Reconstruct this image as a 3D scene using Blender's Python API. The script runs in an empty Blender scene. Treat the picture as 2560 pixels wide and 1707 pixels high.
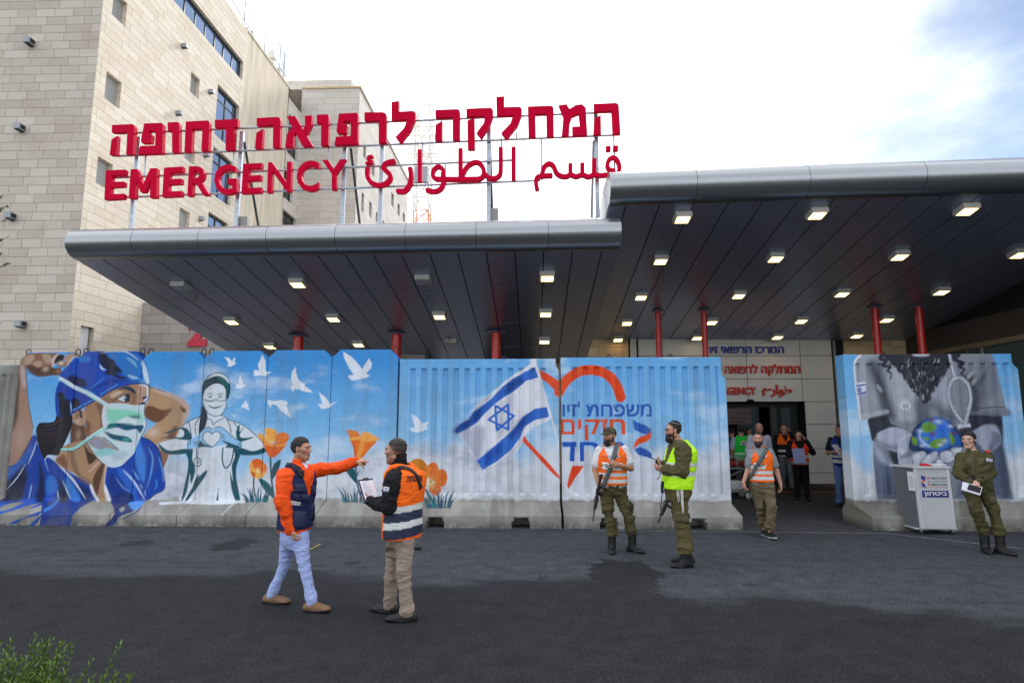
import bpy, bmesh, math, random
import numpy as np
from mathutils import Vector, Matrix
from mathutils.geometry import delaunay_2d_cdt
from mathutils.bvhtree import BVHTree

random.seed(7); RNG = np.random.default_rng(7)
S = bpy.context.scene
COL = S.collection
R_ = math.radians

# ------------------------------------------------------------------ camera
EYE = 1.8
YAW, PITCH, FPX = R_(2.0), R_(7.74), 1500.0
cam_d = bpy.data.cameras.new('camera'); cam = bpy.data.objects.new('camera', cam_d); COL.objects.link(cam)
cam.location = (0, 0, EYE); cam.rotation_euler = (R_(90) + PITCH, 0, YAW)
cam_d.sensor_width = 36; cam_d.lens = FPX / 2560 * 36
cam_d.clip_start = 0.05; cam_d.clip_end = 2000
S.camera = cam

# ------------------------------------------------------------------ sky, sun, exposure
SUN_EL, SUN_ROT = R_(36), R_(14)
w = bpy.data.worlds.new('World'); S.world = w; w.use_nodes = True
nt = w.node_tree; N = nt.nodes; L = nt.links; N.clear()
out = N.new('ShaderNodeOutputWorld'); bg = N.new('ShaderNodeBackground'); sky = N.new('ShaderNodeTexSky')
sky.sky_type = 'NISHITA'; sky.sun_disc = False; sky.sun_elevation = SUN_EL; sky.sun_rotation = SUN_ROT
sky.air_density = 1.0; sky.dust_density = 0.4; sky.ozone_density = 2.0
tc = N.new('ShaderNodeTexCoord')
# thin bright cloud veil, broken open toward the upper right
nz = N.new('ShaderNodeTexNoise'); nz.inputs['Scale'].default_value = 2.6; nz.inputs['Detail'].default_value = 7; nz.inputs['Roughness'].default_value = 0.55
mp = N.new('ShaderNodeMapping'); mp.inputs['Scale'].default_value = (1, 1, 2.2); mp.inputs['Location'].default_value = (0.35, 0.2, 0.1)
L.new(tc.outputs['Generated'], mp.inputs['Vector']); L.new(mp.outputs['Vector'], nz.inputs['Vector'])
dt = N.new('ShaderNodeVectorMath'); dt.operation = 'DOT_PRODUCT'; dt.inputs[1].default_value = Vector((0.66, 0.60, 0.50)).normalized()
L.new(tc.outputs['Generated'], dt.inputs[0])
mr = N.new('ShaderNodeMapRange'); mr.inputs['From Min'].default_value = 0.84; mr.inputs['From Max'].default_value = 1.0
mr.inputs['To Min'].default_value = 0.42; mr.inputs['To Max'].default_value = -0.10
L.new(dt.outputs['Value'], mr.inputs['Value'])
sxyz = N.new('ShaderNodeSeparateXYZ'); L.new(tc.outputs['Generated'], sxyz.inputs[0])
mb_ = N.new('ShaderNodeMapRange'); mb_.inputs['From Min'].default_value = -1.0; mb_.inputs['From Max'].default_value = -0.15; mb_.inputs['To Min'].default_value = -0.30; mb_.inputs['To Max'].default_value = 0.0
zs_ = N.new('ShaderNodeMath'); zs_.operation = 'MULTIPLY_ADD'; L.new(sxyz.outputs[2], zs_.inputs[0]); zs_.inputs[1].default_value = -0.8; L.new(sxyz.outputs[1], zs_.inputs[2])
L.new(zs_.outputs[0], mb_.inputs['Value'])
a0 = N.new('ShaderNodeMath'); a0.operation = 'ADD'; L.new(mr.outputs[0], a0.inputs[0]); L.new(mb_.outputs[0], a0.inputs[1])
ad = N.new('ShaderNodeMath'); ad.operation = 'ADD'; L.new(a0.outputs[0], ad.inputs[0]); L.new(nz.outputs[0], ad.inputs[1])
rp = N.new('ShaderNodeMapRange'); rp.inputs['From Min'].default_value = 0.34; rp.inputs['From Max'].default_value = 0.90; rp.interpolation_type = 'SMOOTHSTEP'
L.new(ad.outputs[0], rp.inputs['Value'])
mx = N.new('ShaderNodeMix'); mx.data_type = 'RGBA'; L.new(rp.outputs[0], mx.inputs['Factor'])
L.new(sky.outputs[0], mx.inputs['A']); mx.inputs['B'].default_value = (16.5, 16.9, 17.6, 1)
L.new(mx.outputs['Result'], bg.inputs['Color']); bg.inputs['Strength'].default_value = 0.085
L.new(bg.outputs[0], out.inputs[0])

sun_d = bpy.data.lights.new('sun', 'SUN'); sun = bpy.data.objects.new('sun', sun_d); COL.objects.link(sun)
sun_d.energy = 2.0; sun_d.angle = R_(10); sun_d.color = (1.0, 0.95, 0.88)
# NISHITA rotation runs clockwise from +Y
sd = Vector((math.sin(SUN_ROT) * math.cos(SUN_EL), math.cos(SUN_ROT) * math.cos(SUN_EL), math.sin(SUN_EL)))
sun.rotation_euler = sd.to_track_quat('Z', 'Y').to_euler(); sun.location = sd * 60

S.view_settings.view_transform = 'Standard'; S.view_settings.look = 'None'
S.view_settings.exposure = 0.65; S.view_settings.gamma = 1.0
S.cycles.max_bounces = 6; S.cycles.diffuse_bounces = 3; S.cycles.glossy_bounces = 3
S.cycles.use_denoising = True

# ------------------------------------------------------------------ measuring helpers (sizes taken off the photograph, then used in metres)
_f = np.array([-math.sin(YAW) * math.cos(PITCH), math.cos(YAW) * math.cos(PITCH), math.sin(PITCH)])
_r = np.array([math.cos(YAW), math.sin(YAW), 0.0]); _u = np.cross(_r, _f)
_o = np.array([0, 0, EYE])
def sight(px, py): return _f + (px - 1280) / FPX * _r + (853.5 - py) / FPX * _u
def hit(px, py, n, c):                       # point of the plane n.x = c
    d = sight(px, py); n = np.array(n, float); return _o + d * ((c - n @ _o) / (n @ d))
def atY(px, py, Y): return hit(px, py, (0, 1, 0), Y)
def atX(px, py, X): return hit(px, py, (1, 0, 0), X)
def atZ(px, py, Z): return hit(px, py, (0, 0, 1), Z)
def V(a): return Vector([float(t) for t in a])

def lin(c):                                   # sRGB 0..255 -> linear
    c = np.asarray(c, float) / 255.0
    return np.where(c <= 0.04045, c / 12.92, ((c + 0.055) / 1.055) ** 2.4)
def L4(c): return tuple(float(t) for t in lin(c)) + (1.0,)

# ------------------------------------------------------------------ materials
def new_mat(name):
    m = bpy.data.materials.new(name); m.use_nodes = True
    return m, m.node_tree.nodes, m.node_tree.links, m.node_tree.nodes['Principled BSDF']
def mat(name, rgb, rough=0.6, metal=0.0, var=0.0, vs=4.0, bump=0.0, bs=40.0, attr=False, spec=0.5, sss=0.0, coat=0.0, emit=None, estr=0.0, coord='Object', stretch=None, crease=0.0):
    m, n, l, b = new_mat(name)
    b.inputs['Roughness'].default_value = rough; b.inputs['Metallic'].default_value = metal
    b.inputs['Specular IOR Level'].default_value = spec
    if coat: b.inputs['Coat Weight'].default_value = coat; b.inputs['Coat Roughness'].default_value = 0.15
    if sss: b.inputs['Subsurface Weight'].default_value = sss; b.inputs['Subsurface Radius'].default_value = (0.02, 0.008, 0.005); b.inputs['Subsurface Scale'].default_value = 0.6
    if emit: b.inputs['Emission Color'].default_value = (*emit, 1); b.inputs['Emission Strength'].default_value = estr
    src = None
    if attr:
        a = n.new('ShaderNodeAttribute'); a.attribute_name = 'Col'; src = a.outputs['Color']
    else:
        b.inputs['Base Color'].default_value = (*rgb[:3], 1)
    t = n.new('ShaderNodeTexCoord'); vec = t.outputs[coord]
    if stretch:
        mpn = n.new('ShaderNodeMapping'); mpn.inputs['Scale'].default_value = stretch; l.new(vec, mpn.inputs['Vector']); vec = mpn.outputs['Vector']
    if var:
        z = n.new('ShaderNodeTexNoise'); z.inputs['Scale'].default_value = vs; z.inputs['Detail'].default_value = 6; z.inputs['Roughness'].default_value = 0.6
        l.new(vec, z.inputs['Vector'])
        r = n.new('ShaderNodeMapRange'); r.inputs['From Min'].default_value = 0.3; r.inputs['From Max'].default_value = 0.7
        r.inputs['To Min'].default_value = 1 - var; r.inputs['To Max'].default_value = 1 + var
        l.new(z.outputs[0], r.inputs['Value'])
        mu = n.new('ShaderNodeVectorMath'); mu.operation = 'SCALE'
        if src is not None: l.new(src, mu.inputs[0])
        else: mu.inputs[0].default_value = rgb[:3]
        l.new(r.outputs[0], mu.inputs['Scale']); src = mu.outputs['Vector']
    if src is not None: l.new(src, b.inputs['Base Color'])
    if bump:
        z2 = n.new('ShaderNodeTexNoise'); z2.inputs['Scale'].default_value = bs; z2.inputs['Detail'].default_value = 4
        l.new(vec, z2.inputs['Vector'])
        bp = n.new('ShaderNodeBump'); bp.inputs['Strength'].default_value = bump; bp.inputs['Distance'].default_value = 0.02
        l.new(z2.outputs[0], bp.inputs['Height']); l.new(bp.outputs[0], b.inputs['Normal'])
        if crease:                                # pressed and pulled folds in cloth
            wv = n.new('ShaderNodeTexNoise'); wv.inputs['Scale'].default_value = 9; wv.inputs['Detail'].default_value = 3; wv.inputs['Distortion'].default_value = 1.6; mq = n.new('ShaderNodeMapping'); mq.inputs['Scale'].default_value = (1, 1, 2.1); mq.inputs['Rotation'].default_value = (.3, .5, 0)
            l.new(t.outputs['Object'], mq.inputs['Vector']); l.new(mq.outputs[0], wv.inputs['Vector']); b3 = n.new('ShaderNodeBump'); b3.inputs['Strength'].default_value = crease; b3.inputs['Distance'].default_value = 0.05
            l.new(wv.outputs[0], b3.inputs['Height']); l.new(b3.outputs[0], bp.inputs['Normal'])
    return m

def stone_mat(name, c1, c2, mortar, bw=0.72, bh=0.245, seed=0.0, stain=(0.62, 0.5, 0.33), squash=1.0, groove=0.008, warm=0.5):
    m, n, l, b = new_mat(name)
    uv = n.new('ShaderNodeUVMap')
    mpn = n.new('ShaderNodeMapping'); mpn.inputs['Location'].default_value = (seed, seed * 0.37, 0); l.new(uv.outputs[0], mpn.inputs['Vector'])
    br = n.new('ShaderNodeTexBrick'); br.inputs['Scale'].default_value = 1.0
    br.inputs['Brick Width'].default_value = bw; br.inputs['Row Height'].default_value = bh
    br.inputs['Mortar Size'].default_value = groove; br.inputs['Mortar Smooth'].default_value = 0.15; br.inputs['Bias'].default_value = 0.0
    br.offset = 0.37; br.offset_frequency = 2; br.squash = 1.35; br.squash_frequency = 3
    br.inputs['Color1'].default_value = (*c1, 1); br.inputs['Color2'].default_value = (*c2, 1); br.inputs['Mortar'].default_value = (*mortar, 1)
    l.new(mpn.outputs[0], br.inputs['Vector'])
    z = n.new('ShaderNodeTexNoise'); z.inputs['Scale'].default_value = 1.1; z.inputs['Detail'].default_value = 8; z.inputs['Roughness'].default_value = 0.7
    l.new(mpn.outputs[0], z.inputs['Vector'])
    r = n.new('ShaderNodeMapRange'); r.inputs['From Min'].default_value = 0.5; r.inputs['From Max'].default_value = 0.8; r.inputs['To Max'].default_value = warm
    l.new(z.outputs[0], r.inputs['Value'])
    mx = n.new('ShaderNodeMix'); mx.data_type = 'RGBA'; mx.blend_type = 'MULTIPLY'
    l.new(r.outputs[0], mx.inputs['Factor']); l.new(br.outputs['Color'], mx.inputs['A']); mx.inputs['B'].default_value = (*stain, 1)
    z3 = n.new('ShaderNodeTexNoise'); z3.inputs['Scale'].default_value = 30; z3.inputs['Detail'].default_value = 5
    l.new(mpn.outputs[0], z3.inputs['Vector'])
    r3 = n.new('ShaderNodeMapRange'); r3.inputs['From Min'].default_value = 0.3; r3.inputs['From Max'].default_value = 0.7; r3.inputs['To Min'].default_value = 0.9; r3.inputs['To Max'].default_value = 1.08
    l.new(z3.outputs[0], r3.inputs['Value'])
    sc = n.new('ShaderNodeVectorMath'); sc.operation = 'SCALE'; l.new(mx.outputs['Result'], sc.inputs[0]); l.new(r3.outputs[0], sc.inputs['Scale'])
    l.new(sc.outputs['Vector'], b.inputs['Base Color']); b.inputs['Roughness'].default_value = 0.85
    bp = n.new('ShaderNodeBump'); bp.inputs['Strength'].default_value = 0.5; bp.inputs['Distance'].default_value = 0.012; bp.invert = True
    l.new(br.outputs['Fac'], bp.inputs['Height'])
    bp2 = n.new('ShaderNodeBump'); bp2.inputs['Strength'].default_value = 0.25; bp2.inputs['Distance'].default_value = 0.01
    l.new(z3.outputs[0], bp2.inputs['Height']); l.new(bp.outputs[0], bp2.inputs['Normal']); l.new(bp2.outputs[0], b.inputs['Normal'])
    return m

# ------------------------------------------------------------------ objects
def tag(o, label=None, cat=None, group=None, kind=None):
    if label: o['label'] = label
    if cat: o['category'] = cat
    if group: o['group'] = group
    if kind: o['kind'] = kind
    return o
def empty(name, loc=(0, 0, 0), label=None, cat=None, group=None, rz=0.0):
    o = bpy.data.objects.new(name, None); COL.objects.link(o); o.location = V(loc); o.rotation_euler = (0, 0, rz)
    o.empty_display_size = 0.2
    return tag(o, label, cat, group)
def link_mesh(name, me, mats=None, parent=None, loc=None, label=None):
    o = bpy.data.objects.new(name, me); COL.objects.link(o)
    for m in (mats if isinstance(mats, (list, tuple)) else [mats] if mats else []): me.materials.append(m)
    if parent is not None:
        o.parent = parent
        if loc is None:                       # mesh is in world coordinates: keep it there
            base = parent
            off = Vector((0, 0, 0)); ang = 0.0
            while base is not None: off = off + base.location; ang += base.rotation_euler[2]; base = base.parent
            me.transform(Matrix.Translation(-off))
            if ang: me.transform(Matrix.Rotation(-ang, 4, 'Z'))
    if loc is not None: o.location = V(loc)
    if label: o['label'] = label
    return o
def copy_tree(o, parent=None):
    c = o.copy(); COL.objects.link(c)
    if parent is not None: c.parent = parent
    for ch in [x for x in COL.objects if x.parent == o]: copy_tree(ch, c)
    return c

class MB:
    def __init__(s): s.v = []; s.f = []; s.m = []; s.sm = []
    def add(s, vs, fs, mi=0, smooth=False):
        b = len(s.v); s.v += [tuple(float(t) for t in v) for v in vs]
        for f in fs: s.f.append([b + i for i in f]); s.m.append(mi); s.sm.append(smooth)
    def quad(s, a, b, c, d, mi=0): s.add([a, b, c, d], [(0, 1, 2, 3)], mi)
    def box(s, lo, hi, mi=0, M=None, bev=0.0):
        x0, y0, z0 = lo; x1, y1, z1 = hi
        if bev:
            return s.bbox(lo, hi, bev, mi, M)
        vs = [(x0, y0, z0), (x1, y0, z0), (x1, y1, z0), (x0, y1, z0), (x0, y0, z1), (x1, y0, z1), (x1, y1, z1), (x0, y1, z1)]
        if M is not None: vs = [M @ Vector(v) for v in vs]
        s.add(vs, [(3, 2, 1, 0), (4, 5, 6, 7), (0, 1, 5, 4), (1, 2, 6, 5), (2, 3, 7, 6), (3, 0, 4, 7)], mi)
    def bbox(s, lo, hi, bev, mi=0, M=None):
        bm = bmesh.new(); bmesh.ops.create_cube(bm, size=1.0)
        for v in bm.verts: v.co = Vector([(lo[i] + hi[i]) / 2 + v.co[i] * (hi[i] - lo[i]) for i in range(3)])
        bmesh.ops.bevel(bm, geom=bm.edges[:], offset=bev, segments=2, affect='EDGES', profile=0.5)
        if M is not None: bm.transform(M)
        bm.verts.index_update()
        s.add([v.co for v in bm.verts], [[v.index for v in f.verts] for f in bm.faces], mi); bm.free()
    def tube(s, pts, r, n=8, mi=0, cap=True, closed=False):
        pts = [Vector([float(t) for t in p]) for p in pts]; k = len(pts)
        rs = r if isinstance(r, (list, tuple)) else [r] * k
        rings = []; up = None
        for i, p in enumerate(pts):
            if closed: d = (pts[(i + 1) % k] - pts[i - 1]).normalized()
            else: d = (pts[min(i + 1, k - 1)] - pts[max(i - 1, 0)]).normalized()
            if up is None: up = d.orthogonal().normalized()
            else:
                up = (up - d * up.dot(d))
                up = up.normalized() if up.length > 1e-6 else d.orthogonal().normalized()
            sdv = d.cross(up)
            rings.append([p + (up * math.cos(2 * math.pi * j / n) + sdv * math.sin(2 * math.pi * j / n)) * rs[i] for j in range(n)])
        vs = [v for rg in rings for v in rg]; fs = []
        for i in range(k if closed else k - 1):
            a = i * n; b = ((i + 1) % k) * n
            for j in range(n): fs.append((a + j, a + (j + 1) % n, b + (j + 1) % n, b + j))
        s.add(vs, fs, mi, True)
        if cap and not closed: s.add(rings[0][::-1], [tuple(range(n))], mi); s.add(rings[-1], [tuple(range(n))], mi)
    def prism(s, poly, fn, t0, t1, mi=0):     # poly in 2-D, fn(u, v, t) -> point
        n = len(poly); a = [fn(u, v, t0) for u, v in poly]; b = [fn(u, v, t1) for u, v in poly]
        s.add(a, [tuple(range(n))[::-1]], mi); s.add(b, [tuple(range(n))], mi)
        for i in range(n):
            j = (i + 1) % n; s.add([a[i], a[j], b[j], b[i]], [(0, 1, 2, 3)], mi)
    def lathe(s, prof, c, n=24, mi=0, smooth=True):
        vs = []; fs = []; k = len(prof)
        for r, z in prof:
            for j in range(n): vs.append((c[0] + r * math.cos(2 * math.pi * j / n), c[1] + r * math.sin(2 * math.pi * j / n), c[2] + z))
        for i in range(k - 1):
            for j in range(n): fs.append((i * n + j, i * n + (j + 1) % n, (i + 1) * n + (j + 1) % n, (i + 1) * n + j))
        s.add(vs, fs, mi, smooth)
        s.add(vs[-n:], [tuple(range(n))], mi); s.add(vs[:n][::-1], [tuple(range(n))], mi)
    def build(s, name, mats, parent=None, loc=None, label=None, uv=False, fix=True):
        me = bpy.data.meshes.new(name); me.from_pydata(s.v, [], s.f)
        me.polygons.foreach_set('material_index', s.m); me.polygons.foreach_set('use_smooth', s.sm)
        if fix:
            bm = bmesh.new(); bm.from_mesh(me); bmesh.ops.recalc_face_normals(bm, faces=bm.faces[:]); bm.to_mesh(me); bm.free()
        if uv: box_uv(me)
        me.update()
        return link_mesh(name, me, mats, parent, loc, label)
def box_uv(me):
    ul = me.uv_layers.new(name='UVMap')
    for p in me.polygons:
        n = p.normal
        for li in p.loop_indices:
            c = me.vertices[me.loops[li].vertex_index].co
            if abs(n.y) >= abs(n.x) and abs(n.y) >= abs(n.z): ul.data[li].uv = (c.x, c.z)
            elif abs(n.x) >= abs(n.z): ul.data[li].uv = (c.y + 0.33, c.z)
            else: ul.data[li].uv = (c.x, c.y)

def wall(mb, O, U, W, H, holes, depth, mi=0, rmi=None, nrm=None):
    """vertical wall from O along unit U, W x H, with rectangular holes (u0, v0, u1, v1) whose reveals go back by depth along -nrm"""
    O = Vector(O); U = Vector(U); Z = Vector((0, 0, 1)); B = -Vector(nrm) * depth
    us = sorted({0.0, W} | {max(0, min(W, t)) for h in holes for t in (h[0], h[2])})
    vs = sorted({0.0, H} | {max(0, min(H, t)) for h in holes for t in (h[1], h[3])})
    P = lambda u, v: O + U * u + Z * v
    for i in range(len(us) - 1):
        for j in range(len(vs) - 1):
            cu, cv = (us[i] + us[i + 1]) / 2, (vs[j] + vs[j + 1]) / 2
            if any(h[0] < cu < h[2] and h[1] < cv < h[3] for h in holes): continue
            mb.quad(P(us[i], vs[j]), P(us[i + 1], vs[j]), P(us[i + 1], vs[j + 1]), P(us[i], vs[j + 1]), mi)
    for (a, b, c, d) in holes:
        q = [P(a, b), P(c, b), P(c, d), P(a, d)]
        for k in range(4): mb.quad(q[k], q[(k + 1) % 4], q[(k + 1) % 4] + B, q[k] + B, mi if rmi is None else rmi)

# ------------------------------------------------------------------ flat shapes and lettering
def _inside(c, p):
    k = False; n = len(p)
    for i in range(n):
        a, b = p[i], p[(i + 1) % n]
        if (a[1] > c[1]) != (b[1] > c[1]) and c[0] < a[0] + (c[1] - a[1]) * (b[0] - a[0]) / (b[1] - a[1]): k = not k
    return k
def tess(polys, ot=1):
    """union of simple polygons -> 2-D verts and triangles"""
    vs = []; fs = []
    for p in polys:
        a = sum(p[i][0] * p[(i + 1) % len(p)][1] - p[(i + 1) % len(p)][0] * p[i][1] for i in range(len(p)))
        p = p if a > 0 else p[::-1]
        fs.append(list(range(len(vs), len(vs) + len(p)))); vs += [Vector((float(x), float(y))) for x, y in p]
    r = delaunay_2d_cdt(vs, [], fs, ot, 1e-5)
    tris = []
    for f in r[2]:
        c = sum((Vector(r[0][i]) for i in f), Vector((0, 0))) / len(f)
        if not any(_inside(c, p) for p in polys): continue
        a = sum(r[0][f[i]][0] * r[0][f[(i + 1) % len(f)]][1] - r[0][f[(i + 1) % len(f)]][0] * r[0][f[i]][1] for i in range(len(f)))
        tris.append(f if a > 0 else f[::-1])
    return r[0], tris
def slab(mb, v2, tris, fn, t0, t1, mi=0):
    """extrude a 2-D triangulation: fn(u, v, t)"""
    n = len(v2); cnt = {}
    for f in tris:
        for i in range(len(f)):
            a, b = f[i], f[(i + 1) % len(f)]; cnt[(a, b)] = cnt.get((a, b), 0) + 1
    edge = [e for e in cnt if (e[1], e[0]) not in cnt]
    vs = [fn(p[0], p[1], t0) for p in v2] + [fn(p[0], p[1], t1) for p in v2]
    fs = [tuple(f) for f in tris] + [tuple(n + i for i in f[::-1]) for f in tris] + [(b, a, n + a, n + b) for a, b in edge]
    mb.add(vs, fs, mi)
def ribbon(pts, wd, cap=0.0):
    """a stroked polyline as quads plus joint discs"""
    out = []; pts = [np.array(p, float) for p in pts]
    ws = wd if isinstance(wd, (list, tuple)) else [wd] * len(pts)
    for i in range(len(pts) - 1):
        a, b = pts[i], pts[i + 1]; d = b - a; L_ = np.hypot(*d)
        if L_ < 1e-9: continue
        d /= L_; nn = np.array([-d[1], d[0]])
        out.append([tuple(a + nn * ws[i] / 2), tuple(a - nn * ws[i] / 2), tuple(b - nn * ws[i + 1] / 2), tuple(b + nn * ws[i + 1] / 2)])
    for i in range(1, len(pts) - 1):
        out.append([tuple(pts[i] + ws[i] * 0.5 * np.array([math.cos(t), math.sin(t)])) for t in np.linspace(0, 2 * math.pi, 11)[:-1]])
    return out
def smooth_pts(pts, closed=False, k=6):
    p = np.array(pts, float); n = len(p); out = []
    rng = range(n if closed else n - 1)
    for i in rng:
        p0 = p[(i - 1) % n] if (closed or i > 0) else p[i]; p1 = p[i]; p2 = p[(i + 1) % n]
        p3 = p[(i + 2) % n] if (closed or i + 2 < n) else p2
        for t in np.linspace(0, 1, k, endpoint=False):
            out.append(0.5 * ((2 * p1) + (-p0 + p2) * t + (2 * p0 - 5 * p1 + 4 * p2 - p3) * t * t + (-p0 + 3 * p1 - 3 * p2 + p3) * t ** 3))
    if not closed: out.append(p[-1])
    return np.array(out)
_glyph = {}
def glyph(ch, bold=0.0):
    """outline of text in the built-in font as flat triangles, unit em; returns verts (n,2) and triangles"""
    key = (ch, bold)
    if key in _glyph: return _glyph[key]
    c = bpy.data.curves.new('t', 'FONT'); c.body = ch; c.offset = bold; c.resolution_u = 3; c.fill_mode = 'FRONT'
    o = bpy.data.objects.new('t', c); COL.objects.link(o); bpy.context.view_layer.update()
    me = o.to_mesh(); v = np.array([(q.co.x, q.co.y) for q in me.vertices]) if len(me.vertices) else np.zeros((0, 2))
    f = [tuple(p.vertices) for p in me.polygons]
    o.to_mesh_clear(); bpy.data.objects.remove(o); bpy.data.curves.remove(c)
    # weld and orient
    if len(v):
        q = {}; idx = []
        nv = []
        for p in v:
            k = (round(p[0], 5), round(p[1], 5))
            if k not in q: q[k] = len(nv); nv.append(p)
            idx.append(q[k])
        v = np.array(nv); g = []
        for t in f:
            t = [idx[i] for i in t]
            if len(set(t)) < 3: continue
            a = sum(v[t[i]][0] * v[t[(i + 1) % len(t)]][1] - v[t[(i + 1) % len(t)]][0] * v[t[i]][1] for i in range(len(t)))
            g.append(tuple(t) if a > 0 else tuple(t[::-1]))
        f = g
    _glyph[key] = (v, f); return v, f
def rtl(s): return s[::-1]
# ================================================================== ground
def ground_material():
    m, n, l, b = new_mat('asphalt')
    tc = n.new('ShaderNodeTexCoord'); sep = n.new('ShaderNodeSeparateXYZ'); l.new(tc.outputs['Object'], sep.inputs[0])
    def math_(op, a, c=None, cl=False):
        q = n.new('ShaderNodeMath'); q.operation = op; q.use_clamp = cl
        for i, t in enumerate((a, c)):
            if t is None: continue
            if isinstance(t, (int, float)): q.inputs[i].default_value = t
            else: l.new(t, q.inputs[i])
        return q.outputs[0]
    def noise(sc, det=5, ro=0.6, vec=None):
        z = n.new('ShaderNodeTexNoise'); z.inputs['Scale'].default_value = sc; z.inputs['Detail'].default_value = det; z.inputs['Roughness'].default_value = ro
        l.new(vec if vec is not None else tc.outputs['Object'], z.inputs['Vector']); return z.outputs[0]
    mp = n.new('ShaderNodeMapping'); mp.inputs['Scale'].default_value = (0.45, 1.0, 1.0); l.new(tc.outputs['Object'], mp.inputs['Vector'])
    big = noise(1.1, 7, 0.62, mp.outputs[0]); mid = noise(4, 8, 0.72); fine = noise(42, 5, 0.85); agg = noise(95, 2, 0.6)
    # edge of the newer, darker asphalt in front: y = e(x) wobbling with noise
    fc = n.new('ShaderNodeFloatCurve'); cv = fc.mapping.curves[0]
    pts = [(-9, 7.35), (-5, 7.5), (-2, 7.35), (0.4, 7.15), (1.2, 7.0), (1.9, 6.55), (2.6, 6.75), (3.6, 6.3), (5.0, 5.8), (9, 5.2)]
    for i, (x, y) in enumerate(pts):
        p = ((x + 10) / 20, (y - 4) / 5)
        if i < 2: cv.points[i].location = p
        else: cv.points.new(*p)
    fc.mapping.update()
    xx = math_('DIVIDE', math_('ADD', sep.outputs[0], 10.0), 20.0); l.new(xx, fc.inputs['Value'])
    e = math_('ADD', math_('MULTIPLY', fc.outputs[0], 5.0), 4.0)
    wob = math_('ADD', math_('MULTIPLY', math_('SUBTRACT', big, 0.5), 3.2), math_('MULTIPLY', math_('SUBTRACT', mid, 0.5), 1.5))
    d = math_('ADD', math_('SUBTRACT', e, sep.outputs[1]), wob)
    mrn = n.new('ShaderNodeMapRange'); mrn.interpolation_type = 'SMOOTHSTEP'; mrn.inputs['From Min'].default_value = -0.30; mrn.inputs['From Max'].default_value = 0.34
    l.new(d, mrn.inputs['Value']); dark = mrn.outputs[0]
    # oil and damp patches
    for (x, y, rx, ry, k) in PATCHES:
        ax = math_('DIVIDE', math_('SUBTRACT', sep.outputs[0], float(x)), rx); ay = math_('DIVIDE', math_('SUBTRACT', sep.outputs[1], float(y)), ry)
        rr = math_('ADD', math_('MULTIPLY', ax, ax), math_('MULTIPLY', ay, ay))
        rr = math_('ADD', rr, math_('MULTIPLY', math_('SUBTRACT', mid, 0.5), 3.0))
        q = n.new('ShaderNodeMapRange'); q.interpolation_type = 'SMOOTHSTEP'; q.inputs['From Min'].default_value = 1.15; q.inputs['From Max'].default_value = 0.75; q.inputs['To Max'].default_value = k
        l.new(rr, q.inputs['Value']); dark = math_('MAXIMUM', dark, q.outputs[0])
    # tyre streaks
    mp2 = n.new('ShaderNodeMapping'); mp2.inputs['Rotation'].default_value = (0, 0, R_(14)); mp2.inputs['Scale'].default_value = (0.12, 2.2, 1); l.new(tc.outputs['Object'], mp2.inputs['Vector'])
    st = noise(1.6, 4, 0.55, mp2.outputs[0])
    sr = n.new('ShaderNodeMapRange'); sr.inputs['From Min'].default_value = 0.55; sr.inputs['From Max'].default_value = 0.72; sr.inputs['To Max'].default_value = 0.45; l.new(st, sr.inputs['Value'])
    dark2 = math_('MAXIMUM', dark, sr.outputs[0])
    mx = n.new('ShaderNodeMix'); mx.data_type = 'RGBA'; l.new(dark2, mx.inputs['Factor'])
    mx.inputs['A'].default_value = (0.060, 0.064, 0.072, 1); mx.inputs['B'].default_value = (0.022, 0.0225, 0.025, 1)
    v1 = n.new('ShaderNodeMapRange'); v1.inputs['From Min'].default_value = 0.3; v1.inputs['From Max'].default_value = 0.7; v1.inputs['To Min'].default_value = 0.62; v1.inputs['To Max'].default_value = 1.38; l.new(mid, v1.inputs['Value'])
    v2 = n.new('ShaderNodeMapRange'); v2.inputs['From Min'].default_value = 0.36; v2.inputs['From Max'].default_value = 0.64; v2.inputs['To Min'].default_value = 0.15; v2.inputs['To Max'].default_value = 1.95; l.new(fine, v2.inputs['Value'])
    v3 = n.new('ShaderNodeMapRange'); v3.inputs['From Min'].default_value = 0.66; v3.inputs['From Max'].default_value = 0.72; v3.inputs['To Min'].default_value = 0.0; v3.inputs['To Max'].default_value = 0.16; l.new(agg, v3.inputs['Value'])
    sc = n.new('ShaderNodeVectorMath'); sc.operation = 'SCALE'; l.new(mx.outputs['Result'], sc.inputs[0]); l.new(math_('MULTIPLY', v1.outputs[0], v2.outputs[0]), sc.inputs['Scale'])
    ad = n.new('ShaderNodeVectorMath'); ad.operation = 'ADD'; l.new(sc.outputs[0], ad.inputs[0]); l.new(v3.outputs[0], ad.inputs[1])
    l.new(ad.outputs[0], b.inputs['Base Color'])
    rg = n.new('ShaderNodeMapRange'); rg.inputs['To Min'].default_value = 0.8; rg.inputs['To Max'].default_value = 0.7; l.new(dark, rg.inputs['Value']); l.new(rg.outputs[0], b.inputs['Roughness'])
    b.inputs['Specular IOR Level'].default_value = 0.16
    bp = n.new('ShaderNodeBump'); bp.inputs['Strength'].default_value = 0.9; bp.inputs['Distance'].default_value = 0.012; l.new(fine, bp.inputs['Height']); l.new(bp.outputs[0], b.inputs['Normal'])
    return m
def gp(px, py): return atZ(px, py, 0.0)
PATCHES = []
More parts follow.
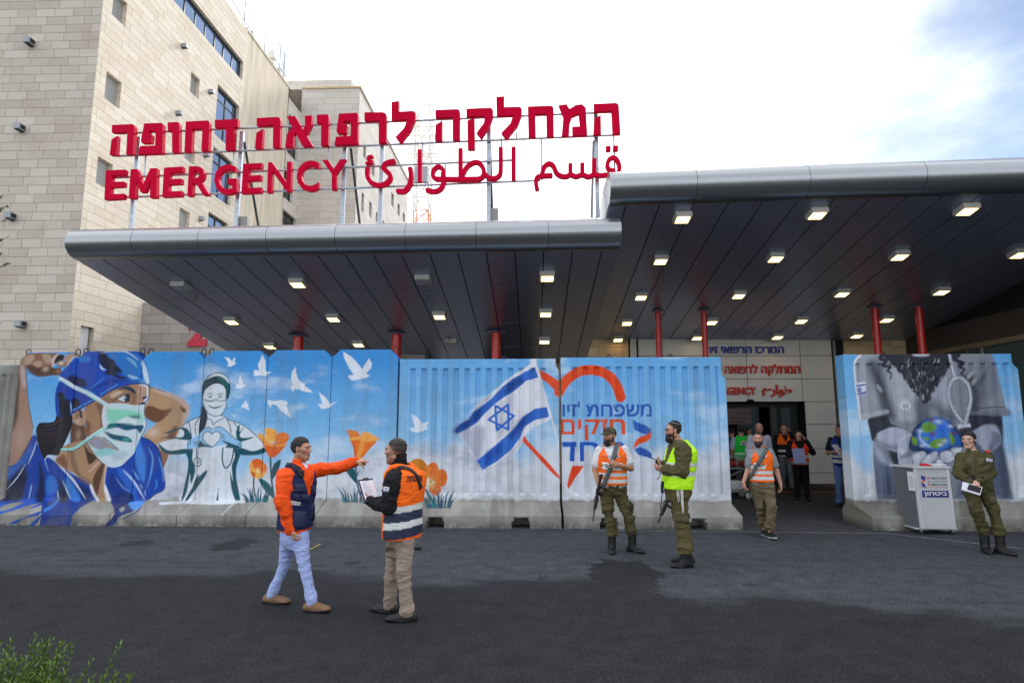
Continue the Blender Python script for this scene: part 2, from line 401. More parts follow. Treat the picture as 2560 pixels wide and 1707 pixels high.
for (px, py, rw, rh, k) in [(588, 1360, 46, 17, 0.85), (350, 1357, 38, 9, 0.75), (882, 1406, 20, 5, 0.7), (1560, 1432, 92, 34, 1.0), (1360, 1446, 18, 6, 0.6), (230, 1375, 60, 4, 0.35), (1870, 1461, 18, 5, 0.5), (1480, 1410, 30, 6, 0.4), (2050, 1372, 40, 6, 0.3)]:
    p = gp(px, py); qx = gp(px + rw, py); qy = gp(px, py - rh)
    PATCHES.append((p[0], p[1], abs(qx[0] - p[0]), abs(qy[1] - p[1]), k))
mb = MB(); mb.quad((-400, -300, 0), (400, -300, 0), (400, 600, 0), (-400, 600, 0))
tag(mb.build('ground', ground_material()), kind='structure')

m_line = mat('worn_white_paint', (0.17, 0.175, 0.18), 0.8, var=0.6, vs=9)
mb = MB()
a = gp(1700, 1322); b2 = gp(2215, 1333); c2 = gp(2560, 1372)
def strip(mb, p, q, wd, z=0.004):
    p = V(p); q = V(q); d = (q - p).normalized(); s = Vector((-d.y, d.x, 0)) * wd / 2
    mb.quad((p.x - s.x, p.y - s.y, z), (q.x - s.x, q.y - s.y, z), (q.x + s.x, q.y + s.y, z), (p.x + s.x, p.y + s.y, z))
strip(mb, gp(1480, 1325.5), b2, 0.05); strip(mb, b2 + np.array([0.0, 0, 0]), c2 + (c2 - b2) * 0.6, 0.07, 0.0045)
tag(mb.build('road_marking', m_line), kind='structure')

m_paver = mat('red_paver', (0.10, 0.045, 0.038), 0.75, var=0.3, vs=6, bump=0.2, bs=60)
m_mat = mat('black_rubber_mat', (0.012, 0.012, 0.013), 0.8, var=0.2, vs=40, bump=0.3, bs=200)
WALL_Y = 18.6
mb = MB(); mb.box((3.0, 16.2, 0.0), (12.0, WALL_Y - 0.02, 0.02)); tag(mb.build('pavement', m_paver), kind='structure')
mb = MB(); mb.box((4.3, 16.75, 0.021), (8.2, 18.35, 0.035), bev=0.005)
tag(mb.build('door_mat', m_mat), 'black rubber mat on the red paving in front of the entrance door', 'mat')
# strip of yellow-black tape stuck on the road
m_y = mat('yellow_tape', (0.55, 0.42, 0.05), 0.6); m_k = mat('black_tape', (0.02, 0.02, 0.02), 0.6)
mb = MB(); a = V(gp(777, 1373)); b2 = V(gp(800, 1360)); d = (b2 - a)
for i in range(7):
    p, q = a + d * i / 7, a + d * (i + 1) / 7; s = Vector((-d.y, d.x, 0)).normalized() * 0.02
    mb.add([(p.x - s.x, p.y - s.y, 0.005), (q.x - s.x, q.y - s.y, 0.005), (q.x + s.x, q.y + s.y, 0.005), (p.x + s.x, p.y + s.y, 0.005)], [(0, 1, 2, 3)], i % 2)
tag(mb.build('tape_strip', [m_y, m_k]), 'short strip of yellow and black striped tape stuck on the asphalt', 'tape')

# ================================================================== near hospital block
m_stoneL = stone_mat('limestone_cladding_grey', (0.52, 0.46, 0.385), (0.65, 0.59, 0.505), (0.35, 0.28, 0.20), 0.53, 0.245, 0.0, (0.72, 0.62, 0.5))  # front wall stone, its shade put into a darker, greyer colour
m_stoneR = stone_mat('limestone_cladding_warm', (0.69, 0.60, 0.475), (0.79, 0.715, 0.59), (0.46, 0.37, 0.26), 0.72, 0.245, 3.1, (0.75, 0.62, 0.45))  # same stone on the side wall, lightened and warmed as the lit face
m_stone2 = stone_mat('limestone_cladding_pale', (0.58, 0.535, 0.475), (0.67, 0.625, 0.56), (0.42, 0.35, 0.26), 0.9, 0.34, 5.3, (0.8, 0.7, 0.6), warm=0.3)
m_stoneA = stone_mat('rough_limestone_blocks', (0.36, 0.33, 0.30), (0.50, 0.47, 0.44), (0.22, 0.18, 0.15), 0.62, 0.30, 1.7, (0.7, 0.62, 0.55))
m_stoneY = stone_mat('yellow_limestone', (0.66, 0.48, 0.27), (0.78, 0.60, 0.37), (0.42, 0.29, 0.16), 0.75, 0.33, 2.2, (0.8, 0.65, 0.45))
m_conc = mat('streaked_plaster', (0.64, 0.555, 0.425), 0.85, var=0.22, vs=3.0, bump=0.1, bs=20, stretch=(1.5, 1.5, 0.12))
m_glass = mat('tinted_blue_glass', (0.13, 0.20, 0.32), 0.05, 0.75, spec=0.8)  # blue of the reflected sky is put into the base colour
m_glassd = mat('dark_glass', (0.012, 0.016, 0.018), 0.05, spec=0.9)
m_frame = mat('dark_window_frame', (0.05, 0.052, 0.055), 0.45, 0.4)
m_panel = mat('grey_metal_shutter', (0.30, 0.30, 0.28), 0.55, 0.1, var=0.1, vs=2)
m_galv = mat('galvanised_steel', (0.42, 0.46, 0.50), 0.42, 0.75, var=0.25, vs=12)
m_dgreen = mat('dark_green_steel', (0.05, 0.065, 0.06), 0.5, 0.3)
m_black = mat('black_plastic', (0.012, 0.012, 0.013), 0.45)
m_white = mat('white_paint', (0.72, 0.72, 0.70), 0.5, var=0.05, vs=4)

BX, BY0, BY1, BH = -11.9, 14.86, 28.7, 18.12
hosp = empty('hospital_building', (BX, BY0, 0), 'tall limestone clad hospital block at the left with blue strip windows', 'building')
def r1(x, y): return x / 2.6133, y / 2.6133
def side_rect(l, bl, r, tr, off=0.0, X=BX):            # px left, py bottom-left, px right, py top-right -> (y0, z0, y1, z1)
    a = atX(l, bl, X); b = atX(r, tr, X); return (a[1], a[2], b[1], b[2])
shut = [side_rect(*r1(730, 95), *r1(832, 28)), side_rect(*r1(680, 640), *r1(795, 545)), side_rect(*r1(624, 1195), *r1(738, 1078)),
        side_rect(*r1(1240, 597), *r1(1306, 525)), side_rect(*r1(1205, 1032), *r1(1275, 985)), side_rect(*r1(1165, 1490), *r1(1241, 1392))]
def r2(x, y): return 200 + x / 3.36, 220 + y / 3.36
wins = [side_rect(*r2(1130, 388), *r2(1338, 158)), side_rect(*r2(1095, 882), *r2(1285, 632)), side_rect(*r2(1060, 1330), *r2(1245, 1142))]
yA, zA = atX(*r1(1140, 12), BX)[1:]; yB, zB = atX(*r1(1582, 530), BX)[1:]; zT = atX(*r1(1588, 405), BX)[2]
strip_w = (BY0 + 1.2, zB, yB, zT)
Y_ST = atX(605, 300, BX)[1]; Y_C2 = atX(719, 300, BX)[1]
door_l = side_rect(*r1(0, 0), *r1(0, 0))
dA = atX(196, 883, BX); dB = atX(236, 820, BX); door_l = (dA[1], 0.05, dB[1], dB[2])
holes1 = [(a - BY0, b, c - BY0, d) for (a, b, c, d) in shut + wins + [strip_w, door_l]]
mb = MB()
wall(mb, (BX - 14, BY0, 0), (1, 0, 0), 14, BH, [], 0.2, 0, nrm=(0, -1, 0))
mb.quad((BX - 14, BY0, BH), (BX, BY0, BH), (BX, BY1 + 3, BH), (BX - 14, BY1 + 3, BH), 0)
mb.build('front_wall', m_stoneL, hosp, uv=True, fix=False)
mb = MB(); wall(mb, (BX, BY0, 0), (0, 1, 0), Y_ST - BY0, BH, [h for h in holes1], 0.22, 0, nrm=(1, 0, 0))
mb.build('side_wall', m_stoneR, hosp, uv=True, fix=False)
mb = MB(); wall(mb, (BX - 0.03, Y_ST, 0), (0, 1, 0), Y_C2 - Y_ST, BH + 0.15, [], 0.2, 0, nrm=(1, 0, 0))
mb.quad((BX - 0.03, Y_ST, BH + .15), (BX - .03, Y_C2, BH + .15), (BX - .5, Y_C2, BH + .15), (BX - .5, Y_ST, BH + .15))
mb.build('plaster_wall', m_conc, hosp, fix=False)
win2 = [side_rect(*r2(1738, 535), *r2(1838, 318)), side_rect(*r2(1700, 905), *r2(1792, 742)), side_rect(*r2(1690, 1330), *r2(1812, 1105))]
mb = MB(); wall(mb, (BX, Y_C2, 0), (0, 1, 0), BY1 - Y_C2, BH - 0.5, [(a - Y_C2, b, c - Y_C2, d) for a, b, c, d in win2], 0.25, 0, nrm=(1, 0, 0))
mb.quad((BX, Y_C2, BH - .5), (BX, BY1, BH - .5), (BX - .6, BY1, BH - .5), (BX - .6, Y_C2, BH - .5))
mb.build('rear_side_wall', m_stone2, hosp, uv=True, fix=False)
def side_window(rect, parent, X=BX, nx=2, ny=1, glass=None, head=0.0, t=0.05):
    y0, z0, y1, z1 = rect; xb = X - 0.17
    f = MB()
    f.box((xb, y0, z0), (xb + t, y1, z0 + t)); f.box((xb, y0, z1 - t), (xb + t, y1, z1))
    f.box((xb, y0, z0 + t), (xb + t, y0 + t, z1 - t)); f.box((xb, y1 - t, z0 + t), (xb + t, y1, z1 - t))
    for i in range(1, nx):
        y = y0 + (y1 - y0) * i / nx; f.box((xb, y - t / 2, z0 + t), (xb + t - .004, y + t / 2, z1 - t))
    for z in ([z1 - head] if head else []) + [z0 + (z1 - z0) * i / ny for i in range(1, ny)]:
        f.box((xb, y0 + t, z - t / 2), (xb + t - .008, y1 - t, z + t / 2))
    fo = f.build('window', m_frame, parent)
    g = MB()
    for i in range(nx):
        ya, yb = y0 + (y1 - y0) * i / nx, y0 + (y1 - y0) * (i + 1) / nx
        j = random.uniform(-0.004, 0.004)
        g.box((xb + 0.012 + j, ya, z0), (xb + 0.02 - j, yb, z1))
    gl = g.build('pane', glass or m_glass, None); 
    gl.parent = fo; gl.data.transform(Matrix.Translation(-(parent.location)))
    return fo
for r in wins: side_window(r, hosp, nx=2, ny=1, head=0.45)
side_window(strip_w, hosp, nx=10)
for r in win2: side_window(r, hosp, nx=2, head=0.4, glass=m_glassd)
for r in shut:
    p = MB(); p.box((BX - 0.16, r[0], r[1]), (BX - 0.13, r[2], r[3])); p.build('shutter_panel', m_panel, hosp)
p = MB(); p.box((BX - 0.12, door_l[0], 0.05), (BX - 0.08, door_l[0] + (door_l[2] - door_l[0]) * 0.8, door_l[3])); p.build('side_door', m_white, hosp)
p = MB(); p.box((BX - 0.3, door_l[0] - .05, 0.05), (BX - 0.26, door_l[2] + .3, door_l[3] + .2)); p.build('doorway_lining', m_black, hosp)  # black sheet stands for the dark inside of the door opening

# lights on the wall
m_lamp = mat('grey_lamp_housing', (0.34, 0.36, 0.39), 0.5, 0.2)
def wall_lamp(c, nrm, label, s=0.17):
    o = empty('wall_spotlight', c, label, 'wall light', 'small box spotlights on the stone walls')
    n = Vector(nrm); u = Vector((0, 0, 1)); sd = u.cross(n)
    Mx = Matrix(((sd.x, n.x, u.x, c[0]), (sd.y, n.y, u.y, c[1]), (sd.z, n.z, u.z, c[2]), (0, 0, 0, 1)))
    q = MB(); q.box((-s / 2, 0.003, -s / 2), (s / 2, s * 1.3, s / 2), M=Mx, bev=0.012); q.build('housing', m_lamp, o)
    q = MB(); q.box((-s * .3, 0.01, -s * .62), (s * .3, s * 1.1, -s / 2 - 0.002), M=Mx); q.build('lens_slot', m_black, o)
    q = MB(); q.box((s / 2 + 0.002, s * .25, -s * .3), (s / 2 + 0.02, s * 1.0, s * .3), M=Mx); q.build('end_slot', m_black, o)
names = ['box spotlight on the grey front wall, topmost of four in its column', 'box spotlight on the grey front wall, second from the top of its column',
         'box spotlight on the grey front wall, third down, level with the canopy edge', 'box spotlight on the grey front wall, lowest, just above the painted hand']
for (px, py), nm in zip([(81, 110), (57, 323), (34, 543), (60, 811)], names): wall_lamp(atY(px, py, BY0), (0, -1, 0), nm)
names = ['box spotlight high on the warm side wall under the strip window', 'box spotlight on the side wall left of the upper two pane window', 'box spotlight on the side wall above the red Hebrew letters at the far left',
         'box spotlight on the side wall between the Hebrew and English rows', 'box spotlight low on the side wall just above the canopy']
for (zx, zy), nm in zip([(1190, 303), (1366, 600), (1154, 740), (1335, 1012), (1302, 1428)], names): wall_lamp(atX(zx / 2.6133, zy / 2.6133, BX), (1, 0, 0), nm, 0.14)

# rooftop antennas and cable posts
ant = empty('antenna_mast', atX(712, 205, BX), 'cluster of white cell antennas on the roof edge of the hospital block', 'antenna')
b0 = V(atX(712, 215, BX)); q = MB()
q.tube([b0 + Vector((-.3, 0, -.5)), b0 + Vector((-.3, 0, 2.3))], 0.04); q.tube([b0 + Vector((-.3, .5, -.5)), b0 + Vector((-.3, .5, 2.0))], 0.05)
q.tube([b0 + Vector((-.3, -.5, 1.0)), b0 + Vector((-.3, .8, 1.0))], 0.03); q.tube([b0 + Vector((-.3, -.5, 2.0)), b0 + Vector((-.3, .8, 2.0))], 0.03)
q.build('mast', m_galv, ant)
for dy, dz, h in [(0.75, 0.1, 1.6), (0.35, -.1, 1.3), (-0.1, -0.3, .9)]:
    q = MB(); q.box((b0.x - .5, b0.y + dy - .13, b0.z + dz), (b0.x - .3, b0.y + dy + .13, b0.z + dz + h), bev=.03); q.build('antenna_panel', m_white, ant)
q = MB(); q.box((b0.x - .6, b0.y - .75, b0.z + 1.0), (b0.x - .25, b0.y - .42, b0.z + 1.4), bev=.04); q.build('radio_unit', m_white, ant)
posts = [(618, 80), (637, 125), (668, 150)]
for i, (px, py) in enumerate(posts):
    b0 = V(atX(px, py, BX)); q = MB(); b0.z = BH - .1
    q.tube([b0 + Vector((-.15, 0, 0)), b0 + Vector((-.15, 0, (1.4, 0.6, 1.2)[i]))], 0.035)
    o = q.build('roof_post', m_galv); tag(o, ('tall bare steel post on the roof edge nearest the strip window', 'short steel post with cable brackets on the roof edge', 'steel post on the roof edge closest to the antennas')[i], 'post', 'posts along the roof edge')
q = MB(); cb = [V(atX(px, py, BX - .15)) for px, py in [(575, -10), (600, 35), (618, 62), (640, 100), (668, 140), (690, 165), (705, 190)]]
q.tube(cb, 0.02, 5); tag(q.build('roof_cable', m_black), 'thin black cable strung along the roof edge posts', 'cable')

# ================================================================== far wing
FX, FY = -8.87, 28.7
wing = empty('hospital_wing', (FX, FY, 0), 'pale stone hospital wing behind the rooftop letters, with small windows', 'building')
FH = 18.95
mb = MB(); wall(mb, (BX, FY, 0), (1, 0, 0), FX - BX, FH, [], .2, nrm=(0, -1, 0))
wh = []
for (zx0, zy0, zx1, zy1) in [(170, 425, 192, 515), (232, 550, 256, 640), (155, 780, 178, 910), (213, 845, 235, 950), (376, 785, 396, 868), (422, 858, 440, 935), (461, 925, 477, 985), (262, 915, 277, 995), (310, 978, 325, 1030), (296, 645, 312, 700)]:
    wh.append(side_rect(850 + zx0 / 2.94, 220 + (zy1 - 12) / 2.94, 850 + zx1 / 2.94, 220 + (zy0 + 8) / 2.94, X=FX))
wall(mb, (FX, FY, 0), (0, 1, 0), 12.0, FH, [(a - FY, b, c - FY, d) for a, b, c, d in wh], 0.25, nrm=(1, 0, 0))
mb.quad((BX - 6, FY, FH), (FX, FY, FH), (FX, FY + 12.0, FH), (BX - 6, FY + 12.0, FH)); mb.quad((BX - 6, FY + 12.0, 0), (FX, FY + 12.0, 0), (FX, FY + 12.0, FH), (BX - 6, FY + 12.0, FH))
mb.build('wall', m_stone2, wing, uv=True, fix=False)
mb = MB(); mb.box((BX - 6, FY + .9, FH + .005), (FX - 0.75, FY + 10, FH + 1.05)); mb.build('penthouse', m_stone2, wing, uv=True)
mb = MB(); mb.box((BX, FY - .06, FH + .005), (FX + .06, FY + .25, FH + .1)); mb.box((FX - .25, FY + .26, FH + .005), (FX + .06, FY + 12.0, FH + .1)); mb.build('coping', m_stoneY, wing, uv=True)
for r in wh:
    q = MB(); q.box((FX - .2, r[0], r[1]), (FX - .16, r[2], r[3])); q.build('window', m_glassd, wing)

# ================================================================== annex with the red 2
AY, AH = 17.6, 5.45
ann = empty('annex_building', (-9, AY, 0), 'low rough limestone annex behind the left canopy, with a red number', 'building')
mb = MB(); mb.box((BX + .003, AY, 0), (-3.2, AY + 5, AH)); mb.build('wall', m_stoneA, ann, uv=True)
m_red = mat('red_sign_paint', (0.62, 0.008, 0.045), 0.42, var=0.06, vs=3, coat=0.2)
v, f = glyph('2', 0.05); p0 = atY(469, 866, AY); p1 = atY(517, 866, AY); sc = (p1[0] - p0[0]) / (v[:, 0].max() - v[:, 0].min())
mb = MB(); slab(mb, v - [v[:, 0].min(), v[:, 1].min()], f, lambda u, w_, t: (p0[0] + u * sc, AY - 0.004 - t, p0[2] + w_ * sc), 0.05, 0.0)
tag(mb.build('number_sign', m_red), 'red number 2 mounted on the rough limestone annex wall', 'number sign')

# ================================================================== tower crane
cr = empty('tower_crane', (-13.4, 70, 0), 'pale orange and white tower crane mast seen behind the Arabic letters', 'crane')
m_or = mat('pale_orange_paint', (0.88, 0.36, 0.18), 0.6); m_cw = mat('cream_paint', (0.92, 0.86, 0.76), 0.6)  # crane colours lightened, the washed-out haze is painted in
mo = MB(); mw = MB(); mw2 = MB(); hw = 0.9
for k in range(24):
    z0, z1 = k * 1.7, (k + 1) * 1.7; q = mo if 11 <= k <= 15 else mw if k < 11 else mw2
    for sx in (-1, 1):
        for sy in (-1, 1): q.tube([(-13.4 + sx * hw, 70 + sy * hw, z0), (-13.4 + sx * hw, 70 + sy * hw, z1)], 0.11, 6)
    s = 1 if k % 2 else -1
    for sy in (-1, 1): q.tube([(-13.4 - s * hw, 70 + sy * hw, z0), (-13.4 + s * hw, 70 + sy * hw, z1)], 0.07, 5); q.tube([(-13.4 - hw, 70 + sy * hw, z1), (-13.4 + hw, 70 + sy * hw, z1)], 0.07, 5)
    for sx in (-1, 1): q.tube([(-13.4 + sx * hw, 70 - s * hw, z0), (-13.4 + sx * hw, 70 + s * hw, z1)], 0.07, 5)
mw.build('mast', m_cw, cr); mw2.build('mast_top', m_cw, cr); mo.build('climbing_frame', m_or, cr)
q = MB(); q.box((-14.2, 68.6, 30.5), (-12.6, 69.0, 32.6), bev=.1); q.build('cabin', m_lamp, cr)
q = MB()
for z in (34.2, 36.6):
    for zz in (z, z + 1.1): q.tube([(-15.6, 68.8, zz), (-11.2, 68.8, zz)], .06, 5); q.tube([(-15.6, 71, zz), (-11.2, 71, zz)], .06, 5)
    for i in range(8): q.tube([(-15.6 + i * .62, 68.8, z), (-15.6 + i * .62, 68.8, z + 1.1)], .04, 5); q.tube([(-15.6 + i * .62, 68.8, z), (-15.6 + i * .62, 71, z)], .05, 5)
q.build('platform', m_cw, cr)

# ================================================================== canopies
m_soffit = mat('dark_soffit_panel', (0.38, 0.43, 0.56), 0.34, 0.55, var=0.05, vs=0.6)
m_gap = mat('soffit_gap', (0.006, 0.006, 0.007), 0.7)
m_trim = mat('soffit_joint_strip', (0.30, 0.29, 0.27), 0.4, 0.7)
def alu_mat():
    m, n, l, b = new_mat('brushed_aluminium')
    b.inputs['Base Color'].default_value = (0.36, 0.37, 0.385, 1); b.inputs['Metallic'].default_value = 0.92
    t = n.new('ShaderNodeTexCoord'); mpn = n.new('ShaderNodeMapping'); mpn.inputs['Scale'].default_value = (5, 5, 2.0); l.new(t.outputs['Object'], mpn.inputs['Vector'])
    z = n.new('ShaderNodeTexNoise'); z.inputs['Scale'].default_value = 3; z.inputs['Detail'].default_value = 4; l.new(mpn.outputs[0], z.inputs['Vector'])
    r = n.new('ShaderNodeMapRange'); r.inputs['To Min'].default_value = 0.27; r.inputs['To Max'].default_value = 0.36; l.new(z.outputs[0], r.inputs['Value']); l.new(r.outputs[0], b.inputs['Roughness'])
    return m
m_alu = alu_mat()
SLOPE = 0.182                                             # soffits fall toward the building
class Canopy:
    def __init__(s, pl, pr, zl): s.a = atZ(*pl, zl); s.b = atZ(*pr, zl); s.z = zl; s.e = (s.b - s.a)[:2] / np.hypot(*(s.b - s.a)[:2]); s.W = np.hypot(*(s.b - s.a)[:2])
    def P(s, u, v, dz=0.0):                               # u metres along the lip, v metres in depth (+Y)
        p = s.a[:2] + s.e * u + np.array([0, 1]) * v
        return np.array([p[0], p[1], s.z - v * SLOPE + dz])
    def on(s, px, py, dz=0.0):                            # point of the soffit plane under a photo point
        k = s.e[1] / s.e[0]                               # v = y - ay - k (x - ax);  z = zl - v*SLOPE
        n = (-k * SLOPE, SLOPE, 1.0); c = s.z + SLOPE * (s.a[1] - k * s.a[0])
        return hit(px, py, n, c + dz)
    def uv(s, p): u = (p[0] - s.a[0]) / s.e[0]; return u, p[1] - s.a[1] - s.e[1] * u
LC = Canopy((190, 650), (1549, 625), 5.0)
RC = Canopy((1521, 516), (2700, 479), 5.80)
def build_canopy(C, label, u0, u1, vs, du, prof, segs, end_u, back, first=0.0):
    o = empty('canopy', C.P(u0, 0), label, 'canopy')
    mbp = MB(); g = 0.012
    us = [u0]; t = u0 + first if first else u0 + du
    while t < u1 - 0.05: us.append(t); t += du
    us.append(u1)
    for i in range(len(us) - 1):
        for j in range(len(vs) - 1):
            a, b, c, d = us[i] + g, us[i + 1] - g, vs[j] + g * .7, vs[j + 1] - g * .7
            q = [C.P(a, c), C.P(b, c), C.P(b, d), C.P(a, d)]; tq = [p + [0, 0, .03] for p in q]
            mbp.quad(q[0], q[3], q[2], q[1])
            for k in range(4): mbp.quad(q[k], q[(k + 1) % 4], tq[(k + 1) % 4], tq[k])
    mbp.build('soffit_panels', m_soffit, o, fix=False)
    q = MB(); q.quad(C.P(u0, 0, .03), C.P(u1, 0, .03), C.P(u1, back, .03), C.P(u0, back, .03)); q.build('soffit_backing', m_gap, o)
    q = MB()
    for v in vs[1:-1]:
        a, b = C.P(u0, v - .004, .004), C.P(u1, v - .004, .004); a2, b2 = C.P(u0, v + .006, .004), C.P(u1, v + .006, .004)
        q.quad(a, b, b2, a2)
    q.build('joint_strip', m_trim, o)
    # bull-nosed fascia in segments, profile (forward, up) from the lip
    q = MB(); gp_ = 0.004
    for i in range(len(segs) - 1):
        a, b = segs[i] + gp_, segs[i + 1] - gp_; vs_ = []
        for u in (a, b):
            for (fw, up) in prof: vs_.append(C.P(u, -fw, 0) * [1, 1, 0] + [0, 0, C.z + up])
        n = len(prof); q.add(vs_, [(k, n + k, n + k + 1, k + 1) for k in range(n - 1)], 0, True)
        q.add(vs_[:n], [tuple(range(n))]); q.add(vs_[n:], [tuple(range(n))[::-1]])
    q.build('fascia', m_alu, o, fix=False)
    q = MB(); top = prof[-1]; k_ = [C.P(u0 + .02, -top[0], 0) * [1, 1, 0] + [0, 0, C.z + top[1] - .02], C.P(u1 - .02, -top[0], 0) * [1, 1, 0] + [0, 0, C.z + top[1] - .02], C.P(u1 - .02, back, .2), C.P(u0 + .02, back, .2)]
    q.quad(*k_); q.quad(C.P(u0 + .02, 0, .03), k_[0], k_[3], C.P(u0 + .02, back, .03)); q.quad(C.P(u1 - .02, 0, .03), C.P(u1 - .02, back, .03), k_[2], k_[1])
    q.build('roof_sheet', m_alu, o)
    return o
arc = lambda h, f, n=20: [(f * math.sin(math.pi * t), h * (1 - math.cos(math.pi * t)) / 2) for t in np.linspace(0, 1, n)]
PROF = arc(0.60, 0.34)
prL = [(-0.0, 0.0)] + PROF[1:] + [(-0.35, 0.62), (-1.0, 0.63)]
def rel(C, pts): return [C.uv(C.on(*p))[1] for p in pts]
vsL = [0.0] + rel(LC, [(1240, 719), (1240, 807), (1240, 868)]); d_ = vsL[-1] - vsL[-2]
vsL += [vsL[-1] + d_, vsL[-1] + 2 * d_]
canL = build_canopy(LC, 'lower left entrance canopy with aluminium nose and dark soffit', 0.0, LC.W, vsL, LC.W / 19.6, prL, list(np.linspace(0, LC.W, 9)), 0, vsL[-1])
vsR = [0.0] + rel(RC, [(1800, 626), (1800, 724), (1800, 803)])
uv_b = RC.uv(hit(1900, 851, (0, 1, 0), WALL_Y))
vsR += [vsR[-1] + 2.2, WALL_Y + 0.4 - RC.a[1] + 0.6]
prR = [(-0.0, 0.0)] + [(f_, u_ * 1.0) for f_, u_ in arc(0.63, 0.34)[1:]] + [(-0.35, 0.65), (-1.0, 0.66)]
RW = RC.W + 4.2
canR = build_canopy(RC, 'higher right entrance canopy with aluminium nose, rows of square lights below', 0.0, RW, vsR, 0.62, prR, [0.0] + list(np.arange(1.55, RW, 1.95)) + [RW], 0, vsR[-1], first=0.32)

# square ceiling lights
m_hous = mat('cream_light_housing', (0.62, 0.60, 0.54), 0.45)
m_lit = mat('lit_diffuser', (0.9, 0.85, 0.75), 0.4, emit=(1.0, 0.66, 0.24), estr=3.6)
m_off = mat('unlit_diffuser', (0.62, 0.63, 0.65), 0.35)
def ceiling_light(C, px, py, lit, label, s=0.31, h=0.11):
    p = C.on(px, py, -h); p = np.array([p[0], p[1], C.P(*C.uv(p))[2]])
    o = empty('ceiling_light', p - [0, 0, h], label, 'ceiling light', 'square lights under the canopies')
    ey = Vector((0, 1, -SLOPE)).normalized(); ex = Vector((C.e[0], C.e[1], -0.0)); ex = Vector((C.e[0], 0, -0)).normalized(); ez = ex.cross(ey)
    Mx = Matrix(((ex.x, ey.x, ez.x, p[0]), (ex.y, ey.y, ez.y, p[1]), (ex.z, ey.z, ez.z, p[2]), (0, 0, 0, 1)))
    q = MB()
    q.box((-s / 2, -s / 2, -h), (s / 2, s / 2, -0.002), M=Mx, bev=0.008); q.build('housing', m_hous, o)
    q = MB(); q.box((-s / 2 + .035, -s / 2 + .035, -h - .006), (s / 2 - .035, s / 2 - .035, -h - .001), M=Mx); q.build('diffuser', m_lit if lit else m_off, o)
    return o
od = ['first', 'second', 'third', 'fourth', 'fifth']
LL = [[((452, 722), 0), ((745, 714), 1), ((1058, 706), 0), ((1368, 698), 1)],
      [((580, 807), 1), ((834, 800), 1), ((1099, 794), 1), ((1364, 788), 1)],
      [((676, 869), 1), ((897, 864), 1), ((1129, 860), 0), ((1361, 856), 1)]]
for r, row in enumerate(LL):
    for c, ((px, py), lit) in enumerate(row):
        ceiling_light(LC, px, py, lit, '%s square light of the lower left canopy, %s from left, %s row back' % ('lit' if lit else 'unlit', od[c], od[r]))
RL = [[(1706, 551), (2042, 541), (2416, 531), (2830, 520)], [(1651, 656), (1938, 650), (2248, 645), (2548, 640)], [(1602, 746), (1846, 742), (2104, 738), (2352, 733)],
      [(1567, 810), (1779, 808), (2002, 805), (2216, 802)], [(1545, 851), (1742, 847), (1943, 845), (2141, 842)]]
for r, row in enumerate(RL):
    for c, (px, py) in enumerate(row):
        if px > 2600: continue
        ceiling_light(RC, px, py, 1, 'lit square light of the higher right canopy, %s from left, %s row back' % (od[c], od[r]))
# small sprinkler heads
def sprinkler(C, px, py, label):
    p = C.on(px, py); q = MB(); q.lathe([(0.03, 0), (0.03, -.02), (0.012, -.03), (0.012, -.07), (0.025, -.075), (0.025, -.08)], p, 10)
    tag(q.build('sprinkler_head', m_trim), label, 'sprinkler', 'sprinkler heads under the canopies')
for C, px, py, lb in [(LC, 488, 744, 'sprinkler head under the far left end of the left canopy'), (LC, 1069, 730, 'sprinkler head behind the unlit light in the front row'), (LC, 1368, 724, 'sprinkler head behind the lit right front light of the left canopy'),
                      (LC, 1122, 844, 'sprinkler head above the third red column of the left canopy'), (RC, 1613, 690, 'sprinkler head between two lights near the left edge of the right canopy'), (RC, 2112, 682, 'sprinkler head in the middle of the right canopy soffit')]:
    sprinkler(C, px, py, lb)

# red columns
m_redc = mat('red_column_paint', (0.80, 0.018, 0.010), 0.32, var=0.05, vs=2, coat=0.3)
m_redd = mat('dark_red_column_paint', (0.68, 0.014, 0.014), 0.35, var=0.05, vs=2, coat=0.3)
def column(C, px, py, wpx, m, label):
    p = C.on(px, py); dpt = float((p - _o) @ _f); r = wpx / FPX * dpt / 2
    o = empty('column', (p[0], p[1], 0), label, 'column', 'red canopy columns')
    q = MB(); q.tube([(p[0], p[1], 0.0), (p[0], p[1], p[2] - .012)], r, 24); q.build('shaft', m, o)
    q = MB(); q.lathe([(r * 2.1, 0), (r * 2.1, -.012), (r * 1.02, -.014), (r * 1.02, 0)], (p[0], p[1], p[2] - .014), 28); q.build('ceiling_collar', m_soffit, o)
for a in [(LC, 747, 840, 24, m_redc, 'bright red round column under the left canopy, leftmost'), (LC, 992, 833, 23, m_redc, 'bright red round column behind the barrier painted with the largest dove'), (LC, 1240, 829, 23, m_redc, 'bright red round column behind the flag barrier'),
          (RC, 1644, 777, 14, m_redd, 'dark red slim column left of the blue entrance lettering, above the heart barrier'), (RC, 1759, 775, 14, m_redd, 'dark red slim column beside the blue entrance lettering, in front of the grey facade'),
          (RC, 2186, 768, 17, m_redd, 'dark red slim column in front of the yellow stone wall, above the bearded mural'), (RC, 2296, 766, 17, m_redd, 'dark red slim column, rightmost, above the globe mural')]: column(*a)

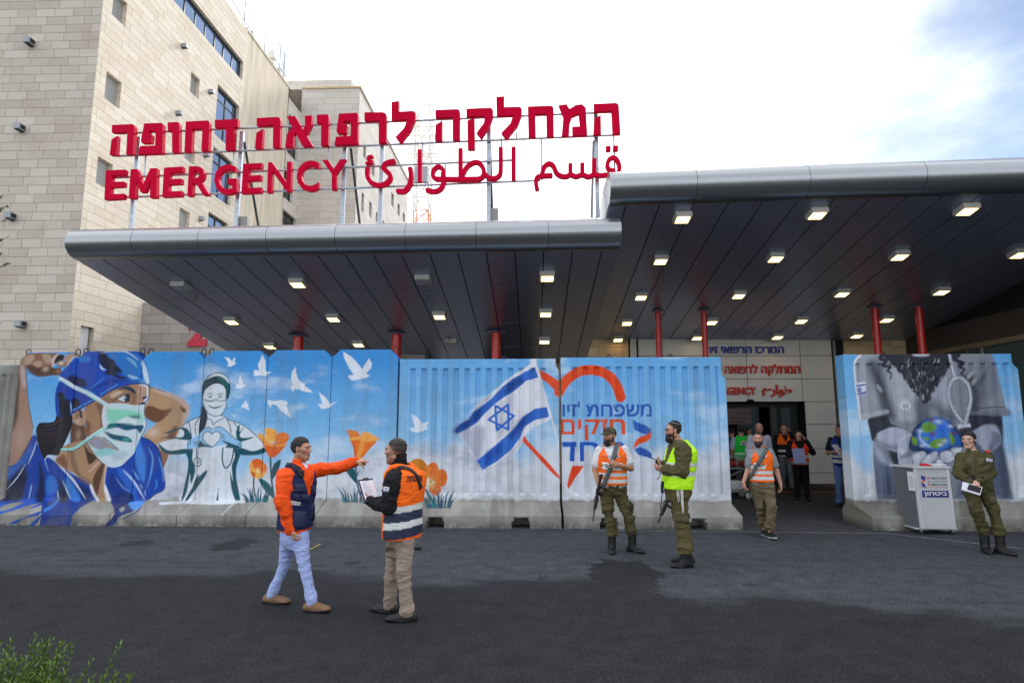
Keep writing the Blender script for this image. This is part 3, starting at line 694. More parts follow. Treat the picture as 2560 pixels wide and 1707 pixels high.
# ================================================================== entrance facade
EF = empty('entrance_building', (6, WALL_Y, 0), 'entrance front with grey metal panels, yellow stone sides and a dark wide doorway', 'building')
m_cas = mat('warm_grey_cassette', (0.82, 0.80, 0.73), 0.45, 0.05, var=0.05, vs=1.5)
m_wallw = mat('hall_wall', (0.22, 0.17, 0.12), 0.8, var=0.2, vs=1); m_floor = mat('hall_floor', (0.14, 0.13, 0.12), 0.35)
xs = [atY(px, 1000, WALL_Y)[0] for px in (1660, 1730, 1870, 2006, 2086)]
xs[1] = atY(1700, 1000, WALL_Y)[0]
zs = [atY(2050, py, WALL_Y)[2] for py in (1181, 1121, 1060, 1004, 947, 889)]; zs = [0.0] + zs + [zs[-1] + .72, zs[-1] + 1.44]
xd0, xd1 = atY(1672, 1100, WALL_Y)[0], atY(2017, 1100, WALL_Y)[0]; zd = zs[4]
q = MB(); g = .008
cols = [xs[0] - .75, xs[0] - .003, xs[2], xs[3], xs[4]]
for i in range(len(cols) - 1):
    for j in range(len(zs) - 1):
        a, b, c, d = cols[i] + g, cols[i + 1] - g, zs[j] + g, zs[j + 1] - g
        if d < zd + .01 and b > xd0 and a < xd1:
            if b > xd1 + .1: a = xd1 + .003
            else: continue
        q.box((a, WALL_Y - .05, c), (b, WALL_Y, d), bev=0.004)
q.build('cassette_panels', m_cas, EF)
q = MB()
wall(q, (-1.5, WALL_Y + .01, 0), (1, 0, 0), 13.5, 7.0, [(xd0 + 1.5, -0.01, xd1 + 1.5, zd)], 0.55, nrm=(0, -1, 0)); q.build('backing_wall', m_gap, EF, fix=False)
q = MB(); q.box((cols[0] - 3.2, WALL_Y - .03, 0.0), (cols[0] - .3, WALL_Y + .008, 6.5)); q.build('stone_cheek', m_stoneY, EF, uv=True); q = MB(); q.box((xs[4] + .38, WALL_Y - .03, 0.0), (xs[4] + 2.35, WALL_Y + .008, 6.5)); q.build('stone_cheek', m_stoneY, EF, uv=True)
q = MB(); q.box((cols[0] - .24, WALL_Y - .1, 0), (cols[0] - .06, WALL_Y - .003, 6)); q.build('white_pilaster', m_white, EF)
q = MB(); q.box((xs[4] + .05, WALL_Y - .05, 0), (xs[4] + .12, WALL_Y + .005, 6.0)); q.build('corner_trim', m_panel, EF)
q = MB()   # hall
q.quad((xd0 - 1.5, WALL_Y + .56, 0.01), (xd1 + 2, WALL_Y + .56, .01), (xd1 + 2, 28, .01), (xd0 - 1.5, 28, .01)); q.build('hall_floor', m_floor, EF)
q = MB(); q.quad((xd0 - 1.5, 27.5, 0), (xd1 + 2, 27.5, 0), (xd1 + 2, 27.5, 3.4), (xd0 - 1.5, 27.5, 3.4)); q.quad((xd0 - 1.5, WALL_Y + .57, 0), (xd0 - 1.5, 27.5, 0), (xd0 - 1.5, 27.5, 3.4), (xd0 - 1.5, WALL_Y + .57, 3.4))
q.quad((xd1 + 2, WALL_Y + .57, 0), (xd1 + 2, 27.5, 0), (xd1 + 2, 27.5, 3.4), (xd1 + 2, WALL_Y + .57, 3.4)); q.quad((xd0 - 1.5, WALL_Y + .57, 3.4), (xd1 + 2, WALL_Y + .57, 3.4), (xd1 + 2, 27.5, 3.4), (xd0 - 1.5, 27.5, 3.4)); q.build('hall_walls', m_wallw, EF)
# sliding door frame and glass
fy = WALL_Y + .5; q = MB(); zz = zd - .02; mid = xd0 + (xd1 - xd0) * .55; q4 = xd0 + (xd1 - xd0) * .80
for x in (xd0 + .04, mid, mid + .62, q4, xd1 - .06): q.box((x - .035, fy, 0.02), (x + .035, fy + .06, zz))
q.box((xd0, fy - .003, zz - .12), (xd1, fy + .065, zz)); q.build('door_frame', m_frame, EF)
m_clear = mat('door_glass', (0.03, 0.05, 0.05), 0.04, spec=0.8); m_teal = mat('teal_frosted_panel', (0.03, 0.07, 0.07), 0.3)
q = MB(); q.box((mid + .04, fy + .02, .05), (mid + .58, fy + .035, zz - .13)); q.build('door_glass', m_teal, EF)
q = MB(); q.box((q4 + .04, fy + .02, .05), (xd1 - .1, fy + .035, zz - .13)); q.build('door_glass', m_clear, EF)
# sensor over the door
p = atY(1876, 1001, WALL_Y - .1); q = MB(); q.lathe([(.0, -.04), (.09, -.03), (.10, 0), (.09, .03), (0, .04)], p, 16)
tag(q.build('door_sensor', m_black), 'small black oval motion sensor over the entrance door', 'sensor')
# banner in the hall
bn = MB(); a = atY(1815, 1020, WALL_Y + .45); b = atY(1879, 1060, WALL_Y + .45); bn.box((a[0], WALL_Y + .43, b[2]), (b[0], WALL_Y + .45, a[2]))
m_ban = mat('beige_banner', (0.17, 0.13, 0.11), 0.7); bo = empty('hanging_banner', (a[0], WALL_Y + .44, b[2]), 'beige printed banner hanging in the left part of the doorway', 'banner')
bn.build('banner_sheet', m_ban, bo)
m_ink = mat('dark_print', (0.03, 0.025, 0.022), 0.7)
def flat_text(s, x, z, h, y, m, name, parent, bold=0.01, align='R', w=None, depth=0.004, dirx=1):
    v, f = glyph(s, bold)
    if not len(v): return None
    v = v - [v[:, 0].min(), v[:, 1].min()]; sc = h / 0.7; sx = sc if w is None else w / v[:, 0].max()
    W_ = v[:, 0].max() * sx; x0 = x - W_ if align == 'R' else x
    q = MB(); slab(q, v, f, lambda u, t, d: (x0 + u * sx, y - d, z + t * sc), depth, 0.0); return q.build(name, m, parent)
pp = lambda px, py: atY(px, py, WALL_Y + .425)
flat_text('TAP LCC', pp(1877, 1039)[0], pp(1877, 1037)[2], .07, WALL_Y + .428, m_ink, 'lettering', bo)
flat_text(rtl('לחשיפה מורשים'), pp(1870, 1049)[0], pp(1870, 1048)[2], .06, WALL_Y + .428, m_ink, 'lettering', bo)
flat_text('General Reception', pp(1862, 1057)[0], pp(1862, 1057)[2], .045, WALL_Y + .428, m_ink, 'lettering', bo)

# raised lettering on the facade
m_bl = mat('blue_letter', (0.045, 0.06, 0.42), 0.45); m_rl = mat('red_letter', (0.75, 0.035, 0.015), 0.45)
def raised(word, xr, zb, h, m, label, name, w, bold=0.04, dep=.07):
    o = empty(name, (xr, WALL_Y - .05, zb), label, 'lettering')
    x = xr; v0, f0 = glyph(word, bold)
    tot = v0[:, 0].max() - v0[:, 0].min(); sx = w / tot; sc = h / .72; x0 = xr - w
    # split into connected letters
    par = list(range(len(v0)))
    def fd(i):
        while par[i] != i: par[i] = par[par[i]]; i = par[i]
        return i
    for t in f0:
        for i in t[1:]: par[fd(i)] = fd(t[0])
    groups = {}
    for t in f0: groups.setdefault(fd(t[0]), []).append(t)
    for g_ in groups.values():
        ids = sorted({i for t in g_ for i in t}); mp_ = {i: k for k, i in enumerate(ids)}
        q = MB(); slab(q, [v0[i] for i in ids], [tuple(mp_[i] for i in t) for t in g_], lambda u, t, d: (x0 + (u - v0[:, 0].min()) * sx, WALL_Y - .06 - d, zb + t * sc), dep, 0.0)
        q.build('letter', m, o)
    return o
W2 = lambda px, py: atY(px, py, WALL_Y - .1)
a = W2(1960, 882); b = W2(1775, 882)
raised(rtl('המרכז הרפואי זיו'), a[0], a[2], .235, m_bl, 'row of raised blue Hebrew letters high on the grey entrance facade', 'facade_lettering', a[0] - b[0], bold=.02)
a = W2(2001, 932); b = W2(1795, 932)
raised(rtl('המחלקה לרפואה דחופה'), a[0], a[2], .25, m_rl, 'row of raised red Hebrew letters on the middle of the entrance facade', 'facade_lettering', (a[0] - b[0]) * 1.30, bold=.02)
a = W2(1890, 985); b = W2(1811, 985)
raised('EMERGENCY', a[0], a[2], .215, m_rl, 'raised red English word over the entrance door, half hidden by the barrier', 'facade_lettering', (a[0] - b[0]) * 1.52, bold=.03)
a = W2(1980, 984); b = W2(1902, 984)
raised('\ufe89\u0631\u0627\ufeee\ufec3', a[0], a[2], .26, m_rl, 'raised red Arabic word over the right part of the entrance door', 'facade_lettering', a[0] - b[0], bold=.03)

# side building at the right edge
SX = RC.on(2239, 853)[0] + .25
SB = empty('side_building', (SX, 14, 0), 'dark glazed side building under the right end of the higher canopy', 'building')
m_brn = mat('brown_fascia', (0.045, 0.040, 0.038), 0.6, var=0.1, vs=1.2); m_beam = mat('sandy_beam', (0.20, 0.15, 0.10), 0.7, var=.1, vs=2)
zt = atX(2400, 830, SX)[2]; zc = atX(2400, 855, SX)[2]
za = atX(2450, 805, SX)[2]; zb_ = atX(2450, 855, SX)[2]; zc_ = atX(2450, 868, SX)[2]
q = MB(); q.box((SX, 4, zb_ + .005), (SX + .3, WALL_Y - .06, zb_ + .62)); q.build('fascia_band', m_brn, SB); q = MB(); q.prism([(4, zb_ + .625), (WALL_Y - .06, zb_ + .625), (WALL_Y - .06, 4.3), (RC.a[1] - .3, 5.9), (4, 5.9)], lambda u, v, t: (SX + t, u, v), .12, .3); q.build('upper_wall', m_gap, SB)
q = MB(); q.box((SX - .02, 4, zc_), (SX + .25, WALL_Y - .06, zb_)); q.build('beam', m_beam, SB)
q = MB()
for y in np.arange(5, 18, 1.5): q.box((SX + .02, y, 0.0), (SX + .1, y + .06, zc_ - .003))
q.build('mullion', m_panel, SB)
q = MB(); q.box((SX + .05, 4, 0.0), (SX + .06, WALL_Y - .06, zc_ - .003)); q.build('glazing', m_teal, SB)
q = MB(); q.box((SX + .06, 4, 0), (SX + 6, WALL_Y - .05, .01)); q.box((SX + 3, 4, .02), (SX + 3.1, WALL_Y - .06, 5)); q.build('interior_wall', m_gap, SB)
# ================================================================== rooftop sign
SGN = empty('rooftop_sign', LC.P(5, .5, 0), 'huge red raised letters on a galvanised frame above the left canopy, three scripts', 'sign')
sp0 = LC.P(0, 0.55); sn = np.array([-LC.e[1], LC.e[0], 0.0]); sc_ = float(sn @ sp0); se = np.array([LC.e[0], LC.e[1], 0.0])
def sg(px, py): p = hit(px, py, sn, sc_); return float((p - sp0) @ se), float(p[2])
def sw(s, z, t): return sp0 * [1, 1, 0] + se * s + sn * t + np.array([0, 0, z])       # t > 0 goes back
A2 = lambda x, y: (200 + x / 3.36, 220 + y / 3.36)
A3 = lambda x, y: (850 + x / 2.94, 220 + y / 2.94)
m_sred = mat('sign_red', (0.60, 0.0005, 0.034), 0.55, var=0.06, vs=1.5, spec=0.04)
HEB = {
 'he': [[(0, .75), (0, 1), (.88, 1), (.97, .97), (1, .9), (1, 0), (.70, 0), (.70, .75)], [(-.05, 0), (.25, 0), (.27, .63), (.0, .51)]],
 'het': [[(0, 0), (0, 1), (.90, 1), (.97, .97), (1, .9), (1, 0), (.71, 0), (.71, .75), (.29, .75), (.29, 0)]],
 'vav': [[(0, .72), (0, 1), (.85, 1), (.97, .97), (1, .9), (.98, 0), (.35, 0), (.36, .72)]],
 'dalet': [[(0, .74), (0, 1), (1, 1), (1, .74), (.85, .74), (.82, 0), (.47, 0), (.49, .74)]],
 'resh': [[(0, .73), (0, 1), (.82, 1), (.95, .97), (1, .9), (1, 0), (.65, 0), (.65, .73)]],
 'pe': [[(.13, 1), (.9, 1), (.97, .98), (1, .94), (1, 0.04), (.96, 0), (-.04, 0), (.03, .26), (.68, .26), (.68, .76), (.37, .76), (.36, .62), (.52, .62), (.50, .36), (.10, .36), (.04, .43)]],
 'alef': [[(0, 1), (.33, 1), (1, 0), (.64, 0)], [(.70, .99), (.98, 1), (.96, .68), (.80, .40), (.60, .46), (.72, .68)], [(0, 0), (.28, 0), (.30, .40), (.42, .50), (.26, .66), (.05, .42)]],
 'lamed': [[(0, .73), (0, 1.34), (.30, 1.36), (.30, 1), (.92, 1), (1, .93), (1, .72), (.86, .38), (.40, -.05), (.18, .16), (.56, .46), (.66, .73)]],
 'qof': [[(0, .74), (0, 1), (.92, 1), (1, .92), (1, .70), (.88, .38), (.56, -.02), (.38, .18), (.66, .5), (.70, .74)], [(.03, -.36), (.31, -.36), (.30, .67), (.03, .60)]],
 'mem': [[(0, 1), (.28, 1.02), (.38, .86), (.60, .98), (.82, 1), (.96, .88), (1, 0), (.46, 0), (.46, .28), (.74, .28), (.70, .70), (.46, .62), (.37, .40), (.34, 0), (.07, 0), (.15, .62)]],
}
SIGN_ROW = [('he', A2, [(268, 312), (458, 303), (442, 556), (258, 562)]), ('pe', A2, [(515, 300), (697, 293), (690, 549), (492, 556)]), ('vav', A2, [(735, 290), (833, 286), (835, 540), (740, 545)]),
 ('het', A2, [(888, 283), (1088, 273), (1078, 527), (876, 537)]), ('dalet', A2, [(1132, 270), (1325, 261), (1322, 518), (1132, 524)]), ('he', A2, [(1485, 253), (1683, 243), (1680, 498), (1478, 508)]),
 ('alef', A2, [(1735, 240), (1952, 230), (1952, 485), (1722, 497)]), ('vav', A2, [(1988, 225), (2090, 222), (2086, 478), (1990, 485)]), ('pe', A2, [(2150, 218), (2335, 208), (2332, 468), (2142, 478)]),
 ('resh', A3, [(180, 180), (342, 178), (340, 400), (180, 408)]), ('lamed', A3, [(378, 178), (555, 168), (540, 392), (378, 398)]), ('he', A3, [(700, 162), (882, 155), (880, 378), (706, 385)]),
 ('qof', A3, [(928, 153), (1125, 145), (1120, 365), (932, 372)]), ('lamed', A3, [(1150, 143), (1337, 138), (1325, 362), (1155, 368)]), ('het', A3, [(1380, 137), (1570, 130), (1572, 355), (1385, 360)]),
 ('mem', A3, [(1608, 127), (1815, 118), (1818, 345), (1615, 352)]), ('he', A3, [(1865, 118), (2048, 110), (2062, 335), (1872, 342)])]
LAT = [('E', [(217, 692), (385, 686), (365, 930), (203, 938)]), ('M', [(425, 683), (645, 673), (640, 920), (408, 928)]), ('E', [(705, 670), (868, 660), (850, 908), (690, 915)]), ('R', [(915, 658), (1090, 653), (1085, 898), (900, 907)]),
 ('G', [(1125, 645), (1312, 640), (1316, 890), (1127, 898)]), ('E', [(1370, 637), (1532, 630), (1520, 878), (1355, 887)]), ('N', [(1580, 625), (1775, 618), (1770, 868), (1570, 878)]), ('C', [(1820, 612), (2010, 608), (2002, 865), (1818, 868)]), ('Y', [(2032, 605), (2232, 598), (2220, 852), (2045, 858)])]
def quadmap(c):
    TL, TR, BR, BL = [np.array(sg(*p)) for p in c]
    return lambda u, v: tuple((BL * (1 - u) + BR * u) * (1 - v) + (TL * (1 - u) + TR * u) * v)
DEP = 0.10
def sign_letter(polys):
    v2, tr = tess(polys); q = MB(); slab(q, v2, tr, sw, 0.0, DEP); return q.build('letter', m_sred, SGN)
for nm, A, c in SIGN_ROW:
    f = quadmap([A(*p) for p in c]); sign_letter([[f(u, v) for u, v in p] for p in HEB[nm]])
for ch, c in LAT:
    f = quadmap([A2(*p) for p in c])
    if ch == 'M': sign_letter([[f(u, v_) for u, v_ in [(0, 0), (0, 1), (.25, 1), (.5, .47), (.75, 1), (1, 1), (1, 0), (.77, 0), (.77, .60), (.58, .20), (.42, .20), (.23, .60), (.23, 0)]]]); continue
    v, t = glyph(ch, 0.018)
    lo, hi = v.min(0), v.max(0); pts = [f(*((p - lo) / (hi - lo))) for p in v]
    q = MB(); slab(q, pts, t, sw, 0.0, DEP); q.build('letter', m_sred, SGN)
ARA = [  # groups of strokes (centre lines) and stroke widths
 [([(200, 580), (199, 640), (220, 685), (255, 706), (295, 712), (340, 695), (366, 662), (362, 630), (335, 605), (318, 585), (328, 556), (360, 542), (398, 534)], 34, 1), ([(238, 500), (208, 505), (205, 528), (240, 540)], 20, 1), ([(186, 552), (242, 542)], 20, 0)],
 [([(513, 583), (520, 640), (512, 700), (488, 742), (458, 757), (418, 754)], 36, 1)],
 [([(585, 452), (585, 688)], 30, 0)],
 [([(752, 650), (760, 610), (742, 582), (715, 576), (688, 598), (680, 632), (692, 658), (730, 668)], 30, 1), ([(752, 620), (762, 665), (750, 722), (716, 752), (672, 757), (635, 745)], 34, 1), ([(700, 666), (900, 668), (1010, 666)], 34, 0),
  ([(884, 442), (884, 664)], 32, 0), ([(898, 640), (928, 582), (972, 548), (1015, 545), (1048, 580), (1056, 622), (1040, 656), (1000, 668)], 32, 1), ([(1180, 433), (1180, 600), (1168, 642), (1135, 660), (1090, 654), (1052, 618)], 32, 1)],
 [([(1275, 431), (1275, 670)], 32, 0)],
 [([(1450, 748), (1440, 690), (1452, 652), (1500, 642), (1560, 640)], 32, 1), ([(1482, 640), (1500, 580), (1535, 552), (1568, 570), (1588, 615), (1616, 640), (1660, 648), (1694, 630)], 32, 1),
  ([(1694, 552), (1694, 632), (1735, 648), (1782, 632), (1826, 650), (1869, 632), (1910, 640), (1968, 634)], 32, 0), ([(1782, 548), (1782, 634)], 32, 0), ([(1869, 516), (1869, 634)], 32, 0),
  ([(1968, 634), (2010, 632), (2046, 615), (2056, 580), (2040, 530), (2010, 507), (1978, 525), (1966, 565), (1980, 596), (2020, 605)], 30, 1)],
 [([(1955, 444), (1990, 443)], 38, 0)], [([(2008, 441), (2045, 440)], 38, 0)]]
for grp in ARA:
    polys = []
    for pts, wd, sm in grp:
        p = smooth_pts(pts, k=4) if sm else pts
        p = [sg(*A3(*t)) for t in p]; wm = wd / 2.94 / FPX * 11.6
        polys += ribbon(p, wm)
    sign_letter(polys)
# frame: rails, posts, braces, hangers
TB = DEP + 0.045
def rail(a, b):
    q = MB(); a, b = sg(*a), sg(*b); q.tube([sw(*a, TB), sw(*b, TB)], 0.024, 8); q.build('rail', m_galv, SGN)
rail(A2(285, 358), A3(2046, 150)); rail(A2(262, 548), A3(2058, 322)); rail(A2(222, 733), A3(1290, 508)); rail(A2(222, 903), A3(1470, 660))
RAILTOP = [(A2(285, 358)), A3(2046, 150)]
def post(px, py):
    s, z = sg(px, py); q = MB(); q.box((-.04, -.03, 0), (.04, .03, z - 5.1), M=Matrix.Translation(V(sw(s, 5.1, TB + .07)))); q.build('post', m_galv, SGN); return s, z
for top in [(331, 332), (593, 318), (857, 290), (951, 285), (1220, 275), (1491, 268)]: post(*top)
def brace(px, py, m, dy=1.55, dx=0.0):
    s, z = sg(px, py); a = sw(s, z - .15, TB + .1); q = MB(); q.tube([a, (a[0] + dx, a[1] + dy, 4.95)], 0.028, 8); q.build('brace', m, SGN)
for px, py in [(597, 325), (868, 340), (1222, 325)]: brace(px, py, m_dgreen)
brace(1486, 320, m_galv, 1.3)
def hanger(a, b):
    a, b = sg(*a), sg(*b); q = MB(); q.tube([sw(a[0], a[1], TB), sw(a[0], b[1], TB)], 0.018, 6); q.build('hanger', m_galv, SGN)
for a, b in [(A2(516, 545), A2(505, 720)), (A2(1265, 500), A2(1258, 690)), (A2(2068, 465), A2(2062, 640)), (A3(595, 372), A3(595, 540)), (A3(1182, 345), A3(1180, 440)), (A3(1480, 340), A3(1482, 660)), (A3(2018, 335), A3(2028, 600)), (A3(766, 522), A3(765, 690)), (A3(1296, 310), A3(1296, 350)), (A3(735, 220), A3(733, 378)), (A3(963, 200), A3(965, 368))]: hanger(a, b)
for (px, py, h) in [(1227, 548, .38), (586, 566, .36)]:
    s, z = sg(px, py); c = V(sw(s, z - .05, TB + .12)); q = MB(); q.box((-.12, 0, 0), (.12, .15, h), M=Matrix.Translation(c), bev=.01); q.build('junction_box', m_panel, SGN)
# ================================================================== painted concrete barriers
YW, YF = 11.25, 10.70                                     # painted face and foot front
_perm = np.random.default_rng(3).random((256, 256))
def vnoise(x, y):
    xi = np.floor(x).astype(int); yi = np.floor(y).astype(int); fx = x - xi; fy = y - yi
    fx = fx * fx * (3 - 2 * fx); fy = fy * fy * (3 - 2 * fy); g = lambda a, b: _perm[a & 255, b & 255]
    return (g(xi, yi) * (1 - fx) + g(xi + 1, yi) * fx) * (1 - fy) + (g(xi, yi + 1) * (1 - fx) + g(xi + 1, yi + 1) * fx) * fy
def fbm(x, y, o=5):
    s = 0; a = 0.5; t = 0
    for i in range(o): s = s + a * vnoise(x * 2 ** i + 17.3 * i, y * 2 ** i + 9.1 * i); t += a; a *= 0.55
    return s / t
def sstep(a, b, x): t = np.clip((x - a) / (b - a), 0, 1); return t * t * (3 - 2 * t)
PXM = 0.0076                                              # metres on the wall per photo pixel
def tf(x0, y0, s): return lambda pts: [tuple(atY(x0 + x / s, y0 + y / s, YW)[[0, 2]]) for x, y in pts]
Z1 = tf(0, 870, 6.534); Z2 = tf(180, 870, 5.6); Z3 = tf(0, 1090, 5.3455); Z4 = tf(380, 900, 4.356); Z5 = tf(1120, 880, 4.6118); Z6 = tf(2090, 870, 4.355)
M2 = tf(350, 860, 3.2667); M3 = tf(800, 860, 3.2667); M4 = tf(1300, 860, 3.2661)
SCL = {Z1: 6.534, Z2: 5.6, Z3: 5.3455, Z4: 4.356, Z5: 4.6118, Z6: 4.355, M2: 3.2667, M3: 3.2667, M4: 3.2661}
class Paint:
    def __init__(s, P): s.P = P; s.C = np.zeros((len(P), 3))
    def sel(s, pts, m):
        p = np.asarray(pts); lo, hi = p.min(0) - m, p.max(0) + m
        return np.where((s.P[:, 0] > lo[0]) & (s.P[:, 0] < hi[0]) & (s.P[:, 1] > lo[1]) & (s.P[:, 1] < hi[1]))[0]
    def blend(s, i, a, col): 
        c = lin(col) if np.ndim(col) == 1 else col
        s.C[i] = s.C[i] * (1 - a[:, None]) + c * a[:, None]
    def fill(s, pts, col, soft=0.012, a=1.0, sm=True, col2=None, ax=None):
        if sm: pts = smooth_pts(pts, True, 4)
        pts = np.asarray(pts); i = s.sel(pts, soft + 0.01)
        if not len(i): return
        q = s.P[i]; ins = np.zeros(len(i), bool); d = np.full(len(i), 9.0); n = len(pts)
        for k in range(n):
            A, B = pts[k], pts[(k + 1) % n]
            if A[1] != B[1]:
                c = (A[1] > q[:, 1]) != (B[1] > q[:, 1]); xx = A[0] + (q[:, 1] - A[1]) * (B[0] - A[0]) / (B[1] - A[1]); ins ^= c & (q[:, 0] < xx)
            e = B - A; t = np.clip(((q - A) @ e) / max(e @ e, 1e-12), 0, 1); d = np.minimum(d, np.hypot(*(q - A - t[:, None] * e).T))
        al = np.clip(0.5 + np.where(ins, d, -d) / max(soft, 1e-4), 0, 1) * a
        s.blend(i, al, col)
    def stroke(s, pts, w_, col, soft=0.010, a=1.0, sm=True, taper=False):
        if sm: pts = smooth_pts(pts, False, 4)
        pts = np.asarray(pts); m = (max(w_) if isinstance(w_, (tuple, list)) else w_); i = s.sel(pts, m + soft)
        if not len(i): return
        q = s.P[i]; best = np.full(len(i), -9.0); n = len(pts) - 1
        for k in range(n):
            A, B = pts[k], pts[k + 1]; e = B - A; t = np.clip(((q - A) @ e) / max(e @ e, 1e-12), 0, 1); d = np.hypot(*(q - A - t[:, None] * e).T)
            g = (k + t) / n; ww = w_ if not isinstance(w_, (tuple, list)) else w_[0] + (w_[1] - w_[0]) * g
            if taper: ww = ww * np.sin(np.pi * np.clip(g * .9 + .05, 0, 1))
            best = np.maximum(best, ww / 2 - d)
        s.blend(i, np.clip(0.5 + best / soft, 0, 1) * a, col)
    def blob(s, c, rx, ry, col, a=1.0):
        i = s.sel([c], max(rx, ry) * 2.2)
        if not len(i): return
        q = (s.P[i] - c) / [rx, ry]; s.blend(i, np.exp(-(q ** 2).sum(1)) * a, col)
    def glyphs(s, txt, x0, x1, z0, z1, col, bold=0.05, a=1.0):
        v, f = glyph(txt, bold); lo, hi = v.min(0), v.max(0); v = (v - lo) / (hi - lo) * [x1 - x0, z1 - z0] + [x0, z0]
        i = s.sel(v, 0.01); q = s.P[i]; ins = np.zeros(len(i), bool)
        for t in f:
            A, B, C = v[t[0]], v[t[1]], v[t[2]]
            k = lambda u, w_: (w_[0] - u[0]) * (q[:, 1] - u[1]) - (w_[1] - u[1]) * (q[:, 0] - u[0])
            ins |= (k(A, B) >= 0) & (k(B, C) >= 0) & (k(C, A) >= 0)
        s.blend(i, ins * a, col)

def px(T, n): return n / SCL[T] * PXM
TEAL = (14, 82, 95); NAVY = (14, 34, 66); WHT = (222, 229, 238)

def concrete(P):
    x, z = P[:, 0], P[:, 1]
    n1 = fbm(x * 2.1, z * 2.1, 6); n2 = fbm(x * 9, z * 9 + 40, 4); n3 = fbm(x * 3.0, z * 0.5 + 80, 4)
    b = lin((164, 162, 155)) * (0.50 + 0.85 * n1[:, None]) * (0.86 + 0.28 * n2[:, None])
    st = sstep(0.50, 0.72, n3)[:, None]; b = b * (1 - 0.45 * st) + lin((92, 82, 68)) * 0.45 * st
    low = sstep(0.10, -0.10, z)[:, None] * sstep(.30, .55, n2)[:, None]
    return b * (1 - 0.60 * low)
def sky_paint(p, kind):
    x, z = p.P[:, 0], p.P[:, 1]
    top, mid, low = (lin((58, 148, 220)), lin((124, 188, 235)), lin((186, 212, 236))) if kind == 'T' else (lin((104, 176, 232)), lin((140, 196, 237)), lin((192, 214, 236)))
    t = np.clip((z - 0.4) / 2.6, 0, 1)[:, None]
    c = np.where(t > .5, mid + (top - mid) * (t - .5) * 2, low + (mid - low) * t * 2)
    c = c * (0.93 + 0.14 * fbm(x * 3, z * 3 + 5, 4)[:, None])
    w1 = fbm(x * 0.9 + z * 0.5 + 3, z * 2.2 - x * .3 + 11, 6); a = sstep(0.54, 0.78, w1) * 0.62
    c = c * (1 - a[:, None]) + lin((214, 228, 242)) * a[:, None]
    hz = 1.25 if kind == 'T' else 1.35
    e = fbm(x * 1.3 + 30, np.full_like(x, 2.0), 4) * 0.9 + fbm(x * 4 + 9, z * 4, 4) * 0.35
    cu = sstep(hz + 0.05, hz - 0.28, z - (e - 0.62) * 1.1)
    sh = fbm(x * 1.7 + 7, z * 2.4 + 3, 5); cc = lin((222, 226, 234)) * (1 - 0.16 * sstep(.45, .75, sh)[:, None])
    dk = sstep(0.60, 0.80, fbm(x * 1.2 + 60, z * 2.6 + 31, 5))[:, None] * 0.5; cc = cc * (1 - dk) + lin((140, 150, 172)) * dk
    c = c * (1 - 0.93 * cu[:, None]) + cc * 0.93 * cu[:, None]
    c = c * (1 - 0.0 * z[:, None])
    p.C = c
def edge_to_concrete(p, z0=0.40, wd=0.05):
    a = sstep(z0 + wd, z0 - 0.02, p.P[:, 1] + (fbm(p.P[:, 0] * 7, p.P[:, 1] * 7, 3) - .5) * 0.12); cc = concrete(p.P); p.C = p.C * (1 - a[:, None]) + cc * a[:, None]
def grit(p):
    i = np.where(RNG.random(len(p.P)) < 0.0022)[0]; p.C[i] *= 0.55
    x, z = p.P.T; s_ = sstep(.52, .74, fbm(x * 7, z * .45 + 11, 4)) * .16 + sstep(.9, .35, z) * sstep(.42, .66, fbm(x * 4, z * 5 + 3, 4)) * .22 + sstep(.60, .74, fbm(x * 2.2 + 50, z * 2.2, 5)) * .10
    p.C = p.C * (1 - s_[:, None]) + lin((112, 106, 96)) * s_[:, None]; p.C *= (0.93 + 0.14 * fbm(x * 14, z * 14, 3))[:, None]

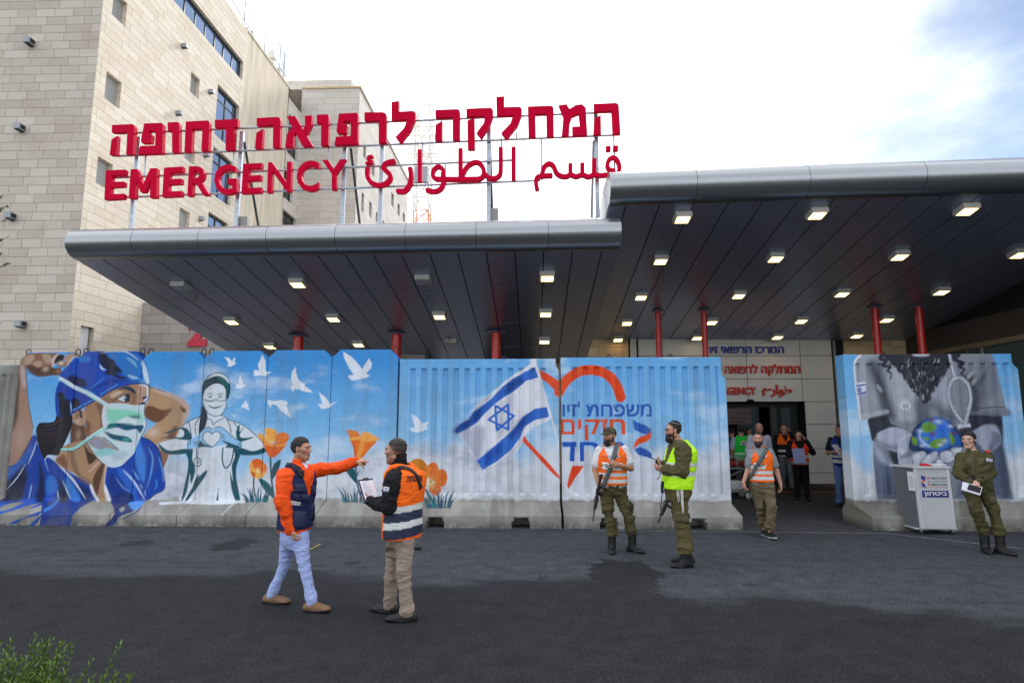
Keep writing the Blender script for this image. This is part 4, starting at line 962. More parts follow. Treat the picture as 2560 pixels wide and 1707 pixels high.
def paint_woman(p):
    F, K = p.fill, p.stroke
    SK, SL, SD = (170, 130, 98), (203, 170, 148), (92, 61, 44)
    # right arm, behind the head
    F(Z2([(1085, 550), (1200, 575), (1310, 620), (1480, 680), (1590, 750), (1640, 830), (1622, 910), (1570, 1050), (1490, 1200), (1400, 1330), (1330, 1560), (1240, 1560), (1190, 1400), (1000, 1230), (1190, 1040), (1030, 970), (1010, 890), (1030, 800), (1080, 700)]), (186, 146, 108))
    F(Z2([(1030, 830), (1120, 810), (1260, 865), (1385, 845), (1370, 905), (1200, 1040), (1040, 970)]), (112, 73, 49), .02)
    K(Z2([(1150, 575), (1400, 665), (1550, 760), (1620, 850), (1600, 960)]), px(Z2, 60), (206, 180, 168), .05, .8); K(Z2([(1560, 900), (1570, 980), (1550, 1050)]), px(Z2, 40), (208, 184, 172), .05, .8)
    F(Z2([(1505, 815), (1595, 860), (1560, 905)]), (108, 74, 54), .02); p.blob(Z2([(1135, 1180)])[0], .12, .09, (214, 190, 172), .9); p.blob(Z2([(1400, 1010)])[0], .1, .16, (204, 168, 134), .6)
    F(Z2([(1440, 1090), (1480, 1130), (1420, 1260), (1330, 1240)]), (124, 82, 56), .03); F(Z3([(2150, 190), (2250, 230), (2180, 430), (2140, 300)]), (148, 106, 80), .02)
    K(Z2([(1085, 548), (1190, 575), (1312, 614)]), px(Z2, 9), NAVY)
    # scrubs
    B, BD, BL_ = (11, 62, 156), (10, 20, 46), (52, 126, 214)
    F(Z3([(-60, 870), (-60, 560), (40, 400), (130, 400), (260, 320), (430, 0), (492, 10), (500, 100), (560, 210), (600, 310), (640, 280), (740, 340), (890, 450), (1000, 520), (1130, 590), (1200, 650), (1230, 760), (1245, 862)]), B)
    F(Z3([(-60, 860), (600, 862), (470, 950), (250, 985), (-60, 1050)]), (20, 82, 186)); F(Z3([(560, 862), (1245, 855), (1080, 950), (960, 1070), (940, 1230), (520, 1230), (545, 1070)]), (12, 54, 138), sm=False)
    for q in ([(20, 1000), (170, 960), (300, 880), (160, 890), (0, 950)], [(-40, 1060), (200, 1010), (420, 950), (560, 880), (480, 900), (200, 980)]): F(Z3(q), (140, 138, 132), .02)
    F(Z3([(120, 1165), (330, 1080), (540, 1000), (500, 1060), (340, 1095), (200, 1170)]), (18, 70, 160), .02); F(Z3([(370, 1205), (540, 1060), (530, 1110), (450, 1195)]), (18, 70, 160), .02); K(Z3([(600, 990), (700, 930), (790, 850)]), px(Z3, 40), (70, 145, 232), .02, .8)
    F(Z3([(-60, 690), (150, 540), (300, 380), (365, 500), (335, 700), (250, 860), (-60, 860)]), BD, .09, .95); F(Z3([(530, 330), (600, 600), (585, 860), (480, 860), (520, 600)]), BD, .07, .9); F(Z3([(770, 560), (880, 700), (910, 860), (790, 860)]), BD, .06, .85); F(Z3([(1010, 640), (1180, 700), (1210, 850), (1110, 850)]), (14, 36, 92), .05, .9)
    F(Z3([(40, 420), (180, 400), (330, 280), (420, 120), (440, 200), (330, 350), (120, 560), (0, 620)]), (28, 96, 182), .08, .9)
    F(Z3([(612, 600), (680, 520), (760, 600), (765, 720), (640, 800)]), (40, 116, 208), .06, .9); F(Z3([(880, 540), (1000, 690), (1070, 855), (960, 855), (890, 700)]), (52, 132, 216), .05, .9); F(Z3([(640, 790), (740, 760), (720, 860), (600, 860)]), (20, 80, 200), .04, .9)
    for q, w_, c in ([(372, 372), (440, 220), (490, 60)], 12, (214, 224, 236)), ([(90, 708), (230, 552), (345, 365)], 14, (196, 212, 232)), ([(378, 845), (405, 740), (425, 640)], 16, (150, 190, 235)), ([(500, 100), (560, 210), (600, 320), (650, 480)], 12, (150, 190, 232)), ([(742, 342), (900, 500), (1010, 630), (1145, 838)], 30, (208, 216, 232)), ([(838, 590), (890, 720), (945, 840)], 18, (196, 214, 238)), ([(768, 720), (782, 850)], 16, (190, 210, 236)):
        K(Z3(q), px(Z3, w_), c, .012, 1, True, True)
    # right shoulder
    F(Z3([(1880, 10), (1980, 40), (2080, 120), (2140, 220), (2170, 400), (2205, 680), (2080, 770), (1930, 865), (1480, 862), (1440, 740), (1390, 640), (1410, 420), (1560, 410), (1650, 370), (1790, 210), (1840, 80)]), (12, 66, 168))
    F(Z3([(1850, 50), (1920, 200), (1950, 330), (1930, 600), (1880, 560), (1800, 300)]), (66, 136, 224), .06, .9); F(Z3([(1560, 430), (1700, 460), (1790, 620), (1840, 830), (1760, 850), (1640, 620)]), (36, 104, 204), .06, .8); F(Z3([(1480, 500), (1600, 560), (1720, 760), (1740, 860), (1500, 850), (1450, 700)]), (10, 48, 134), .06, .9)
    for q, w_, c in ([(1980, 150), (2040, 280), (2020, 480), (1960, 700)], 26, (96, 162, 232)), ([(2120, 270), (2175, 460), (2185, 620)], 26, (92, 158, 230)), ([(1640, 450), (1760, 570), (1850, 700), (1935, 852)], 30, (196, 218, 242)), ([(1770, 440), (1830, 540), (1860, 590)], 24, (110, 170, 232)), ([(1540, 540), (1640, 680), (1740, 740)], 14, (110, 168, 226)), ([(1870, 640), (1905, 700)], 10, (190, 214, 240)), ([(1935, 720), (1945, 800)], 10, (190, 214, 240)), ([(2080, 560), (2095, 650), (2060, 720)], 20, (70, 140, 220)):
        K(Z3(q), px(Z3, w_), c, .016, .9, True, True)
    F(Z3([(1480, 860), (1560, 780), (1750, 760), (1800, 860), (1832, 910), (1780, 1000), (1600, 1070), (1545, 1165), (1450, 1200), (1400, 1225), (1405, 1180), (1500, 1090), (1530, 1000), (1500, 920)]), (14, 46, 112)); F(Z3([(1720, 890), (1935, 868), (1800, 990)]), (92, 152, 228), .02); F(Z3([(1600, 960), (1660, 940), (1660, 990), (1610, 1010)]), (160, 158, 152), .02); K(Z3([(1645, 1110), (1700, 1070), (1810, 1020), (1890, 950)]), px(Z3, 14), (16, 50, 110))
    K(Z3([(1880, 10), (1985, 42), (2085, 125), (2140, 220), (2172, 400), (2205, 685), (2080, 775), (1935, 865)]), px(Z3, 9), NAVY)
    # raised arm and hand
    F(Z1([(320, 175), (380, 215), (415, 300), (430, 480), (450, 780), (490, 1050), (540, 1300), (505, 1480)]) + Z3([(370, 110), (250, 310), (130, 395), (60, 350), (75, 0)]) + Z1([(120, 1300), (170, 850), (215, 500), (250, 240)]), (164, 126, 104))
    F(Z1([(250, 230), (300, 330), (325, 500), (310, 800), (290, 1100), (240, 1300), (150, 1420), (110, 1400), (170, 850), (215, 500)]), (84, 57, 42), .05); F(Z1([(345, 290), (400, 330), (424, 560), (400, 660), (355, 560), (335, 420)]), (192, 168, 164), .05, .9)
    p.blob(Z1([(345, 1450)])[0], .16, .28, (176, 148, 138), .7); F(Z3([(70, 30), (110, 40), (130, 300), (110, 360), (60, 340)]), (52, 50, 78), .05, .8); K(Z1([(385, 215), (418, 300), (432, 480), (452, 780), (492, 1050), (545, 1300)]), px(Z1, 9), (30, 34, 48)); K(Z3([(430, 10), (370, 120), (250, 315), (135, 400), (50, 360)]), px(Z3, 10), (20, 30, 50))
    F(Z1([(345, 150), (400, 98), (560, 80), (760, 80), (960, 90), (965, 140), (900, 230), (860, 310), (900, 330), (985, 322), (1002, 380), (985, 437), (850, 440), (700, 460), (590, 450), (480, 380), (420, 300), (380, 210)]), (140, 102, 78))
    F(Z1([(430, 290), (560, 290), (640, 322), (720, 290), (800, 286), (870, 330), (960, 330), (990, 380), (970, 425), (850, 432), (700, 450), (590, 440), (500, 385)]), (84, 57, 44), .03)
    for q in ([(390, 150), (540, 105), (558, 180), (480, 255), (405, 270)], [(545, 240), (640, 208), (692, 250), (660, 300), (580, 300)], [(700, 110), (800, 100), (850, 200), (800, 260), (730, 220)]): F(Z1(q), (184, 156, 132), .04, .85)
    p.blob(Z1([(745, 340)])[0], .06, .05, (196, 172, 150), .9); p.blob(Z1([(945, 375)])[0], .05, .04, (150, 116, 96), .9); F(Z1([(845, 200), (900, 120), (965, 95), (930, 190), (880, 290), (850, 300)]), (206, 186, 176), .02)
    F(Z1([(900, 180), (960, 110), (1050, 120), (1040, 170), (1010, 215), (930, 235), (885, 255)]), (42, 26, 22), .02); F(Z1([(1050, 160), (1160, 85), (1270, 100), (1210, 150), (1095, 300), (1075, 240)]), (186, 150, 130)); K(Z1([(1205, 145), (1140, 220), (1092, 300)]), px(Z1, 16), (215, 205, 205)); F(Z1([(925, 255), (1000, 205), (1085, 245), (1065, 305), (960, 300)]), (140, 104, 78)); p.blob(Z1([(1000, 245)])[0], .05, .035, (222, 205, 190), .95)
    K(Z1([(420, 330), (500, 410), (600, 455), (720, 462), (860, 440), (985, 438), (1005, 390), (990, 325), (900, 330)]), px(Z1, 8), (26, 30, 46))
    # neck, hair, face
    F(Z2([(0, 1050), (90, 1080), (170, 1090), (200, 1260), (60, 1330), (-20, 1360)]) , (94, 61, 42))
    F(Z3([(870, 120), (1160, 60), (1290, 270), (1425, 390), (1400, 600), (1425, 862), (1320, 866), (1240, 780), (1205, 640), (1000, 500), (850, 430), (740, 330), (820, 190)]), (174, 136, 102))
    F(Z3([(1120, 100), (1190, 200), (1290, 290), (1190, 375), (1150, 250)]), (72, 48, 38), .03); K(Z3([(950, 190), (990, 380), (1060, 540), (1180, 620)]), px(Z3, 60), (118, 84, 62), .06, .75); F(Z3([(790, 280), (860, 250), (890, 420), (760, 330)]), (120, 78, 58), .04, .9)
    F(Z3([(1395, 330), (1375, 480), (1335, 640), (1295, 785), (1238, 640), (1270, 500)]), (92, 61, 43), .03); K(Z3([(1335, 330), (1250, 420), (1190, 470)]), px(Z3, 20), (214, 190, 176), .03, .8); K(Z3([(1215, 665), (1250, 760), (1315, 865)]), px(Z3, 34), (222, 226, 232), .012, 1, True, False); F(Z3([(1395, 630), (1440, 720), (1482, 855), (1430, 855), (1392, 720)]), (224, 230, 238)); K(Z3([(1418, 400), (1400, 520), (1392, 640)]), px(Z3, 16), (216, 206, 204), .02, .9)
    F(Z2([(180, 830), (330, 735), (460, 790), (440, 1100), (330, 1170), (230, 1260), (180, 1150), (195, 1000)]), (164, 124, 92)); F(Z2([(330, 780), (440, 800), (430, 1090), (390, 1110), (400, 950)]), (112, 80, 62), .06, .8); F(Z2([(190, 1010), (260, 1050), (250, 1180), (210, 1240), (180, 1150)]), (112, 78, 56), .05, .8); p.blob(Z2([(90, 1210)])[0], .05, .1, (176, 140, 116), .8)
    F(Z2([(0, 940), (60, 890), (130, 855), (190, 900), (206, 1000), (170, 1070), (100, 1087), (30, 1045)]), (182, 142, 114)); F(Z2([(95, 870), (132, 875), (148, 965), (118, 972)]), (38, 40, 56)); F(Z2([(30, 930), (90, 905), (110, 980), (60, 1000)]), (132, 96, 76), .04, .7); K(Z2([(10, 1030), (60, 1075), (120, 1090), (180, 1065), (207, 1000)]), px(Z2, 7), (30, 34, 48)); p.blob(Z2([(80, 1020)])[0], .04, .05, (206, 180, 164), .8)
    F(Z1([(940, 1080), (1165, 1090), (1175, 1250), (1130, 1390)]) + Z3([(880, 60), (815, 190), (770, 255), (640, 250), (590, 305), (520, 150), (490, 30)]) + Z1([(600, 1440), (590, 1330), (650, 1222), (820, 1212), (900, 1175)]), (26, 21, 30))
    for q, c in ([(630, 1335), (760, 1400), (950, 1360), (1090, 1180)], (84, 58, 56)), ([(640, 1412), (800, 1446), (1000, 1400), (1110, 1250)], (70, 48, 50)), ([(670, 1246), (800, 1266), (960, 1190), (1060, 1110)], (92, 66, 60)), ([(640, 1500), (800, 1520), (1000, 1490), (1100, 1350)], (48, 40, 58)), ([(700, 1320), (850, 1330), (1000, 1240)], (38, 48, 92)): K(Z1(q), px(Z1, 14), c, .012, .8, True, True)
    F(Z2([(505, 615), (640, 555), (800, 508), (950, 492), (1055, 512), (1078, 560), (1072, 680), (1012, 752), (1005, 805), (700, 790), (510, 790), (400, 690)]), SK)
    F(Z2([(930, 515), (1040, 528), (1060, 600), (1040, 660), (990, 720), (965, 795), (925, 780)]), (186, 150, 128), .03); F(Z2([(540, 645), (640, 600), (705, 620), (620, 682), (550, 690)]), (206, 176, 156), .04); F(Z2([(700, 560), (870, 600), (900, 700), (880, 790), (820, 780), (830, 660)]), (120, 84, 60), .06, .7); F(Z2([(420, 690), (560, 700), (640, 760), (500, 770)]), (128, 92, 70), .05, .6)
    F(Z2([(640, 722), (700, 678), (765, 655), (805, 690), (795, 742), (715, 748)]), (206, 214, 220)); F(Z2([(745, 655), (806, 648), (815, 700), (795, 748), (740, 745)]), (18, 36, 58)); p.blob(Z2([(750, 690)])[0], .012, .012, (235, 240, 245), 1); K(Z2([(570, 735), (650, 690), (740, 650), (800, 640)]), px(Z2, 14), (62, 42, 40)); K(Z2([(640, 725), (715, 752), (800, 748)]), px(Z2, 10), (50, 40, 46)); K(Z2([(590, 690), (680, 640), (745, 625)]), px(Z2, 8), (110, 72, 54))
    F(Z2([(625, 598), (720, 545), (800, 538), (872, 580), (897, 645), (860, 625), (800, 590), (720, 572)]), (18, 44, 78))
    K(Z2([(955, 512), (1040, 530), (1058, 600), (1050, 690), (1008, 748)]), px(Z2, 22), (222, 228, 236)); K(Z2([(1082, 505), (1082, 690), (1005, 762)]), px(Z2, 9), NAVY); F(Z2([(972, 712), (1000, 680), (1052, 675), (1030, 705)]), (20, 40, 66)); F(Z2([(955, 775), (990, 755), (1032, 765), (1010, 800), (965, 800)]), (16, 32, 58))
    # cap
    F(Z1([(985, 540), (920, 660), (900, 820), (925, 1090), (1060, 1108), (1165, 1085), (1330, 985), (1555, 855), (1400, 760), (1200, 660), (1080, 600)]), (8, 58, 160))
    F(Z1([(945, 740), (1040, 735), (1075, 840), (1135, 850), (1145, 1100), (980, 1090), (945, 900)]), (16, 19, 36), .03); F(Z1([(1180, 830), (1260, 825), (1315, 920), (1205, 1015), (1172, 940)]), (13, 17, 42), .03); K(Z1([(1152, 890), (1160, 960), (1168, 1055)]), px(Z1, 22), (150, 190, 232), .02, 1, True, True); K(Z1([(960, 800), (950, 950), (965, 1080)]), px(Z1, 26), (24, 92, 200), .03, .7, True, True)
    for k in range(5): a = np.array([1200, 1010]) + np.array([78, -40]) * k; K(Z1([tuple(a), tuple(a + [48, -26])]), px(Z1, 24), (70, 150, 218), .015)
    F(Z1([(970, 480), (1100, 290), (1260, 140)]) + Z2([(180, 40), (420, 10), (800, 20), (930, 70), (995, 150), (1042, 240), (1078, 380), (1087, 512), (950, 495), (800, 512), (640, 560), (520, 612), (400, 690), (250, 600), (100, 545), (0, 508)]), (8, 70, 176))
    F(Z2([(480, 60), (700, 40), (900, 90), (985, 180), (960, 450), (800, 440), (690, 340), (600, 200), (500, 110)]), (32, 116, 194), .08); F(Z2([(100, 130), (240, 110), (250, 180), (130, 200)]), (30, 122, 206), .05, .9)
    F(Z2([(390, 50), (480, 90), (520, 140), (590, 170), (607, 230), (662, 270), (698, 345), (600, 352), (700, 395), (800, 412), (660, 425), (560, 382), (465, 360), (485, 300), (420, 250), (372, 170)]), (11, 22, 56), .02); F(Z2([(0, 375), (60, 398), (185, 450), (187, 546), (60, 520), (-60, 480), (-70, 420)]), (12, 26, 70), .04)
    for q, w_, c in ([(290, 580), (450, 500), (620, 455), (790, 440)], 26, (10, 36, 96)), ([(560, 520), (640, 500), (720, 480)], 12, (10, 36, 96)), ([(265, 562), (370, 480), (462, 410)], 12, (84, 156, 222)), ([(388, 230), (420, 285), (466, 306)], 26, (206, 222, 240)), ([(760, 130), (850, 190), (910, 270)], 40, (120, 178, 222)), ([(780, 375), (850, 410), (930, 420)], 46, (150, 196, 228)), ([(400, 72), (560, 45), (740, 50), (860, 110), (932, 168)], 16, (210, 226, 240)):
        K(Z2(q), px(Z2, w_), c, .02, .9, True, True)
    F(Z2([(972, 200), (996, 178), (1050, 300), (1080, 440), (1080, 505), (1035, 500), (1005, 420), (985, 300)]), (196, 220, 240), .02); F(Z2([(955, 430), (1010, 430), (1040, 500), (955, 490)]), (90, 160, 215), .03, .8)
    K(Z2([(1085, 512), (950, 497), (800, 514), (640, 562), (520, 614), (410, 680)]), px(Z2, 12), NAVY, .012)
    for k in range(6): a = np.array([400, 650]) + np.array([42, -26]) * k; K(Z2([tuple(a), tuple(a + [28, -15])]), px(Z2, 16), (80, 150, 216), .012)
    K(Z2([(-10, 915), (90, 870), (180, 815), (330, 735)]), px(Z2, 10), (14, 30, 60))
    # mask
    F(Z2([(510, 778), (700, 772), (890, 800), (1018, 792), (1012, 900), (1032, 990), (1046, 1080), (965, 1240), (900, 1380)]) + Z3([(1785, 235), (1640, 370), (1560, 412), (1450, 406), (1330, 310), (1180, 110)]) + Z2([(205, 1330), (340, 1215), (452, 1130), (438, 950), (455, 800)]), (206, 222, 230))
    F(Z2([(510, 850), (700, 850), (960, 900), (970, 1050), (800, 1010), (640, 1030), (540, 1058), (488, 950)]), (132, 211, 182), .07, .95); F(Z2([(640, 1030), (780, 960), (965, 1010), (860, 1052)]), (212, 228, 232), .03); F(Z2([(520, 800), (800, 800), (960, 840), (800, 850), (560, 830)]), (196, 218, 224), .03, .8); F(Z2([(800, 950), (910, 940), (960, 975), (860, 985)]), (22, 92, 108), .05, .8)
    F(Z2([(450, 1135), (530, 1062), (700, 1058), (880, 1078), (1003, 1083), (950, 1192), (900, 1132), (760, 1152), (620, 1108)]), (14, 84, 112), .02); F(Z2([(450, 1135), (530, 1062), (620, 1060), (600, 1110)]), (20, 120, 110), .05, .8); F(Z2([(460, 1165), (600, 1210), (780, 1240), (842, 1312), (740, 1312), (560, 1270), (490, 1212)]), (14, 82, 108), .03); F(Z2([(700, 1270), (800, 1260), (780, 1310)]), (80, 190, 160), .04, .6)
    F(Z2([(220, 1320), (360, 1230), (520, 1330), (645, 1425), (480, 1412), (380, 1425)]), (152, 132, 128), .05, .9); F(Z3([(1250, 200), (1450, 160), (1530, 235), (1340, 265)]), (138, 206, 206), .05, .9); F(Z3([(1230, 60), (1330, 40), (1380, 130), (1290, 150)]), (150, 160, 190), .06, .7); F(Z3([(1480, 250), (1640, 190), (1700, 250), (1560, 330)]), (160, 186, 196), .06, .6); K(Z3([(1380, 20), (1480, 90), (1580, 180)]), px(Z3, 18), (30, 100, 110), .02, .8)
    K(Z2([(1022, 800), (1010, 900), (1042, 1080), (966, 1238)]), px(Z2, 9), NAVY); K(Z3([(1160, 80), (1215, 190), (1290, 290), (1400, 385)]), px(Z3, 9), (18, 40, 62)); K(Z2([(530, 1062), (700, 1052), (850, 1062)]), px(Z2, 8), (14, 50, 66))
    K(Z1([(985, 495), (1100, 560), (1220, 640), (1400, 720)]) + Z2([(210, 625), (340, 700), (440, 765), (505, 800)]), px(Z2, 50), (206, 222, 232)); K(Z2([(200, 650), (330, 722), (440, 790)]), px(Z2, 14), (140, 214, 192)); K(Z2([(470, 800), (445, 900), (450, 1040), (470, 1100)]), px(Z2, 50), (216, 226, 234))
    K(Z2([(455, 1125), (330, 1200), (200, 1290)]) + Z3([(980, 165), (830, 178)]), px(Z2, 42), (150, 218, 208)); K(Z2([(440, 1110), (320, 1185), (190, 1278)]), px(Z2, 14), (218, 230, 236)); K(Z2([(330, 1225), (210, 1310)]) + Z3([(1000, 190), (830, 192)]), px(Z2, 8), (20, 60, 80))
    p.C *= 1.0

def paint_nurse(p):
    F, K = p.fill, p.stroke; T = lambda q: Z4(q); W_ = (222, 229, 238); G = (150, 200, 240)
    F(T([(600, 585), (750, 585), (820, 640), (900, 668), (1000, 713), (1100, 790), (1200, 868), (1247, 930), (1240, 975), (1120, 1010), (960, 1002), (930, 1010), (905, 1160), (930, 1300), (962, 1545), (322, 1545), (380, 1350), (392, 1200), (380, 1000), (200, 1012), (90, 955), (58, 908), (150, 880), (250, 850), (290, 780), (330, 712), (420, 660), (520, 615)]), W_)
    F(T([(558, 400), (570, 330), (640, 268), (710, 250), (782, 280), (803, 330), (808, 430), (803, 520), (760, 582), (690, 608), (620, 592), (575, 545)]), W_)
    # teal masses
    F(T([(60, 895), (130, 955), (205, 985), (372, 965), (382, 1012), (205, 1027), (110, 985)]), TEAL); F(T([(950, 950), (1100, 990), (1243, 945), (1238, 1002), (1112, 1034), (945, 1024)]), TEAL)
    F(T([(362, 985), (442, 960), (440, 1080), (472, 1200), (422, 1345), (412, 1235), (382, 1420), (328, 1535), (315, 1540), (345, 1400), (388, 1200), (392, 1080)]), TEAL); F(T([(893, 955), (965, 1000), (920, 1160), (922, 1300), (965, 1545), (918, 1545), (866, 1400), (848, 1210), (880, 1310), (868, 1150), (902, 1050)]), TEAL)
    F(T([(597, 1195), (582, 1260), (472, 1412), (382, 1532), (352, 1540), (430, 1400), (520, 1262)]), TEAL); F(T([(724, 1395), (698, 1532), (722, 1532)]), TEAL, sm=False); F(T([(515, 1240), (500, 1300), (440, 1400), (470, 1300)]), TEAL)
    F(T([(80, 852), (200, 832), (330, 838), (345, 770), (290, 735), (385, 745), (432, 855), (350, 868), (220, 850)]), TEAL); F(T([(120, 800), (260, 745), (320, 735), (230, 780)]), TEAL)
    F(T([(935, 875), (915, 780), (955, 700), (965, 840), (1112, 835), (1000, 880)]), TEAL)
    for q, w_ in [([(400, 665), (420, 760), (432, 855)], 10), ([(340, 730), (390, 790), (420, 840)], 8), ([(522, 615), (472, 700), (474, 800)], 10), ([(815, 640), (845, 710), (862, 790)], 10), ([(755, 590), (840, 652), (902, 670), (1002, 715), (1120, 808), (1243, 935)], 8), ([(522, 612), (420, 658), (322, 722)], 8), ([(892, 680), (950, 770), (938, 860)], 10), ([(995, 735), (955, 800), (950, 860)], 9), ([(520, 800), (480, 860)], 8),
                  ([(605, 640), (642, 648), (667, 702), (702, 670), (778, 635)], 9), ([(605, 372), (632, 362), (662, 372)], 8), ([(718, 372), (745, 366), (772, 368)], 8), ([(563, 425), (640, 446), (690, 430), (760, 446), (808, 425)], 8), ([(575, 440), (620, 455), (690, 445)], 5), ([(558, 470), (585, 545), (640, 595), (700, 608), (760, 588), (803, 520)], 8), ([(548, 390), (560, 480), (575, 540)], 7), ([(803, 390), (806, 470), (803, 520)], 7), ([(600, 600), (602, 640)], 6), ([(750, 590), (755, 610)], 6)]: K(T(q), px(Z4, w_), TEAL, .007)
    K(T([(608, 490), (680, 520), (775, 492)]), px(Z4, 16), TEAL, .007, 1, True, True)
    for c in ((632, 398), (745, 398)): p.blob(T([c])[0], .034, .017, (60, 96, 112), .9); p.blob(T([c])[0], .015, .015, (14, 40, 56), 1)
    F(T([(545, 385), (548, 280), (588, 200), (650, 152), (740, 134), (812, 172), (850, 250), (852, 350), (822, 428), (806, 390), (800, 320), (770, 276), (710, 255), (640, 275), (575, 332), (558, 400)]), (16, 58, 76)); F(T([(588, 212), (660, 155), (750, 146), (822, 195), (838, 255), (790, 203), (720, 172), (650, 186)]), (216, 226, 234)); F(T([(700, 180), (790, 215), (835, 300), (825, 400), (800, 300), (760, 250)]), (18, 104, 100), .03, .8)
    F(T([(552, 495), (602, 585), (582, 720), (516, 795), (513, 720), (530, 600)]), (14, 44, 68))
    # gloves and heart
    F(T([(388, 965), (383, 900), (440, 850), (520, 800), (560, 758), (610, 732), (650, 758), (662, 805), (590, 792), (560, 822), (570, 882), (640, 932), (655, 955), (540, 945), (450, 962)]), G); F(T([(972, 955), (977, 890), (900, 850), (800, 770), (740, 728), (690, 738), (658, 790), (720, 780), (747, 812), (740, 872), (670, 922), (658, 952), (780, 922), (900, 948)]), G)
    F(T([(655, 948), (570, 882), (555, 822), (590, 780), (640, 790), (655, 806), (680, 780), (730, 785), (750, 832), (722, 886)]), W_); K(T([(655, 948), (570, 882), (555, 822), (590, 780), (640, 790), (655, 806), (680, 780), (730, 785), (750, 832), (722, 886), (655, 948)]), px(Z4, 8), TEAL, .007)
    F(T([(498, 945), (528, 878), (560, 910), (650, 945), (560, 942)]), TEAL); F(T([(755, 870), (860, 905), (970, 955), (800, 950), (820, 920)]), TEAL); K(T([(515, 795), (560, 752), (615, 728), (652, 755), (690, 730), (745, 726), (810, 772), (905, 850), (977, 890)]), px(Z4, 8), TEAL, .007)
    for q in ([(400, 870), (388, 910), (392, 965)], [(420, 870), (410, 920)], [(450, 880), (470, 900), (500, 890)], [(460, 920), (490, 915)], [(965, 900), (968, 950)], [(945, 900), (940, 945)], [(760, 800), (790, 830)], [(760, 830), (790, 860)]): K(T(q), px(Z4, 8), TEAL, .007)
    K(T([(772, 955), (765, 1080), (782, 1150), (805, 1172), (845, 1140), (876, 1060), (890, 955)]), px(Z4, 15), TEAL, .008); K(T([(488, 955), (484, 1065)]), px(Z4, 12), TEAL); c = [(495 + 40 * math.cos(t), 1110 + 46 * math.sin(t)) for t in np.linspace(0, 2 * math.pi, 17)]; K(T(c), px(Z4, 11), TEAL, .007); c = [(498 + 16 * math.cos(t), 1105 + 18 * math.sin(t)) for t in np.linspace(0, 2 * math.pi, 9)]; K(T(c), px(Z4, 8), TEAL, .007)
    K(T([(90, 1560), (420, 1545), (700, 1548), (1000, 1540)]), px(Z4, 26), (226, 232, 240), .03, .9); K(M2([(670, 1390), (720, 1340), (770, 1295)]), px(M2, 10), (214, 218, 224), .02, .9)
DOVES = [(M2, [(690, 105), (730, 115), (752, 140), (770, 105), (780, 125), (768, 148), (788, 155), (770, 170), (740, 184), (705, 180), (722, 170), (715, 140)]),
 (M2, [(1000, 85), (1025, 140), (1025, 220), (1072, 232), (1045, 245), (1030, 260), (985, 258), (932, 260), (930, 210), (960, 215), (975, 215), (963, 165), (970, 155)]), (M2, [(820, 258), (840, 300), (838, 325), (868, 338), (848, 350), (825, 365), (785, 362), (782, 325), (808, 330), (805, 295)]),
 (M2, [(865, 455), (870, 480), (888, 490), (880, 505), (897, 542), (870, 530), (850, 515), (830, 520), (828, 500), (845, 485)]), (M2, [(1272, 185), (1275, 235), (1290, 280), (1315, 315), (1352, 322), (1345, 340), (1380, 365), (1415, 395), (1350, 390), (1300, 370), (1262, 365), (1250, 390), (1222, 350), (1250, 340), (1232, 290), (1240, 225)]),
 (M2, [(1042, 455), (1100, 465), (1150, 455), (1195, 468), (1208, 488), (1190, 495), (1205, 530), (1240, 602), (1180, 565), (1130, 520), (1110, 495), (1075, 495), (1065, 520), (1045, 485)]), (M2, [(1460, 392), (1510, 430), (1540, 470), (1560, 490), (1615, 465), (1570, 500), (1545, 520), (1480, 528), (1455, 490), (1490, 490), (1475, 440)]),
 (M2, [(718, 506), (736, 500), (730, 512)]), (M2, [(750, 577), (770, 580), (786, 576), (772, 592)]),
 (M3, [(190, 62), (260, 105), (310, 160), (345, 205), (370, 160), (400, 115), (425, 160), (415, 200), (375, 240), (408, 258), (380, 275), (310, 290), (255, 298), (225, 258), (275, 250), (240, 200), (210, 140), (195, 100)]), (M3, [(740, 565), (785, 590), (815, 620), (830, 645), (890, 635), (870, 665), (880, 690), (850, 705), (810, 720), (740, 715), (728, 680), (770, 680), (755, 630)])]
